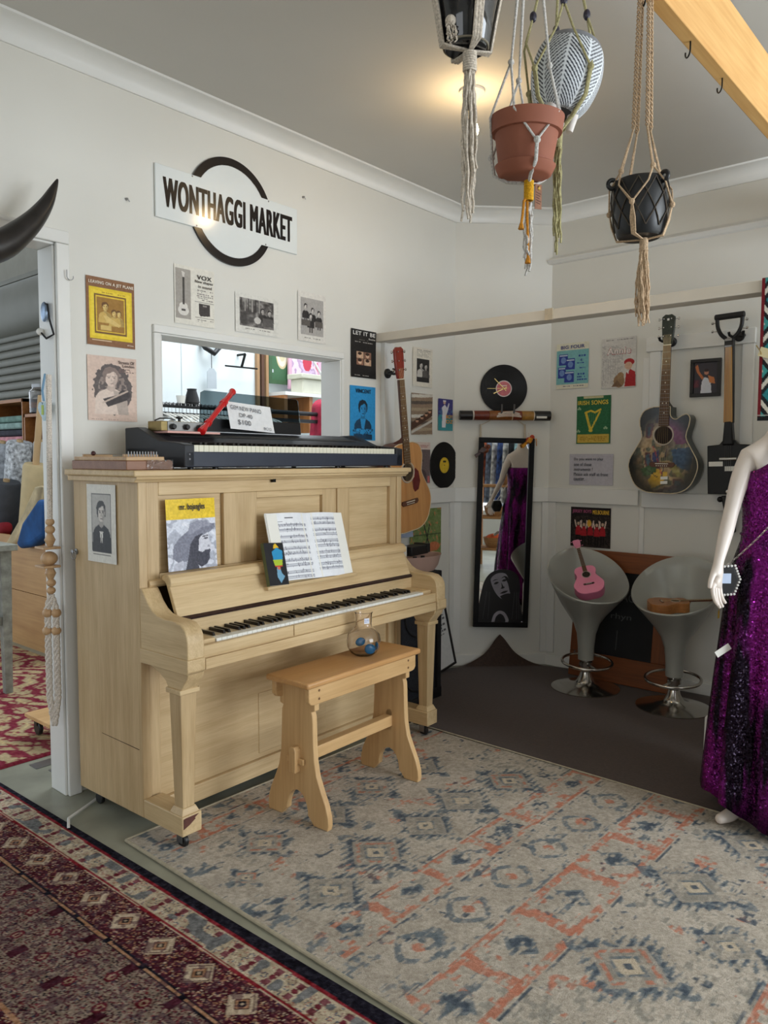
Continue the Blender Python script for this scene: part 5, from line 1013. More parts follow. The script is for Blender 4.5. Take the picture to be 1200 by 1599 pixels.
for i, v in enumerate(me.skin_vertices[0].data): v.radius = R[i]; v.use_root = (i == 0)
ss = bo.modifiers.new('sub', 'SUBSURF'); ss.levels = 2; ss.render_levels = 2
# sequin dress
sq = bpy.data.materials.new('purple_sequins'); sq.use_nodes = True; N = sq.node_tree.nodes; L = sq.node_tree.links; b_ = N['Principled BSDF']
tc = N.new('ShaderNodeTexCoord'); vo = N.new('ShaderNodeTexVoronoi'); vo.inputs['Scale'].default_value = 190; L.new(tc.outputs['Object'], vo.inputs['Vector'])
geo = N.new('ShaderNodeNewGeometry'); sub = N.new('ShaderNodeVectorMath'); sub.operation = 'SUBTRACT'; L.new(vo.outputs['Color'], sub.inputs[0]); sub.inputs[1].default_value = (.5, .5, .5)
scl = N.new('ShaderNodeVectorMath'); scl.operation = 'SCALE'; scl.inputs[3].default_value = .95; L.new(sub.outputs[0], scl.inputs[0]); ad = N.new('ShaderNodeVectorMath'); ad.operation = 'ADD'; L.new(geo.outputs['Normal'], ad.inputs[0]); L.new(scl.outputs[0], ad.inputs[1]); no = N.new('ShaderNodeVectorMath'); no.operation = 'NORMALIZE'; L.new(ad.outputs[0], no.inputs[0]); L.new(no.outputs[0], b_.inputs['Normal'])
n3 = N.new('ShaderNodeTexNoise'); n3.inputs['Scale'].default_value = 7; n3.inputs['Detail'].default_value = 3; mpd = N.new('ShaderNodeMapping'); mpd.inputs['Scale'].default_value = (2.2, 2.2, .3); L.new(tc.outputs['Object'], mpd.inputs[0]); L.new(mpd.outputs[0], n3.inputs['Vector'])  # upright noise streaks put the shade of the folds into the dress colour
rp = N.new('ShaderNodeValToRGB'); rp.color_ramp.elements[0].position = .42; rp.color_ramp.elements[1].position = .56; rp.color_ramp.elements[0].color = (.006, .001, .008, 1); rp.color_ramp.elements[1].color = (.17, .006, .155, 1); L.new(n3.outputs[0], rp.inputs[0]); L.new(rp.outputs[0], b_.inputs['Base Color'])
b_.inputs['Metallic'].default_value = .75; b_.inputs['Roughness'].default_value = .24
def ring(z, rx, ry, n=96, amp=0, ph=0, cx=0, cy=0): return [(cx+(rx+amp*math.sin(9*t+ph)+amp*.5*math.sin(14*t+1+ph))*math.cos(t), cy+(ry+amp*math.sin(9*t+ph)+amp*.5*math.sin(14*t+1+ph))*math.sin(t), z+.02*amp/.02*math.sin(5*t)*.4) for t in np.linspace(0, 2*PI, n+1)[:-1]]
rows = [(.018, .238, .215, .030), (.12, .233, .21, .030), (.25, .226, .20, .027), (.40, .216, .187, .023), (.55, .205, .176, .018), (.70, .194, .165, .012), (.84, .184, .155, .005), (.92, .178, .150, .003), (1.0, .155, .13, .002), (1.06, .136, .115, .001), (1.11, .132, .110, 0), (1.16, .133, .112, 0), (1.22, .138, .120, 0), (1.28, .141, .125, 0), (1.315, .136, .118, 0)]
mb_ = MB(); n = 96
for k, (z, rx, ry, am_) in enumerate(rows): mb_.v += ring(z, rx, ry, n, am_, .25*math.sin(k*.5), 0, -.004)
for i in range(len(rows)-1):
    for k in range(n): mb_.f.append((i*n+k, i*n+(k+1) % n, (i+1)*n+(k+1) % n, (i+1)*n+k))
for i in range(2*n):                               # hem caught up over the foot
    x, y, z = mb_.v[i]; mb_.v[i] = (x, y, max(z, .02)+(.085 if i < n else .04)*min(1, max(0, (-x-.12)/.12)))
for i in range((len(rows)-1)*n, len(mb_.v)):      # sweetheart neckline, higher over each bust
    x, y, z = mb_.v[i]; mb_.v[i] = (x, y, z+(.045*math.exp(-((abs(x)-.075)/.04)**2) if y < 0 else -.03))
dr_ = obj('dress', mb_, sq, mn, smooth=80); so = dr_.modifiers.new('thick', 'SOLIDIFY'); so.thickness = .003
obj('waist_seam', MB().tube([(x*1.004, y*1.004, 1.085) for x, y, z in ring(1.085, .134, .112, 48)], .004, 6, closed=True), sq, dr_)
for s_ in (-1, 1): obj('strap', MB().hexa([(s_*.095, -.098, 1.34), (s_*.062, -.112, 1.34), (s_*.062, -.106, 1.34), (s_*.095, -.092, 1.34)], [(s_*.055, -.03, 1.465), (s_*.03, -.035, 1.465), (s_*.03, -.028, 1.465), (s_*.055, -.023, 1.465)]), sq, dr_)
obj('swing_tag', MB().box(-.03, .03, -.001, .001, -.012, .012), PAPER, dr_, loc=(-.222, -.06, .66), rot=(0, -.6, 0))
# evening bag on a chain
bg = thing('evening_bag', 'small black evening bag edged with white beads hanging at the dress hip', 'handbag', tuple(mc+MX*-.222+MY*-.05)+(.935,), YAW-PI/2)
hx = [(-.055, -.01), (-.035, .045), (.03, .05), (.05, .0), (.03, -.055), (-.03, -.06)]
obj('pouch', MB().prism(hx, 'y', -.022, .022), M('black_velvet', (14, 13, 16), .8, sheen=.3), bg, bevel=.012, seg=3)
BEADW = M('pearl_bead', (226, 224, 220), .25)
bd = None
for i in range(len(hx)):
    x0, z0_ = hx[i]; x1, z1 = hx[(i+1) % 6]
    for k in range(5):
        u = k/5; 
        if bd is None: bd = c = obj('edge_bead', MB().ball((0, 0, 0), .0048, 8, 6), BEADW, bg)
        else: c = bd.copy(); COL.objects.link(c)
        c.location = (x0+(x1-x0)*u, -.019, z0_+(z1-z0_)*u)
obj('price_label', MB().box(-.022, .014, -.026, -.0235, -.015, .022), M('pale_blue_card', (176, 190, 214), .5), bg, bevel=.002)
chn = MB(); A_ = np.array((.0, -.01, .045)); B_ = np.array((.29, -.05, .46))
for k in range(46):
    u = k/45; q = A_+(B_-A_)*u+np.array((0, -.06*math.sin(PI*u), -.012*math.sin(PI*u))); th = k % 2
    chn.tube([tuple(q+(np.array((.004*math.cos(t), .004*math.sin(t)*(1-th), .004*math.sin(t)*th))+np.array((.0032*math.cos(t)*.8, 0, .006*math.cos(t))))) for t in np.linspace(0, 2*PI, 9)[:-1]], .0011, 4, closed=True)
obj('chain', chn, CHROME, bg)
# low white plinth board behind the dress, and the little sign stand seen in the mirror
o = obj('plinth_board', MB().prism([(.74, 0), (1.092, 0), (1.088, .25), (1.055, .285), (.74, .285)], 'x', 3.375, 3.40), TRIM, None, bevel=.004, loc=(0, 0, .008)); tag(o, 'low white board standing on the carpet behind the purple dress', 'board')
sn = thing('sign_stand', 'white post with a slanted white sign panel beside the mannequin', 'sign stand', (3.62, .58, .008), math.radians(60))
obj('post', MB().box(-.03, .03, -.03, .03, 0, .86), TRIM, sn, bevel=.004); obj('foot', MB().box(-.14, .14, -.14, .14, 0, .02), TRIM, sn, bevel=.004)
sp = obj('sign_panel', MB().box(-.12, .12, -.006, .006, -.09, .09), TRIM, sn, bevel=.003, loc=(0, .035, .95), rot=(.35, .35, 0)); q = letter(sp, 'N', -.02, -.02, .04, .04, ink(30, 30, 32), .0066); q.rotation_euler = (0, 0, PI); q.location.x = .02
# woven band hanging from the rail
n = 110; p = Pic(1.9, (32, 40, 44), n)
ux = (p.X*2.6) % 1; uy = (p.Y*1.9*2.6*.62) % 1; dd = np.abs(ux-.5)+np.abs(uy-.5)
cols = [(226, 222, 206), (30, 34, 38), (44, 134, 140), (30, 34, 38), (222, 216, 200), (24, 28, 30), (64, 150, 146), (206, 200, 186)]
for k, c_ in enumerate(cols): p.put((dd >= k*.125) & (dd < (k+1)*.125), c_)
p.rect(0, 0, .035, 1, (120, 24, 32)); p.rect(.965, 0, 1, 1, (120, 24, 32)); p.rect(.0, .955, 1, .962, (206, 200, 190)); p.rect(0, .965, 1, 1, (26, 24, 24))
tx = thing('woven_band', 'teal and cream diamond patterned woven band draped over the white rail', 'textile', (3.355, .722, 2.086), -PI/2)
wd = .36
h, w_ = p.h, p.w; zz = np.linspace(0, -.565, h); prof_y = np.where(zz > -.0, 0, 0)
X = (np.linspace(-.5, .5, w_)[None]*wd).repeat(h, 0); Z = zz[:, None].repeat(w_, 1)+.006; Yv = np.full((h, w_), -.042)+.004*np.sin(X*40)
Yv[0] = -.0; Yv[1] = -.036
mesh_obj('front_drop', grid_mesh('front_drop', np.stack([X, Yv, Z], -1), p.c), print_mat('woven_cloth', .9, .2), tx)
hb = obj('back_drop', MB().box(-wd/2, wd/2, -.002, .040, .002, .006).box(-wd/2, wd/2, .036, .040, -.4, .004), M('textile_back', (60, 70, 72), .9), tx)
tgt = obj('hang_tag', MB().box(0, .08, -.0015, .0015, -.018, .018), M('cream_card', (226, 214, 170), .6), tx, loc=(-.178, -.055, -.285), rot=(0, .35, 0)); obj('tag_pin', MB().tube([(-.02, 0, .018), (.005, 0, 0), (.012, -.004, -.01)], .0022, 6), M('gold_hand', (196, 170, 60), .3, .8), tgt)
# ------------------------------------------------------------------ hanging planters under the beam
YBM = .82
def wob(a, b, n, amp, seed):
    r = np.random.default_rng(seed); a = np.array(a, float); b = np.array(b, float); out = []
    for i in range(n+1):
        u = i/n; q = a+(b-a)*u; w_ = amp*math.sin(PI*min(1, u*1.5)); out.append(q+np.array((r.normal()*w_, r.normal()*w_, 0)))
    return out
def strands(top, length, n, r_top, r_bot, rad, seed, segs=10, vary=.35, mb=None):
    r = np.random.default_rng(seed); mb = mb or MB()
    for k in range(n):
        a = r.random()*2*PI; rr = math.sqrt(r.random()); L_ = length*(1-vary*r.random()**1.6); ph = r.random()*6; pts = []
        for i in range(segs+1):
            u = i/segs; R_ = (r_top+(r_bot-r_top)*min(1, u*2))*rr; tw = .9*u; pts.append((top[0]+R_*math.cos(a+tw)+.0025*math.sin(u*26+ph), top[1]+R_*math.sin(a+tw)+.0025*math.cos(u*23+ph), top[2]-L_*u))
        mb.tube(pts, rad, 5)
    return mb
def rope_mat(name, rgb):
    return M(name, rgb, .9, var=.25, scale=260, bump=.6, bscale=330)
def hanger_top(t_, x, z0_, mat):
    return None
# --- 1: black glazed pot in cream macrame
CREAM = rope_mat('cream_rope', (200, 188, 172)); 
b0 = ony(728, 78, YBM); pot1 = thing('plant_pot', 'glossy black glazed pot in cream macrame nearest the ceiling bulb', 'pot', b0)
obj('body', MB().lathe([(.0, .0), (.036, 0), (.041, .006), (.048, .05), (.060, .11), (.068, .15), (.066, .152), (.057, .11), (.044, .05), (0, .012)], 48), M('black_glaze', (10, 11, 18), .06, var=.1, coat=.6), pot1, smooth=50)
obj('unglazed_rim', MB().tube([(.0395*math.cos(t), .0395*math.sin(t), .0035) for t in np.linspace(0, 2*PI, 41)[:-1]], .0018, 6, closed=True), M('bare_clay', (120, 112, 96), .8), pot1)
h1 = thing('macrame_hanger', 'cream cotton macrame hanger with a long loose tassel holding the black glazed pot', 'macrame', b0)
kn = np.array((-.002, -.01, -.018))
for k in range(4):
    a = PI/4+PI/2*k+.25; mb_ = MB()
    for j in range(3):
        o = (j-1)*.10; R1 = .072
        mb_.tube([kn+np.array((0, 0, .012)), (.046*math.cos(a+o*1.2), .046*math.sin(a+o*1.2), .0), (.055*math.cos(a+o), .055*math.sin(a+o), .05), (.07*math.cos(a+o*.6), .07*math.sin(a+o*.6), .12), (.074*math.cos(a), .074*math.sin(a), .155), (.03*math.cos(a), .03*math.sin(a), .30), (0.0, 0, 2.535-b0[2]-.02)], .0034, 6)
    obj('cord', mb_, CREAM, h1, smooth=60)
obj('side_tassel', strands((-.048, .0, .028), .035, 14, .004, .012, .0013, 4), CREAM, h1)
obj('knot', MB().ball((-.046, 0, .03), .010, 10, 8), CREAM, h1)
wr = MB(); [wr.tube([(kn[0]+.0105*math.cos(t), kn[1]+.0105*math.sin(t), kn[2]+.008-.0042*q) for t in np.linspace(0, 2*PI, 13)[:-1]], .0026, 5, closed=True) for q in range(8)]
obj('binding', wr, CREAM, h1)
tlen = b0[2]+kn[2]-.02-ony(722, 348, YBM)[2]
obj('tassel', strands((kn[0], kn[1], kn[2]-.02), tlen, 20, .007, .0135, .0022, 9, 14, .45), CREAM, h1, smooth=60)
# --- 2: terracotta pot
b0 = ony(820, 272, YBM); TC = M('terracotta', (148, 88, 66), .75, var=.08, scale=12); pot2 = thing('plant_pot', 'terracotta pot with saucer slung in thin white cord', 'pot', b0, rot=(.05, -.03, 0))
obj('body', MB().lathe([(0, 0), (.048, 0), (.051, .004), (.062, .074), (.069, .075), (.0725, .105), (.069, .107), (.064, .103), (.058, .075), (.046, .01), (0, .01)], 48), TC, pot2, smooth=40)
obj('saucer', MB().lathe([(0, -.006), (.046, -.006), (.052, -.003), (.060, .014), (.058, .016), (.05, .003), (0, .002)], 48), TC, pot2, smooth=40)
WC = rope_mat('white_cord', (196, 192, 186)); h2 = thing('macrame_hanger', 'thin white cord hanger with a mustard wrapped knot holding the terracotta pot', 'macrame', b0)
top = np.array((0, 0, 2.535-b0[2]-.015)); low = np.array((-.004, -.012, -.022))
for k in range(3):
    a = -PI/2+.35+k*2*PI/3; mid = np.array((.045*math.cos(a), .045*math.sin(a), .20)); mb_ = MB()
    mb_.tube([top, top*.5+mid*.5+np.array((.004, 0, 0)), mid], .0024, 6).tube([top+np.array((.004, .003, 0)), top*.5+mid*.5, mid], .0022, 6)
    obj('cord', mb_, WC, h2); obj('knot', MB().ball(mid, .0065, 8, 6), WC, h2)
    for s_ in (-1, 1):
        bb_ = a+s_*PI/3; k2 = np.array((.066*math.cos(bb_), .066*math.sin(bb_), .040)); rm = np.array((.0755*math.cos(a+s_*.42), .0755*math.sin(a+s_*.42), .098))
        obj('cord', MB().tube([mid, rm, k2], .0024, 6), WC, h2)
    bb_ = a+PI/3; k2 = np.array((.068*math.cos(bb_), .068*math.sin(bb_), .040)); obj('knot', MB().ball(k2, .007, 8, 6), WC, h2)
    obj('cord', MB().tube([k2, (.062*math.cos(bb_), .062*math.sin(bb_), .004), (.035*math.cos(bb_), .035*math.sin(bb_), -.012), low], .0036, 6), WC, h2, smooth=60)
MUS = rope_mat('mustard_yarn', (214, 160, 20)); wr = MB(); [wr.tube([(low[0]+.008*math.cos(t), low[1]+.008*math.sin(t), low[2]+.004-.0032*q) for t in np.linspace(0, 2*PI, 13)[:-1]], .0021, 5, closed=True) for q in range(12)]
obj('mustard_binding', wr, MUS, h2)
ye = M('mustard_yarn_dark', (190, 124, 24), .9, var=.25, scale=260)
for p_ in ([(-.008, -.008, -.05), (-.022, -.012, -.06), (-.026, -.012, -.088), (-.03, -.012, -.104)], [(-.006, -.01, -.055), (-.012, -.014, -.09), (-.008, -.014, -.13), (-.006, -.014, -.165)]): obj('yarn_end', MB().tube(p_, .0026, 6).tube([p_[-1], (p_[-1][0]-.001, p_[-1][1], p_[-1][2]-.012)], [.003, .006], 6), ye, h2)
obj('tassel', strands((low[0]+.003, low[1], low[2]-.036), .15, 7, .004, .012, .0022, 3, 10, .5), WC, h2)
kt = obj('kraft_tag', MB().prism([(.0, -.055), (.026, -.05), (.026, -.002), (.0, -.006)], 'y', -.002, -.001), M('kraft_card', (130, 88, 64), .8, var=.12, scale=60), h2, loc=(.014, -.014, -.012)); obj('eyelet', MB().lathe([(.0045, -.003), (.003, -.0045), (0, -.0045)], 12, (.013, 0, -.012), 'y'), M('brass', (200, 160, 80), .3, .9), kt)
lt_ = M('tag_ink', (84, 50, 36), .8); mb_ = MB(); [mb_.box(.004, .022-(k % 3)*.003, -.0026, -.0021, -.022-.005*k, -.0205-.005*k) for k in range(5)]; obj('tag_writing', mb_, lt_, kt)
# --- 3: white pot with navy chevrons, three feet, olive macrame
bp = ony(872, 180, YBM); pot3 = thing('plant_pot', 'white pot with navy chevron leaf pattern and three stub feet', 'pot', bp, rot=(.18, .16, .5))
def chev_mat():
    m = bpy.data.materials.new('chevron_glaze'); m.use_nodes = True; N = m.node_tree.nodes; L = m.node_tree.links; b_ = N['Principled BSDF']; b_.inputs['Roughness'].default_value = .45
    at = N.new('ShaderNodeAttribute'); at.attribute_name = 'ink'; L.new(at.outputs['Color'], b_.inputs['Base Color']); return m
nn, mm = 200, 130; prof3 = crom([(.030, .0), (.042, .004), (.060, .03), (.071, .065), (.074, .095), (.070, .125), (.062, .145), (.056, .150)], 6); pr_ = np.array(prof3); sarc = np.concatenate([[0], np.cumsum(np.hypot(*np.diff(pr_, axis=0).T))]); ss_ = np.linspace(0, sarc[-1], mm); rr = np.interp(ss_, sarc, pr_[:, 0]); zz = np.interp(ss_, sarc, pr_[:, 1])
th = np.linspace(0, 2*PI, nn); P = np.stack([rr[:, None]*np.cos(th)[None], rr[:, None]*np.sin(th)[None], zz[:, None].repeat(nn, 1)], -1)
leaf = (th/(2*PI)*5) % 1; dl = np.abs(leaf-.5)*2; stripe = ((ss_[:, None]/.0088)-dl[None]*5.0) % 1 < .46
edge_ = (dl > .93)[None] | (dl < .05)[None]; C = np.zeros((mm, nn, 3)); C[:] = (222, 226, 230); C[stripe & ~edge_] = (22, 28, 46); C[(ss_ < .02)[:, None].repeat(nn, 1)] = (120, 122, 128)
mesh_obj('body', grid_mesh('body', P[::-1], C), chev_mat(), pot3)
obj('inside', MB().lathe([(.055, .149), (.06, .12), (.06, .06), (.03, .01), (0, .01)], 40), M('pot_inside', (200, 204, 206), .5), pot3)
for k in range(3): a = k*2*PI/3+.6; obj('foot', MB().lathe([(.0, -.035), (.007, -.034), (.012, .004), (0, .004)], 16, (.03*math.cos(a), .03*math.sin(a), 0)), M('pot_foot', (214, 206, 200), .5), pot3, smooth=50)
obj('underside', MB().lathe([(0, -.001), (.031, .0), (.031, .003), (0, .003)], 32), M('pot_under', (60, 60, 66), .6), pot3)
OL = rope_mat('olive_cord', (168, 160, 116)); h3 = thing('macrame_hanger', 'olive green macrame hanger with dark beads holding the chevron pot', 'macrame', bp)
top = np.array((0, 0, 2.535-bp[2]-.015)); low = np.array((-.012, -.008, -.042))
for k in range(4):
    a = PI/4+PI/2*k-.15; bpos = np.array((.055*math.cos(a), .055*math.sin(a), .20)); k2 = [np.array((.079*math.cos(a+s_*PI/4), .079*math.sin(a+s_*PI/4), .07)) for s_ in (-1, 1)]
    obj('cord', MB().tube([top, bpos], .0028, 6), OL, h3); obj('bead', MB().ball(bpos, .0095, 10, 8, (.8, .8, 1.2)), M('dark_bead', (44, 40, 56), .35), h3)
    for q in k2: obj('cord', MB().tube([bpos, (.0775*math.cos(a)*.7+q[0]*.3, .0775*math.sin(a)*.7+q[1]*.3, .14), q], .0024, 6), OL, h3)
    q = k2[1]; obj('cord', MB().tube([q, (q[0]*.86, q[1]*.86, .02), (q[0]*.45, q[1]*.45, -.012), low], .0045, 6), OL, h3, smooth=60); obj('knot', MB().ball(q, .007, 8, 6), OL, h3)
tl3 = bp[2]+low[2]-ony(872, 402, YBM)[2]
obj('binding', MB().lathe([(.007, low[2]+.006), (.009, low[2]-.004), (.008, low[2]-.03), (.0, low[2]-.03)], 12, (low[0], low[1], 0)), OL, h3); obj('tassel', strands((low[0], low[1], low[2]-.02), tl3-.02, 16, .006, .009, .0021, 21, 12, .4), OL, h3)
# --- 4: black basket pot with handles, jute macrame
bq = ony(999, 372, YBM); pot4 = thing('plant_pot', 'matte black lidded looking pot with small ring handles in jute net', 'pot', bq)
pot4['label'] = 'dark black barrel shaped pot with small ring handles in a jute net'
obj('body', MB().lathe([(.0, 0), (.05, 0), (.056, .006), (.066, .05), (.070, .095), (.066, .135), (.062, .14), (.056, .135), (.058, .05), (0, .01)], 40), M('black_leather_pot', (24, 25, 28), .38, var=.2, scale=14), pot4, smooth=40)
for a in (.2, 2.3, 4.4): obj('ring_handle', MB().tube([((.072)*math.cos(a)+.011*math.cos(t)*math.cos(a), .072*math.sin(a)+.011*math.cos(t)*math.sin(a), .132+.011*math.sin(t)) for t in np.linspace(0, 2*PI, 17)[:-1]], .0055, 8, closed=True), M('black_leather_pot', (24, 25, 28), .38), pot4, smooth=60)
net = MB(); NK = 10
def rad4(z): return float(np.interp(z, [0, .006, .05, .095, .135], [.052, .058, .068, .072, .068]))
for k in range(NK):
    for j in range(3):
        a0 = 2*PI*(k+.5*(j % 2))/NK; z0_ = .018+.038*j; z1 = z0_+.038
        for s_ in (-1, 1): a1 = a0+s_*PI/NK; net.tube([(rad4(z0_)*math.cos(a0), rad4(z0_)*math.sin(a0), z0_), (rad4((z0_+z1)/2)*math.cos((a0+a1)/2), rad4((z0_+z1)/2)*math.sin((a0+a1)/2), (z0_+z1)/2), (rad4(z1)*math.cos(a1), rad4(z1)*math.sin(a1), z1)], .0016, 5)
obj('net', net, M('dark_net', (70, 60, 48), .8, var=.3, scale=90), pot4)
JU = rope_mat('jute', (196, 168, 136)); h4 = thing('macrame_hanger', 'natural jute macrame hanger with a thick tassel holding the black barrel pot', 'macrame', bq)
top = np.array((0, 0, 2.535-bq[2]-.015)); low = np.array((.0, -.012, -.006))
for k in range(4):
    a = PI/4+PI/2*k+.15; up_ = np.array((.024*math.cos(a), .024*math.sin(a), .265)); mid = np.array((.055*math.cos(a), .055*math.sin(a), .16))
    # square knotted sinnet
    sn_ = MB(); m = 60
    for j in range(3): tp_ = top+np.array((.016*math.cos(a), .016*math.sin(a), 0)); sn_.tube([tp_+(up_-tp_)*(i/m)+np.array((.0042*math.cos(i*1.1+j*2.1), .0042*math.sin(i*1.1+j*2.1), 0))*(1 if i not in (0, m) else 0) for i in range(m+1)], .0021, 5)
    obj('sinnet', sn_, JU, h4)
    obj('cord', MB().tube([up_, mid+np.array((.004, 0, 0))], .0022, 6).tube([up_+np.array((.003, .002, 0)), mid-np.array((.004, 0, 0))], .0022, 6), JU, h4); obj('knot', MB().ball(mid, .0075, 8, 6), JU, h4)
    for s_ in (-1, 1):
        b_ = a+s_*PI/4; q = np.array((.078*math.cos(b_), .078*math.sin(b_), .07)); mb_ = MB()
        for d_ in (-.002, .002): mb_.tube([mid+np.array((d_, 0, 0)), (.0775*math.cos(a+s_*.3), .0775*math.sin(a+s_*.3), .118), q+np.array((d_, d_, 0))], .0021, 6)
        obj('cord', mb_, JU, h4)
    b_ = a+PI/4; q = np.array((.078*math.cos(b_), .078*math.sin(b_), .07)); obj('knot', MB().ball(q, .0075, 8, 6), JU, h4); mb_ = MB()
    for d_ in (-.07, -.02, .03, .08): mb_.tube([q, (.071*math.cos(b_+d_), .071*math.sin(b_+d_), .035), (.058*math.cos(b_+d_), .058*math.sin(b_+d_), -.001), low], .0021, 5)
    obj('cord', mb_, JU, h4)
tl4 = bq[2]+low[2]-ony(996, 510, YBM)[2]
obj('binding', MB().lathe([(.009, low[2]+.004), (.011, low[2]-.004), (.010, low[2]-.024), (.012, low[2]-.028), (.0, low[2]-.03)], 14, (low[0], low[1], 0)), JU, h4); obj('tassel', strands((low[0], low[1], low[2]-.02), tl4-.02, 44, .008, .017, .0019, 5, 9, .35), JU, h4)
for x, lb in ((ony(728, 78, YBM)[0], 'glossy black'), (ony(820, 272, YBM)[0], 'terracotta'), (bp[0], 'chevron'), (bq[0], 'black barrel')): hook(x, .82, 2.535, 'black screw hook in the timber beam above the %s pot' % lb, 1.4, 'hooks that carry the planters')
# ------------------------------------------------------------------ rugs
def rug(name, label, quad, fn, res, z, th_=.008, binding=None):
    q = [np.array(p_, float) for p_ in quad]      # corners: (a0,b0),(a1,b0),(a1,b1),(a0,b1) in metres of the room
    W_ = int(max(np.linalg.norm(q[1]-q[0]), np.linalg.norm(q[2]-q[3]))/res); H_ = int(max(np.linalg.norm(q[3]-q[0]), np.linalg.norm(q[2]-q[1]))/res)
    u = np.linspace(0, 1, W_)[None, :, None]; v = np.linspace(0, 1, H_)[:, None, None]
    XY = (q[0]*(1-u)+q[1]*u)*(1-v)+(q[3]*(1-u)+q[2]*u)*v; C = fn(XY[..., 0], XY[..., 1]); Z = np.full(XY.shape[:2]+(1,), z+th_)
    Z[0] = Z[-1] = z+.001; Z[:, 0] = Z[:, -1] = z+.001; P = np.concatenate([XY, Z], -1)
    o = mesh_obj(name, grid_mesh(name, P[::-1], C[::-1]), print_mat('rug_wool', .95, .22, .1)); tag(o, label, 'rug')
    if binding is not None:
        e = [tuple(p_)+(z+.006,) for p_ in q]; mb_ = MB(); [mb_.tube([e[i], e[(i+1) % 4]], .006, 8) for i in range(4)]; obj('bound_edge', mb_, binding, o)
    return o
def vnoise(X, Y, s, seed):
    r = np.random.default_rng(seed); g = r.random((257, 257)); x = X*s+100; y = Y*s+100; xi = np.floor(x).astype(int) % 256; yi = np.floor(y).astype(int) % 256; fx = x-np.floor(x); fy = y-np.floor(y); fx = fx*fx*(3-2*fx); fy = fy*fy*(3-2*fy)
    return g[yi, xi]*(1-fx)*(1-fy)+g[yi, xi+1]*fx*(1-fy)+g[yi+1, xi]*(1-fx)*fy+g[yi+1, xi+1]*fx*fy
def rug_faded(X, Y):
    n1 = vnoise(X, Y, 8, 1); n2 = vnoise(X, Y*1.0, 60, 2); n3 = vnoise(X, Y, 170, 3); nx = vnoise(X, Y, 26, 4); hs = vnoise(X*.25, Y, 150, 5)
    C = np.zeros(X.shape+(3,)); C[:] = (190, 180, 166); C += ((n1-.5)*22+(n2-.5)*22+(n3-.5)*34)[..., None]
    wear = .40*n2+.25*nx+.35*hs-.045                                   # pattern is worn through where low
    def put(m, c, k=.46): mm_ = m & (wear > k); al = (.35+.5*np.clip((wear-k)*7, 0, 1))[..., None]; C[mm_] = (C*(1-al)+np.array(c)*al+((n3-.5)*22)[..., None])[mm_]
    BL, OR, GY, DK = (110, 120, 127), (198, 128, 104), (152, 148, 138), (78, 88, 100)
    put(n1 > .62, GY, .5); put((vnoise(X, Y, 14, 8) > .76), BL, .48); put((vnoise(X, Y, 11, 18) > .80), OR, .52); put((vnoise(X, Y, 19, 28) > .80), DK, .52)
    def ladder(y0, y1, x0=1.45, pitch=.31, ph=.0):
        m_ = (Y > y0) & (Y < y1) & (X > x0); h = (y1-y0); yy = (Y-y0)/h; xx = ((X-x0-ph)/pitch) % 1
        put(m_ & ((yy < .13) | (yy > .87)), OR, .40); put(m_ & (np.abs(xx-.5) < .07+.06*np.abs(yy-.5)), OR, .36); put(m_ & (np.abs(yy-.5)+np.abs(((xx+.5) % 1)-.5)*1.5 < .30), BL, .36); put(m_ & (np.abs(yy-.5)+np.abs(((xx+.5) % 1)-.5)*1.5 < .22), DK, .44); put(m_ & (np.abs(((xx+.25) % .5)-.25) > .2) & (np.abs(yy-.5) > .26), OR, .45)
        for e in (y0-.012, y1+.012): put((np.abs(Y-e) < .004) & (X > x0), DK, .44)
    def medal(cx, cy, r, inner=(206, 190, 166), ring=OR):
        d = np.abs(X-cx)*1.0+np.abs(Y-cy)*.95; a = np.arctan2(Y-cy, X-cx); zz_ = d+.055*np.abs(((Y/.026+.3*np.sign(X-cx)) % 1)-.5)*2*(np.abs(X-cx) > .25*r)
        put(zz_ < r*1.42, BL, .33); put(zz_ < r*1.2, DK, .44); put(d < r*.86, (176, 166, 152), .25); put((d < r*.74) & (d > r*.6), ring, .42); put((d < r*.6) & (d > r*.48), GY, .4); put((d < r*.44) & (d > r*.32), BL, .4); put(d < r*.32, inner, .2); put(d < r*.12, DK, .3)
    ladder(.965, 1.165, ph=.06); ladder(1.395, 1.53, ph=.1, pitch=.27); ladder(2.24, 2.34, ph=.02, pitch=.3); ladder(.36, .50)
    for cx, cy, r in ((1.93, .80, .135), (2.44, .80, .13), (1.55, .72, .12), (2.85, .74, .12), (1.93, 1.71, .125), (1.66, 1.66, .11), (2.20, 1.70, .11), (2.46, 1.72, .12), (2.75, 1.68, .12), (1.53, 1.92, .055), (1.72, 2.05, .10), (2.02, 2.04, .11), (2.32, 2.08, .11), (2.62, 2.06, .11), (2.2, .62, .09), (2.7, .56, .09)): medal(cx, cy, r, ring=OR if (int(cx*10) % 2) else GY)
    for k in range(6):                                            # pointed leaves in the middle band
        cx = 1.62+.245*k; lx = (X-cx)/.085; ly = (Y-1.275)/.075; d = np.abs(lx)**1.3+np.abs(ly)**1.5; put((d < 1.0) & (d > .62), BL, .34); put(d < .16, OR, .3)
    put((np.abs(Y-1.275) > .085) & (np.abs(Y-1.275) < .105) & (X > 1.5), BL, .5)
    put((Y > 2.36) & (np.abs(((X*9+Y*3) % 1)-.5) < .2), BL, .44); put((X < 1.5) & (np.abs(((Y*7) % 1)-.5) < .22), BL, .48)
    return np.clip(C, 0, 255)
rug('faded_rug', 'faded beige rug with worn blue and orange medallions under the piano bench', [(1.385, .0), (3.03, .0), (3.045, 2.44), (1.405, 2.44)], rug_faded, .0045, 0, binding=M('rug_binding', (176, 166, 144), .9, var=.1, scale=60))
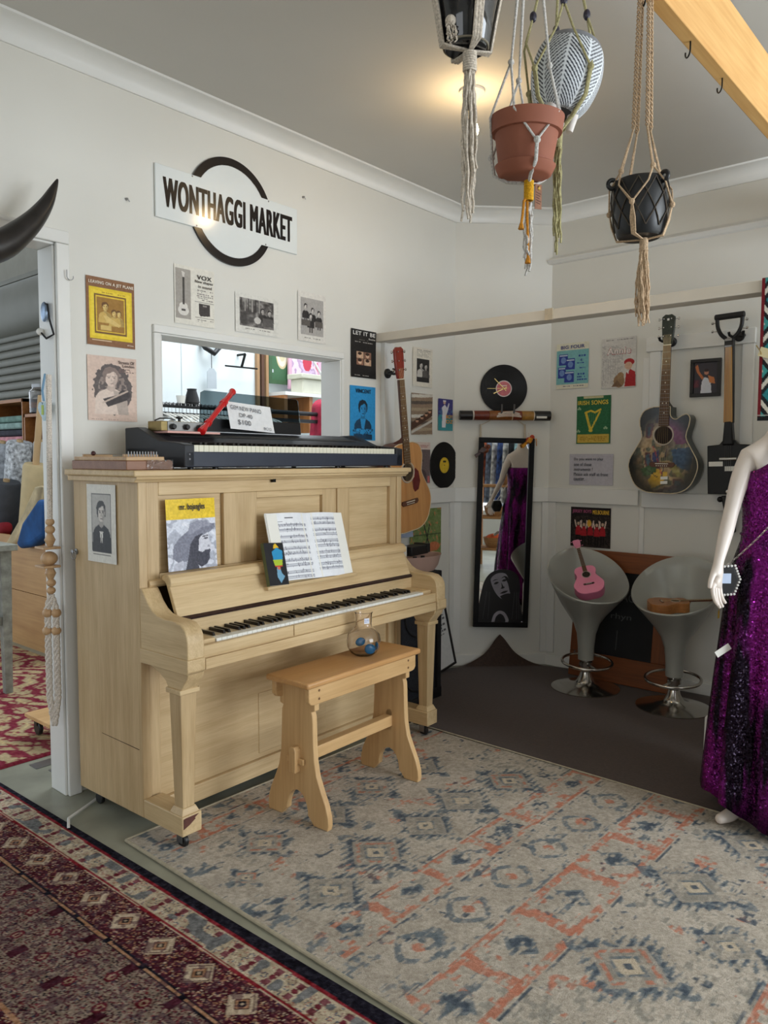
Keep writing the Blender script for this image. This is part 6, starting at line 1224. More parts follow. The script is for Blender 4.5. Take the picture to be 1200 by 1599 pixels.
def rug_persian(X, Y):
    a = 1.372-.028*(Y-1.1)/2.2-X; b = Y; n2 = vnoise(X, Y, 70, 31); n3 = vnoise(X, Y, 190, 32); n1 = vnoise(X, Y, 24, 33)
    C = np.zeros(X.shape+(3,)); NAVY, WINE, RED, CREAM_, TAN_, BLUE_ = (26, 24, 36), (74, 26, 40), (134, 34, 44), (196, 176, 152), (184, 140, 108), (88, 96, 112)
    def put(m, c): C[m] = c
    C[:] = WINE
    def scatter(m, cols, s, sd, cut=.5):        # crowded small flowers
        gx = (X*s) % 1-.5; gy = (Y*s) % 1-.5; ix = np.floor(X*s).astype(int); iy = np.floor(Y*s).astype(int); hsh = (ix*73856093 ^ iy*19349663 ^ sd) % 97
        d = np.hypot(gx+.12*np.sin(hsh), gy+.12*np.cos(hsh)); lobes = d+.07*np.cos(5*np.arctan2(gy, gx)+hsh)
        for k, c in enumerate(cols): mm_ = m & (lobes < .40-.09*k) & (lobes > .40-.09*(k+1)+.025) & (((hsh+k) % len(cols)) != 0); C[mm_] = c
    def diamonds(m, ctr, pitch, ph, hw):
        yy = ((b-ph)/pitch) % 1-.5; d = np.abs(a-ctr)/hw+np.abs(yy)*pitch/(hw*1.02); zig = .06*np.abs(((b*90) % 1)-.5)
        C[m & (d+zig < 1.0)] = CREAM_; C[m & (d < .86)] = WINE; C[m & (d < .80)] = (206, 186, 160); C[m & (d < .52)] = WINE; C[m & (d < .42)] = TAN_; C[m & (d < .26)] = NAVY; C[m & (d < .14)] = CREAM_
    m = a < .045; put(m, NAVY)
    put((a >= .045) & (a < .055), RED); put((a >= .055) & (a < .14), (196, 180, 154))
    m = (a >= .058) & (a < .137); scatter(m, [(150, 120, 110), BLUE_, (176, 120, 104)], 36, 5); yy = (b/.085) % 1; put(m & (np.abs(((b/.085) % 1)-.5) < .09+.08*np.abs(a-.097)/.04) & (np.abs(a-.097) > .012) & (np.abs(a-.097) < .034), (120, 66, 72)); put(m & (np.hypot((yy-.5)*.085, a-.097) < .010), (110, 40, 50)); put(m & (n1 > .70), (122, 122, 122))
    put((a >= .14) & (a < .152), RED); put((a >= .147) & (a < .150), CREAM_)
    for base in (.152, .612, 1.07):
        m = (a >= base) & (a < base+.135); put(m, WINE); scatter(m, [TAN_, (150, 96, 92), (70, 60, 76), (176, 150, 128)], 34, 7); scatter(m, [(120, 50, 56), CREAM_], 57, 9); diamonds(m, base+.062, .178, 1.557, .052)
        m = (a >= base+.135) & (a < base+.155); put(m, NAVY); put((a >= base+.141) & (a < base+.150) & (np.abs(((b/.178) % 1)-.5) < .44), TAN_)
        m = (a >= base+.155) & (a < base+.45); put(m, (150, 132, 118)); scatter(m, [WINE, (104, 52, 60), (178, 156, 136), (70, 72, 84)], 31, 3); scatter(m, [(86, 34, 46), (130, 118, 110)], 52, 4); scatter(m, [NAVY, (124, 54, 58)], 83, 6)
        yy = np.abs((((b+.6*(a-base))/.20) % 1)-.5)+np.abs((((b-.6*(a-base))/.20) % 1)-.5); put(m & (yy < .16), WINE); 
        for da, db in ((.30, 0), (.22, .07)):
            rr_ = np.hypot((((b+db)/.15) % 1-.5)*.15, (a-base-da)*.8); put(m & (rr_ < .017), (104, 34, 46)); put(m & (rr_ < .010), (172, 146, 124)); put(m & (rr_ < .005), (104, 34, 46))
        m = (a >= base+.45) & (a < base+.46); put(m, TAN_)
    C += ((n2-.5)*40+(n3-.5)*44)[..., None]; dk = (n2 > .66) & (a > .16); C[dk] = C[dk]*.55+np.array((50, 22, 34))*.45
    return np.clip(C*.97, 0, 255)
rug('persian_rug', 'dark red patterned rug with navy edge running towards the doorway', [(.15, .3), (1.395, .3), (1.32, 3.30), (.15, 3.30)], rug_persian, .0042, 0)
def rug_scroll(X, Y):
    C = np.zeros(X.shape+(3,)); C[:] = (196, 174, 136); n = vnoise(X, Y, 16, 41); n2 = vnoise(X, Y, 40, 42); w_ = X+.03*np.sin(Y*14)+.02*np.sin(Y*33+X*20)
    f = np.abs(((w_*7.5+.8*np.sin(Y*9+X*3)) % 1)-.5); C[(f < .16)] = (136, 46, 64); C[(n > .55) & (n < .64)] = (136, 46, 64); C[(n2 > .7)] = (150, 70, 76); C[(f > .44) & (n < .5)] = (214, 190, 140); C[(Y < 3.46)] = (120, 36, 50)
    return np.clip(C+(vnoise(X, Y, 150, 43)[..., None]-.5)*40, 0, 255)
rug('scroll_rug', 'cream and crimson scroll patterned rug in the room beyond the doorway', [(.6, 3.43), (2.40, 3.43), (2.40, 6.2), (.6, 6.2)], rug_scroll, .009, 0)
# white cable from under the piano
a = onz(155, 1244, .01); b = onz(107, 1279, .012)
o = obj('cable', MB().tube([(1.62, 2.80, .007), tuple(a), (a[0]*.5+b[0]*.5+.015, a[1]*.5+b[1]*.5+.012, .008), (b[0], b[1], .014), (b[0]-.03, b[1]-.06, .010)], .0055, 8), M('cable_white', (214, 212, 206), .4), None, smooth=60); tag(o, 'white cable running from under the piano to the red rug', 'cable')
# ------------------------------------------------------------------ doorway ornaments and the horn
hn = thing('bull_horn', 'large curved black bull horn mounted above the doorway', 'horn')
pts = [ony(x, y, YA-.16) for x, y in ((-95, 372), (-50, 392), (0, 383), (30, 364), (54, 342), (72, 318), (83, 296), (90, 280))]; pts = [tuple(q) for q in pts]
cr = crom(pts, 5); nr = len(cr); obj('horn', MB().tube(cr, [.062*(1-.97*(i/(nr-1))**1.35)+.0012 for i in range(nr)], 20), M('horn_black', (40, 36, 34), .35, var=.3, scale=18), hn, smooth=60)
e0 = np.array(pts[0]); obj('mount', MB().tube([tuple(e0+np.array((.02, 0, .004))), tuple(e0+np.array((-.05, .0, -.01)))], .066, 20).box(e0[0]-.12, e0[0]+.02, YA-.14, YA, e0[2]-.07, e0[2]+.05), M('horn_mount', (92, 60, 40), .5, var=.2), hn)
p0 = wallA(0, 341, 0); o = obj('dowel_rod', MB().lathe([(.011, -.42), (.011, .09), (.0, .092)], 12, ax='x'), TRIM, None, loc=(p0[0]+.0, YA-.012, p0[2])); tag(o, 'short white rod fixed to the wall above the doorway', 'rod')
q = wallA(106, 425, .018); hook(q[0]-.01, q[1]-.012, q[2], 'small grey hook on the doorway trim', 1.3, 'small wall hooks', 0, STEEL)
for px, py in ((197, 311), (473, 308)):
    q = wallA(px, py, 0); o = obj('wall_plug', MB().lathe([(.006, 0), (.006, -.004), (.003, -.014), (0, -.014)], 8, (0, 0, 0), 'y').tube([(0, -.012, 0), (.008, -.014, -.012)], .002, 5), STEEL, None, loc=q); tag(o, 'small bent nail left in the wall beside the sign', 'nail', 'nails left in the wall')
# glass disc on a cord and a painted heart, on the jamb
XJ = DX1-.012
q = onx(69, 487, XJ-.012); go = thing('glass_ornament', 'blue and gold glass disc hanging on a black cord from the door jamb', 'ornament', q)
obj('disc', MB().ball((0, 0, 0), .034, 20, 12, (.32, .75, 1.15)), M('iridescent_glass', (150, 170, 196), .08, .35, var=.5, scale=18), go, smooth=60)
r_ = onx(84, 522, XJ-.006)-q; k_ = onx(63, 518, XJ-.012)-q
obj('cord', MB().tube([(0, -.01, .03), (-.004, -.035, .025), (0, -.04, -.03), tuple(r_), (0, (r_[1]+k_[1])/2, r_[2]-.012), tuple(k_)], .004, 6), M('black_cord', (24, 24, 28), .7), go, smooth=60); obj('knob', MB().ball(tuple(k_), .016, 12, 8, (1, .8, .9)), PAPER, go)
q = onx(72, 640, XJ-.012); he = thing('heart_ornament', 'pale blue hanging heart with a green patch on the door jamb', 'ornament', q)
hp = [(.040*math.sin(t)**3, .0026*(13*math.cos(t)-5*math.cos(2*t)-2*math.cos(3*t)-math.cos(4*t))) for t in np.linspace(0, 2*PI, 41)[:-1]]
obj('heart', MB().prism([(y, z) for y, z in hp], 'x', -.014, -.002), M('heart_blue', (186, 208, 216), .5, var=.12, scale=60), he, bevel=.003); obj('patch', MB().box(-.0155, -.014, -.010, .008, -.02, .018), M('lime', (176, 196, 60), .5), he); obj('ribbon', MB().tube([(-.008, 0, .034), (-.01, .006, .075), (-.008, -.006, .115), (0, 0, .14)], .005, 6), M('blue_ribbon', (120, 160, 190), .6), he)
# wooden bead and rope garland on the jamb
BEAD = wood('bead_wood', (206, 170, 128), (180, 140, 98), 'z', 30); GR = rope_mat('garland_rope', (222, 212, 200)); XG = XJ-.042
gz = lambda y, x=79: onx(x, y, XG)
g0 = gz(600, 77); ga = thing('bead_garland', 'wooden bead and rope macrame garland hanging on the door jamb', 'garland', g0)
def lz(y, x): return tuple(gz(y, x)-g0)
obj('rope', MB().tube([lz(585, 76), lz(700, 77), lz(812, 78)], .011, 8), GR, ga)
for y, x, r, sc in ((815, 78, .017, (1, 1, .9)), (827, 78, .019, (1, 1, .95)), (872, 77, .032, (1, 1, .88)), (910, 80, .018, (1, 1, .9)), (922, 80, .017, (1, 1, .9))): obj('bead', MB().ball(lz(y, x), r, 16, 10, sc), BEAD, ga, smooth=60)
for y, x in ((843, 78), (895, 79)): c_ = lz(y, x); obj('bicone_bead', MB().lathe([(.009, .027), (.021, 0), (.009, -.027), (0, -.027)], 14, c_), BEAD, ga)
for y, x in ((855, 77), (884, 77)): c_ = lz(y, x); obj('wood_plate', MB().box(c_[0]-.04, c_[0]+.028, c_[1]-.04, c_[1]+.04, c_[2]-.004, c_[2]+.005), BEAD, ga, bevel=.002)
for s_ in (-1, 1):
    braid = MB()
    for j in range(3): braid.tube([(lz(928, 80)[0]+MX[0]*(s_*.0165*min(1, i/6)*(1 if i < 44 else max(0, (56-i)/12))+.007*math.sin(i*.8+j*2.1)), lz(928, 80)[1]+MX[1]*(s_*.0165*min(1, i/6)*(1 if i < 44 else max(0, (56-i)/12))+.007*math.sin(i*.8+j*2.1))+.004*math.cos(i*.8+j*2.1), lz(928, 80)[2]-i*.0094+0) for i in range(57)], .0075, 6)
    obj('braid', braid, GR, ga, smooth=60)
    for y in (957, 985): c_ = lz(y, 81); obj('bead', MB().ball((c_[0]+MX[0]*s_*.0175, c_[1]+MX[1]*s_*.0175, c_[2]), .019, 14, 8), BEAD, ga, smooth=60)
# ------------------------------------------------------------------ the room beyond: floor plates, dolly, table, ply bin, rolls, shelf, shutter
q = onz(72, 1192, 0); o = obj('floor_plate', MB().box(-.06, .06, -.035, .035, 0, .003), STEEL, None, loc=(q[0], q[1], 0)); tag(o, 'thin steel plate lying on the floor at the doorway', 'floor plate', 'floor plates'); c = o.copy(); COL.objects.link(c); c.location = (q[0]+.03, q[1]-.12, 0)
PLY = wood('plywood', (204, 160, 104), (176, 130, 78), 'y', 10, rough=.5); PLYX = wood('plywood_edge', (226, 184, 130), (204, 160, 106), 'x', 16)
dl_ = thing('dolly', 'small plywood dolly board on black castors beyond the doorway', 'dolly', (1.86, 3.62, .009)); obj('board', MB().box(-.23, .23, -.13, .13, .095, .113), PLYX, dl_, bevel=.002)
for x in (-.18, .18):
    for y in (-.09, .09): obj('castor', MB().lathe([(.028, -.011), (.034, -.007), (.034, .007), (.028, .011)], 18, (x, y, .034), 'x').box(x-.016, x+.016, y-.014, y+.014, .05, .095), BLACK, dl_)
TBW = M('weathered_paint', (150, 150, 140), .7, var=.25, scale=22)
tb2 = thing('side_table', 'weathered grey painted side table beyond the doorway', 'table', (1.56, 4.72, .009)); obj('top', MB().box(-.4, .37, -.26, .26, .83, .865), TBW, tb2, bevel=.003)
for x in (-.34, .315):
    for y in (-.2, .2): obj('leg', MB().hexa([(x-.02, y-.02, 0), (x+.02, y-.02, 0), (x+.02, y+.02, 0), (x-.02, y+.02, 0)], [(x-.03, y-.03, .83), (x+.03, y-.03, .83), (x+.03, y+.03, .83), (x-.03, y+.03, .83)]), TBW, tb2)
obj('stretcher', MB().box(-.34, .315, -.215, -.19, .40, .45), TBW, tb2)
bn_ = thing('plywood_bin', 'large plywood bin holding upright rolls of fabric', 'bin', (2.45, 5.9, 0))
for z0_, z1 in ((.0, .40), (.405, .80)): obj('side_sheet', MB().box(0, .018, -1.0, 1.0, z0_, z1), PLY, bn_)
obj('end_sheet', MB().box(.018, .48, -1.0, -.98, 0, .80).box(.018, .48, .98, 1.0, 0, .80).box(.46, .48, -.98, .98, 0, .80).box(.018, .46, -.98, .98, 0, .015), PLY, bn_)
def roll(px0, py0, px1, py1, X_, r, col, label, tube_=None, var=.1, sc=20, lean=.0):
    a = onx(px0, py0, X_); b = onx(px1, py1, X_+lean); t_ = thing('fabric_roll', label, 'fabric roll', b); d_ = a-b; L_ = np.linalg.norm(d_); t_.rotation_mode = 'QUATERNION'; t_.rotation_quaternion = Vector(d_).to_track_quat('Z', 'X')
    obj('cloth', MB().lathe([(r*.96, -.4), (r, -.39), (r*.98, L_*.5), (r, L_-.02), (r*.9, L_), (.02, L_), (0, L_)], 20), M('roll_%d_%d_%d' % col, col, .8, var=var, scale=sc), t_, smooth=50)
    obj('core_tube', MB().lathe([(.024, L_-.1), (.024, L_+(tube_ or .02)), (.018, L_+(tube_ or .02)), (.018, L_-.05), (0, L_-.05)], 16), M('card_tube', (206, 172, 128), .7), t_); return t_
roll(31, 690, 20, 840, 2.75, .10, (206, 208, 212), 'silver grey crackle patterned fabric roll in the plywood bin', None, .5, 40); roll(4, 692, -6, 840, 2.72, .10, (186, 190, 196), 'pale silver fabric roll at the back of the plywood bin', None, .3, 30); roll(56, 725, 46, 850, 2.65, .09, (212, 190, 146), 'cream cloth roll on a long cardboard tube', .52, .06, 12); roll(10, 752, 2, 860, 2.6, .11, (74, 76, 82), 'charcoal fabric roll in the plywood bin', None, .1); roll(68, 690, 66, 860, 2.9, .08, (216, 214, 208), 'white fabric roll at the end of the plywood bin', None, .05)
def drape(name, label, pts, X_, col, depth=.12, cat='cloth'):
    q = [onx(x, y, X_) for x, y in pts]; o = np.mean(q, 0); t_ = obj(name, MB().prism([(p_[1]-o[1], p_[2]-o[2]) for p_ in q], 'x', -depth/2, depth/2), M('%s_%d_%d_%d' % ((name,)+col), col, .85, var=.25, scale=9, bump=.5, bscale=14), None, bevel=.035, seg=4, loc=o, smooth=70); return tag(t_, label, cat)
drape('blue_cloth', 'bright blue folded cloth hanging over the plywood bin', [(68, 780), (82, 782), (80, 838), (60, 852), (40, 856), (34, 850), (44, 815)], 2.42, (22, 80, 140), .10)
drape('red_cloth', 'dark red cloth bundle in the plywood bin', [(-12, 818), (10, 815), (12, 828), (4, 845), (-12, 850)], 2.5, (150, 30, 44), .10)
drape('cream_cloth', 'loose cream cloth spilling over the edge of the bin', [(58, 760), (68, 758), (58, 800), (28, 850), (14, 862), (10, 852), (40, 800)], 2.46, (206, 186, 146), .05)
# shelf with folded cloth
SH = wood('shelf_wood', (176, 116, 62), (140, 86, 42), 'y', 20); sa = onx(33, 622, 2.95); sz0 = sa[2]
sh = thing('open_shelf', 'orange brown timber shelf unit stacked with folded fabric', 'shelf', (2.95, sa[1], 0))
obj('frame', MB().box(0, .4, -.02, .0, 0, sz0).box(0, .4, 1.4, 1.42, 0, sz0).box(0, .4, -.02, 1.42, sz0-.03, sz0).box(.38, .4, 0, 1.4, 0, sz0).box(0, .4, .7, .72, 0, sz0), SH, sh, bevel=.002)
SD = M('shelf_dark', (50, 32, 22), .8)
for z in (.9, 1.35): obj('shelf_board', MB().box(0, .38, 0, 1.4, z, z+.025), SH, sh)
for k, (z, c_) in enumerate(((1.377, (190, 30, 40)), (1.44, (206, 200, 196)), (1.50, (214, 150, 160)), (1.56, (60, 60, 70)), (1.62, (150, 176, 170)), (1.68, (120, 150, 140)))):
    o = obj('folded_cloth', MB().box(0, .33, 0, .6, 0, .055), M('fold_%d' % k, c_, .9, var=.2, scale=16), None, bevel=.02, seg=3, loc=(2.96+.01*(k % 2), sa[1]+.04, z)); tag(o, '%s folded cloth in the timber shelf' % ('red', 'off white', 'pink', 'dark grey', 'pale green', 'sage green')[k], 'cloth')
s2 = thing('small_cabinet', 'short timber cubby beside the fabric shelf', 'cabinet', (2.95, sa[1]-.62, 0)); zc = onx(50, 646, 2.95)[2]
obj('frame', MB().box(0, .4, 0, .02, 0, zc).box(0, .4, .56, .58, 0, zc).box(0, .4, 0, .58, zc-.025, zc).box(.38, .4, .02, .56, 0, zc).box(0, .38, .02, .56, .9, .925), SH, s2)
o = obj('denim_fold', MB().box(0, .3, 0, .45, 0, .16), M('denim', (60, 84, 110), .9, var=.3, scale=20), None, bevel=.03, loc=(2.98, sa[1]-.58, .927)); tag(o, 'blue denim cloth folded in the timber cubby', 'cloth')
jr = thing('glass_jar', 'clear lidded glass jar standing on the timber cubby', 'jar', (3.06, sa[1]-.17, zc)); obj('glass', MB().lathe([(.0, .002), (.10, 0), (.11, .01), (.11, .19), (.085, .215), (.085, .225), (.08, .225), (.08, .215), (.105, .185), (.105, .015), (0, .012)], 28), GL, jr); obj('lid', MB().lathe([(.088, .222), (.088, .25), (0, .252)], 24), STEEL, jr); obj('buttons', MB().lathe([(0, .014), (.1, .014), (.1, .05), (0, .06)], 24), M('dark_buttons', (40, 50, 60), .5, var=.6, scale=60), jr)
dt = thing('wooden_lamp', 'dark turned wooden lamp base behind the glass jar', 'lamp base', (3.22, sa[1]-.40, zc)); obj('bulb_base', MB().lathe([(.05, 0), (.10, .01), (.11, .06), (.09, .14), (.04, .2), (.03, .22), (0, .22)], 20), M('brown_wood_dark', (110, 66, 42), .5, var=.3), dt); obj('stem', MB().lathe([(.032, .2), (.034, .45), (.03, .46), (0, .46)], 14), M('brown_wood_dark', (110, 66, 42), .5), dt)
# roller shutter wall
XS = 3.9; ROL = M('shutter_steel', (122, 120, 110), .5, .2, var=.06, scale=4); za = onx(30, 440, XS)[2]; zb_ = onx(30, 520, XS)[2]
struct('wall_shutter', MB().box(XS+.15, XS+.25, 5.6, 13, 0, 4.6), M('shutter_wall', (146, 142, 130), .8, var=.05))
rs = thing('roller_shutter', 'grey steel roller shutter with a curved hood on the far wall', 'shutter', (XS, 8.5, 0))
obj('hood', MB().prism(crom([(.14, zb_), (.02, zb_+.0), (-.12, zb_+.10), (-.16, (za+zb_)/2), (-.10, za-.06), (.0, za), (.14, za)], 5), 'y', -2.6, 3.5), ROL, rs, smooth=60)
obj('hood_flange', MB().box(-.04, .14, -2.6, 3.5, za, za+.05), ROL, rs)
sl0 = None; k = 0; z = zb_-.06
while z > .2:
    if sl0 is None: sl0 = c = obj('slat', MB().prism(crom([(.04, 0), (-.0, .005), (-.022, .045), (.0, .085), (.04, .09)], 4), 'y', -2.6, 3.5), ROL, rs, smooth=60)
    else: c = sl0.copy(); COL.objects.link(c)
    c.location = (.05, 0, z); z -= .092
# ------------------------------------------------------------------ beyond the hatch
YP = 5.2
WB = M('cool_white_wall', (222, 230, 232), .7, var=.02)
struct('wall_partition', MB().box(3.02, 4.40, YP, YP+.1, 0, 3.3).box(4.40, 7.2, YP+.25, YP+.35, 0, 3.3), WB)
xx = ony(283, 560, YP)[0]; struct('trim_13', MB().box(xx, xx+.02, YP-.006, YP, 0, 3.3), WB)
for x in (402, 409, 416): 
    a = ony(x, 560, YP-.02); o = obj('timber_batten', MB().box(-.014, .014, 0, .03, 1.2, 2.9), wood('batten_%d' % (x % 2), ((176, 140, 100), (96, 62, 40))[x % 2], ((140, 104, 70), (70, 44, 28))[x % 2], 'z', 20), None, loc=(a[0], YP-.035, 0)); tag(o, ('pale upright timber batten beside the green picture', 'dark upright timber batten between the two pale ones')[x % 2], 'batten', 'upright battens beyond the hatch')
def pict(name, label, x0, y0, x1, y1, Y_, col, inner, shape):
    a = ony(x0, y0, Y_); b = ony(x1, y1, Y_); t_ = thing(name, label, 'picture', ((a[0]+b[0])/2, Y_, (a[2]+b[2])/2)); wd = (b[0]-a[0])/2; ht = (a[2]-b[2])/2; f = .035
    obj('frame', MB().box(-wd, wd, -.02, 0, ht-f, ht).box(-wd, wd, -.02, 0, -ht, -ht+f).box(-wd, -wd+f, -.02, 0, -ht+f, ht-f).box(wd-f, wd, -.02, 0, -ht+f, ht-f), M('frame_%d' % col[0], col, .5, var=.1), t_); p = Pic(ht/wd, inner, 60); shape(p); sheet('picture_face', p, 2*(wd-f), 2*(ht-f), print_mat(), t_, 0, -.006); return t_
def s1(p): p.ell(.62, .30, .36, .42, (206, 190, 150)); p.ell(.62, .30, .31, .36, (226, 220, 200)); p.ell(.62, .3, .2, .24, (206, 196, 160)); p.rect(.06, .75, .14, .82, (200, 206, 210))
def s2_(p): p.blotch(0, 0, 1, 1, [(206, 180, 206), (180, 150, 180), (226, 200, 214), (200, 90, 110)], 5, 7); p.ell(.6, .45, .16, .2, (196, 60, 80)); p.ell(.6, .3, .08, .1, (60, 30, 40))
pict('green_picture', 'green framed picture of a pale plate seen through the hatch', 418, 520, 455, 602, YP+.18, (60, 92, 60), (66, 104, 72), s1); pict('pink_picture', 'pink and mauve picture leaning beside the green one', 449, 524, 500, 612, YP+.15, (214, 170, 190), (206, 180, 206), s2_)
# shelf and planter pot below the pictures
a = ony(432, 612, YP-.05); b = ony(510, 612, YP-.05); shf = thing('wall_shelf', 'white shelf board under the pink picture beyond the hatch', 'shelf', (a[0], YP-.05, a[2])); obj('board', MB().box(0, 1.1, -.12, .28, -.03, 0), TRIM, shf); obj('cleat', MB().box(0, .04, -.1, .26, -.35, -.03), wood('cleat_wood', (176, 120, 70), (140, 90, 50), 'z', 20), shf); obj('cleat', MB().box(.3, .34, -.1, .26, -.35, -.03), wood('cleat_wood', (176, 120, 70), (140, 90, 50), 'z', 20), shf)
q = ony(480, 610, YP-.06); pp = thing('beige_planter', 'beige rimmed planter on the shelf beyond the hatch', 'planter', (q[0], YP-.06, a[2])); obj('body', MB().box(-.13, .13, -.08, .08, 0, .13), M('beige_plastic', (206, 204, 186), .5), pp, bevel=.01); obj('rim', MB().box(-.155, .155, -.10, .10, .13, .175), M('beige_plastic', (206, 204, 186), .5), pp, bevel=.008)
# red cloth and bowl things below, leaning pole
YR = 4.35
q = ony(503, 655, YR); o = obj('crimson_garment', MB().prism([(-.08, -.16), (.09, -.18), (.10, .1), (.02, .17), (-.05, .12)], 'y', -.08, .08), M('crimson_cloth', (160, 24, 56), .8, var=.3, scale=14, bump=.6, bscale=20), None, bevel=.03, seg=3, loc=(q[0], YR, q[2])); tag(o, 'crimson knitted garment seen through the hatch', 'garment')
a = ony(488, 560, 4.0); b = ony(518, 676, 3.10); m_ = ony(505, 590, 3.9); o = thing('white_pole', 'thin bent white pole standing in the hatch', 'pole', (b[0], b[1], HZ0)); obj('rod', MB().tube([tuple(a-b+np.array((0, 0, b[2]-HZ0))), tuple(m_-b+np.array((0, 0, b[2]-HZ0))), (0, 0, b[2]-HZ0), (0, 0, .001)], .008, 8), TRIM, o); obj('clip', MB().box(-.03, .03, -.012, .012, -.012, .012), BLACK, o, loc=(0, 0, b[2]-HZ0))
# clothes rail with hangers
q0 = ony(245, 632, YR); q1 = ony(516, 640, YR); rk = thing('clothes_rail', 'black clothes rail crowded with pale hangers beyond the hatch', 'clothes rail', (q0[0], YR, 0)); Lr = q1[0]-q0[0]; zr = (q0[2]+q1[2])/2-.02
obj('bar', MB().tube([(0, 0, zr), (Lr, 0, zr)], .016, 10), BLACK, rk); obj('shelf_bar', MB().box(0, Lr, -.02, .02, zr-.07, zr-.045), BLACK, rk)
for x in (0, Lr): obj('upright', MB().tube([(x, 0, 0), (x, 0, zr)], .014, 8), BLACK, rk)
hg = None; CL_ = [(226, 228, 230), (206, 210, 214), (176, 180, 186), (110, 116, 124), (214, 206, 196)]
for k in range(34):
    x = q0[0]+.03+(Lr*.62-.06)*k/33
    t_ = thing('clothes_hanger', 'pale wire hanger on the black clothes rail', 'hanger', (x, YR, zr), .15*math.sin(k*2.1), 'hangers on the black clothes rail')
    if hg is None: hg = [obj('hook', MB().tube([(0, 0, -.05), (0, 0, .0), (0, -.015, .018), (0, -.03, .012), (0, -.03, .0)], .003, 5), STEEL, t_), obj('shoulder', MB().tube([(0, -.2, -.12), (0, -.1, -.075), (0, 0, -.05), (0, .1, -.075), (0, .2, -.12)], .006, 5), PAPER, t_)]
    else:
        for o in hg: c = o.copy(); COL.objects.link(c); c.parent = t_
    if k % 2 == 0: 
        g_ = obj('garment', MB().hexa([(-.008, -.2, -.75), (.008, -.2, -.75), (.008, .2, -.75), (-.008, .2, -.75)], [(-.006, -.19, -.115), (.006, -.19, -.115), (.006, .19, -.115), (-.006, .19, -.115)]), M('rail_garment_%d' % (k % 5), CL_[k % 5], .9), None, loc=(x, YR, zr)); tag(g_, '%s garment hanging on the black clothes rail' % ('white', 'pale grey', 'mid grey', 'dark grey', 'cream')[k % 5], 'garment', 'garments on the black clothes rail %d' % (k % 5))
q = ony(300, 628, YR); o = thing('black_jar', 'black ribbed jar standing on the clothes rail shelf', 'jar', (q[0], YR, zr+.016)); obj('body', MB().lathe([(.04, 0), (.05, .01), (.045, .04), (.03, .09), (.033, .1), (0, .1)], 20), BLACK, o)
q = ony(283, 640, YR); o = thing('white_cup', 'white cup on the clothes rail shelf', 'cup', (q[0], YR-.0, zr+.016)); obj('body', MB().lathe([(.024, 0), (.032, .05), (.029, .05), (.022, .005), (0, .005)], 20), PAPER, o)
# mount with hanging tag on the partition
q = ony(322, 545, YP); o = thing('black_bracket', 'black curved wall bracket with a paper tag on the pale partition', 'bracket', (q[0], YP, q[2])); obj('arm', MB().tube([(-.05, 0, .06), (-.05, -.06, .0), (.02, -.08, -.04), (.09, -.06, .02), (.08, -.03, .05)], .022, 8), BLACK, o, smooth=60); obj('tag_string', MB().tube([(.0, -.07, -.04), (0, -.072, -.16)], .003, 5), BLACK, o); obj('paper_tag', MB().prism([(-.045, -.32), (.045, -.32), (.045, -.19), (.02, -.16), (-.02, -.16), (-.045, -.19)], 'y', -.074, -.070), M('grey_tag', (176, 184, 190), .6), o)
a = ony(383, 553, YP-.1); b = ony(352, 571, YP-.1); c = ony(402, 576, YP-.1); o = obj('shelf_bracket', MB().tube([tuple(a), tuple((b+c)/2)], .012, 6).tube([tuple(b), tuple(c)], .007, 6).tube([tuple(a), (a[0], YP, a[2])], .01, 6), BLACKM, None); tag(o, 'thin black strut and bar on the pale partition', 'bracket')
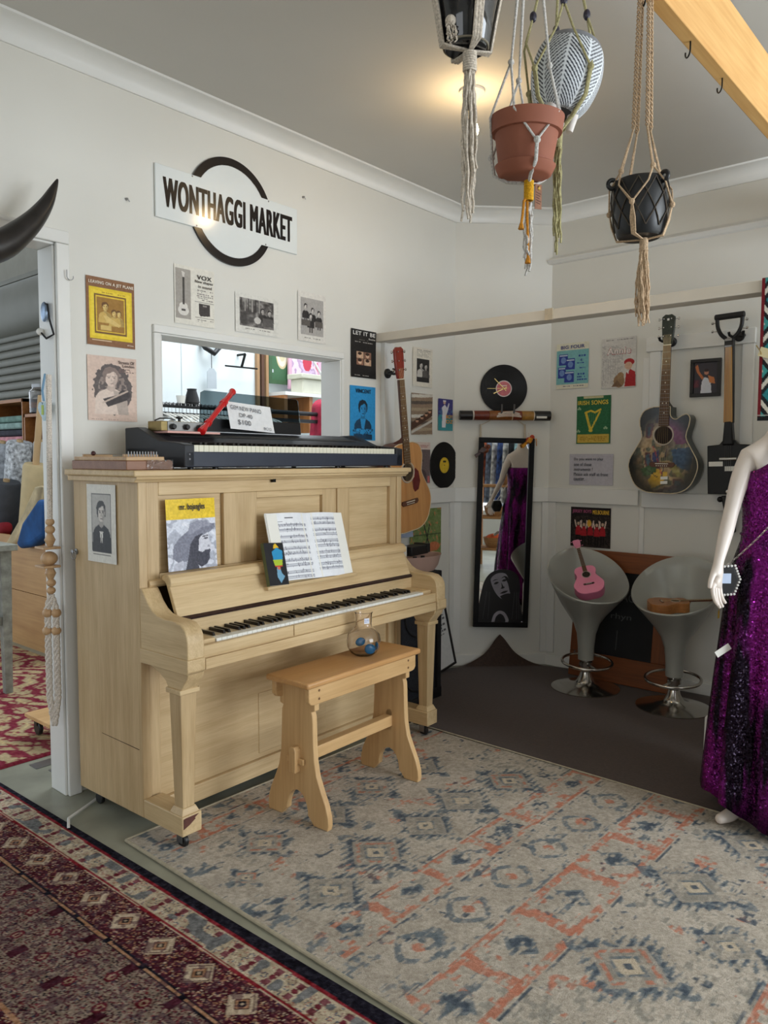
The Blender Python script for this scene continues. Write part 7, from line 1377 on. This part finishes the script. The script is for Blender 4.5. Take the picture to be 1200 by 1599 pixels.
# ------------------------------------------------------------------ shop fittings behind the camera, seen in the mirror
WICK = wood('wicker', (176, 128, 78), (120, 80, 44), 'x', 60, rough=.8, bump=.6)
ws = thing('wicker_shelf', 'brown wicker shelf unit with baskets facing the music corner', 'shelf', (1.62, -1.25, 0), math.radians(-25))
for x in (-.42, .42):
    for y in (-.17, .17): obj('post', MB().tube([(x, y, 0), (x, y, 1.15)], .02, 8), WICK, ws)
for z in (.22, .62, 1.02): obj('shelf_board', MB().box(-.42, .42, -.17, .17, z, z+.03), WICK, ws, bevel=.004)
for k, (x, z, c_) in enumerate(((-.2, .25, (206, 90, 40)), (.2, .25, (150, 160, 176)), (-.2, .65, (176, 186, 206)), (.2, .65, (60, 50, 60)), (0, 1.05, (222, 220, 224)))):
    bk_ = thing('wicker_basket', '%s basket on the brown wicker shelf' % ('orange filled wicker', 'grey filled wicker', 'pale blue filled wicker', 'black filled wicker', 'white filled wicker')[k], 'basket', tuple(Matrix.Translation((1.62, -1.25, 0)) @ Matrix.Rotation(math.radians(-25), 4, 'Z') @ Vector((x, 0, z))), math.radians(-25))
    obj('bowl', MB().lathe([(.0, .0), (.11, 0), (.14, .06), (.155, .13), (.148, .13), (.13, .06), (.1, .012), (0, .012)], 24), WICK, bk_); obj('contents', MB().ball((0, 0, .11), .13, 16, 8, (1, 1, .5)), M('basket_fill_%d' % k, c_, .8, var=.4, scale=30), bk_)
cr_ = thing('garment_rack', 'black garment rack of patterned clothes in front of the shop window', 'clothes rail', (.85, -2.2, 0), math.radians(10))
obj('bar', MB().tube([(-.8, 0, 1.72), (.8, 0, 1.72)], .015, 8), BLACKM, cr_)
for x in (-.8, .8): obj('upright', MB().tube([(x, 0, .03), (x, 0, 1.72)], .015, 8), BLACKM, cr_); obj('foot', MB().box(x-.03, x+.03, -.25, .25, 0, .03), BLACKM, cr_)
for k in range(14):
    c_ = ((60, 84, 140), (206, 210, 220), (30, 30, 36), (150, 190, 200), (190, 90, 50), (120, 130, 150), (224, 220, 210))[k % 7]; q = Matrix.Translation((.85, -2.2, 0)) @ Matrix.Rotation(math.radians(10), 4, 'Z') @ Vector((-.72+.11*k, 0, 0))
    g_ = obj('garment', MB().hexa([(-.022, -.24, .75), (.022, -.24, .75), (.022, .24, .75), (-.022, .24, .75)], [(-.012, -.20, 1.62), (.012, -.20, 1.62), (.012, .20, 1.62), (-.012, .20, 1.62)]).tube([(0, 0, 1.6), (0, 0, 1.735)], .004, 5), M('rack_garment_%d' % (k % 7), c_, .9, var=.6, scale=14), None, bevel=.008, loc=(q[0], q[1], 0), rot=(0, 0, math.radians(10)))
    tag(g_, '%s patterned garment on the black garment rack' % ('dark blue', 'white', 'black', 'pale blue', 'rust orange', 'slate grey', 'cream')[k % 7], 'garment', 'rack garments of one colour %d' % (k % 7))
for o in bpy.data.objects:          # fine strands and wires too small to pick apart singly
    if o.parent is not None and o.name.split('.')[0] in ('tassel', 'side_tassel', 'strings', 'frets', 'net', 'chain', 'buttons', 'page_block'): o['kind'] = 'stuff'
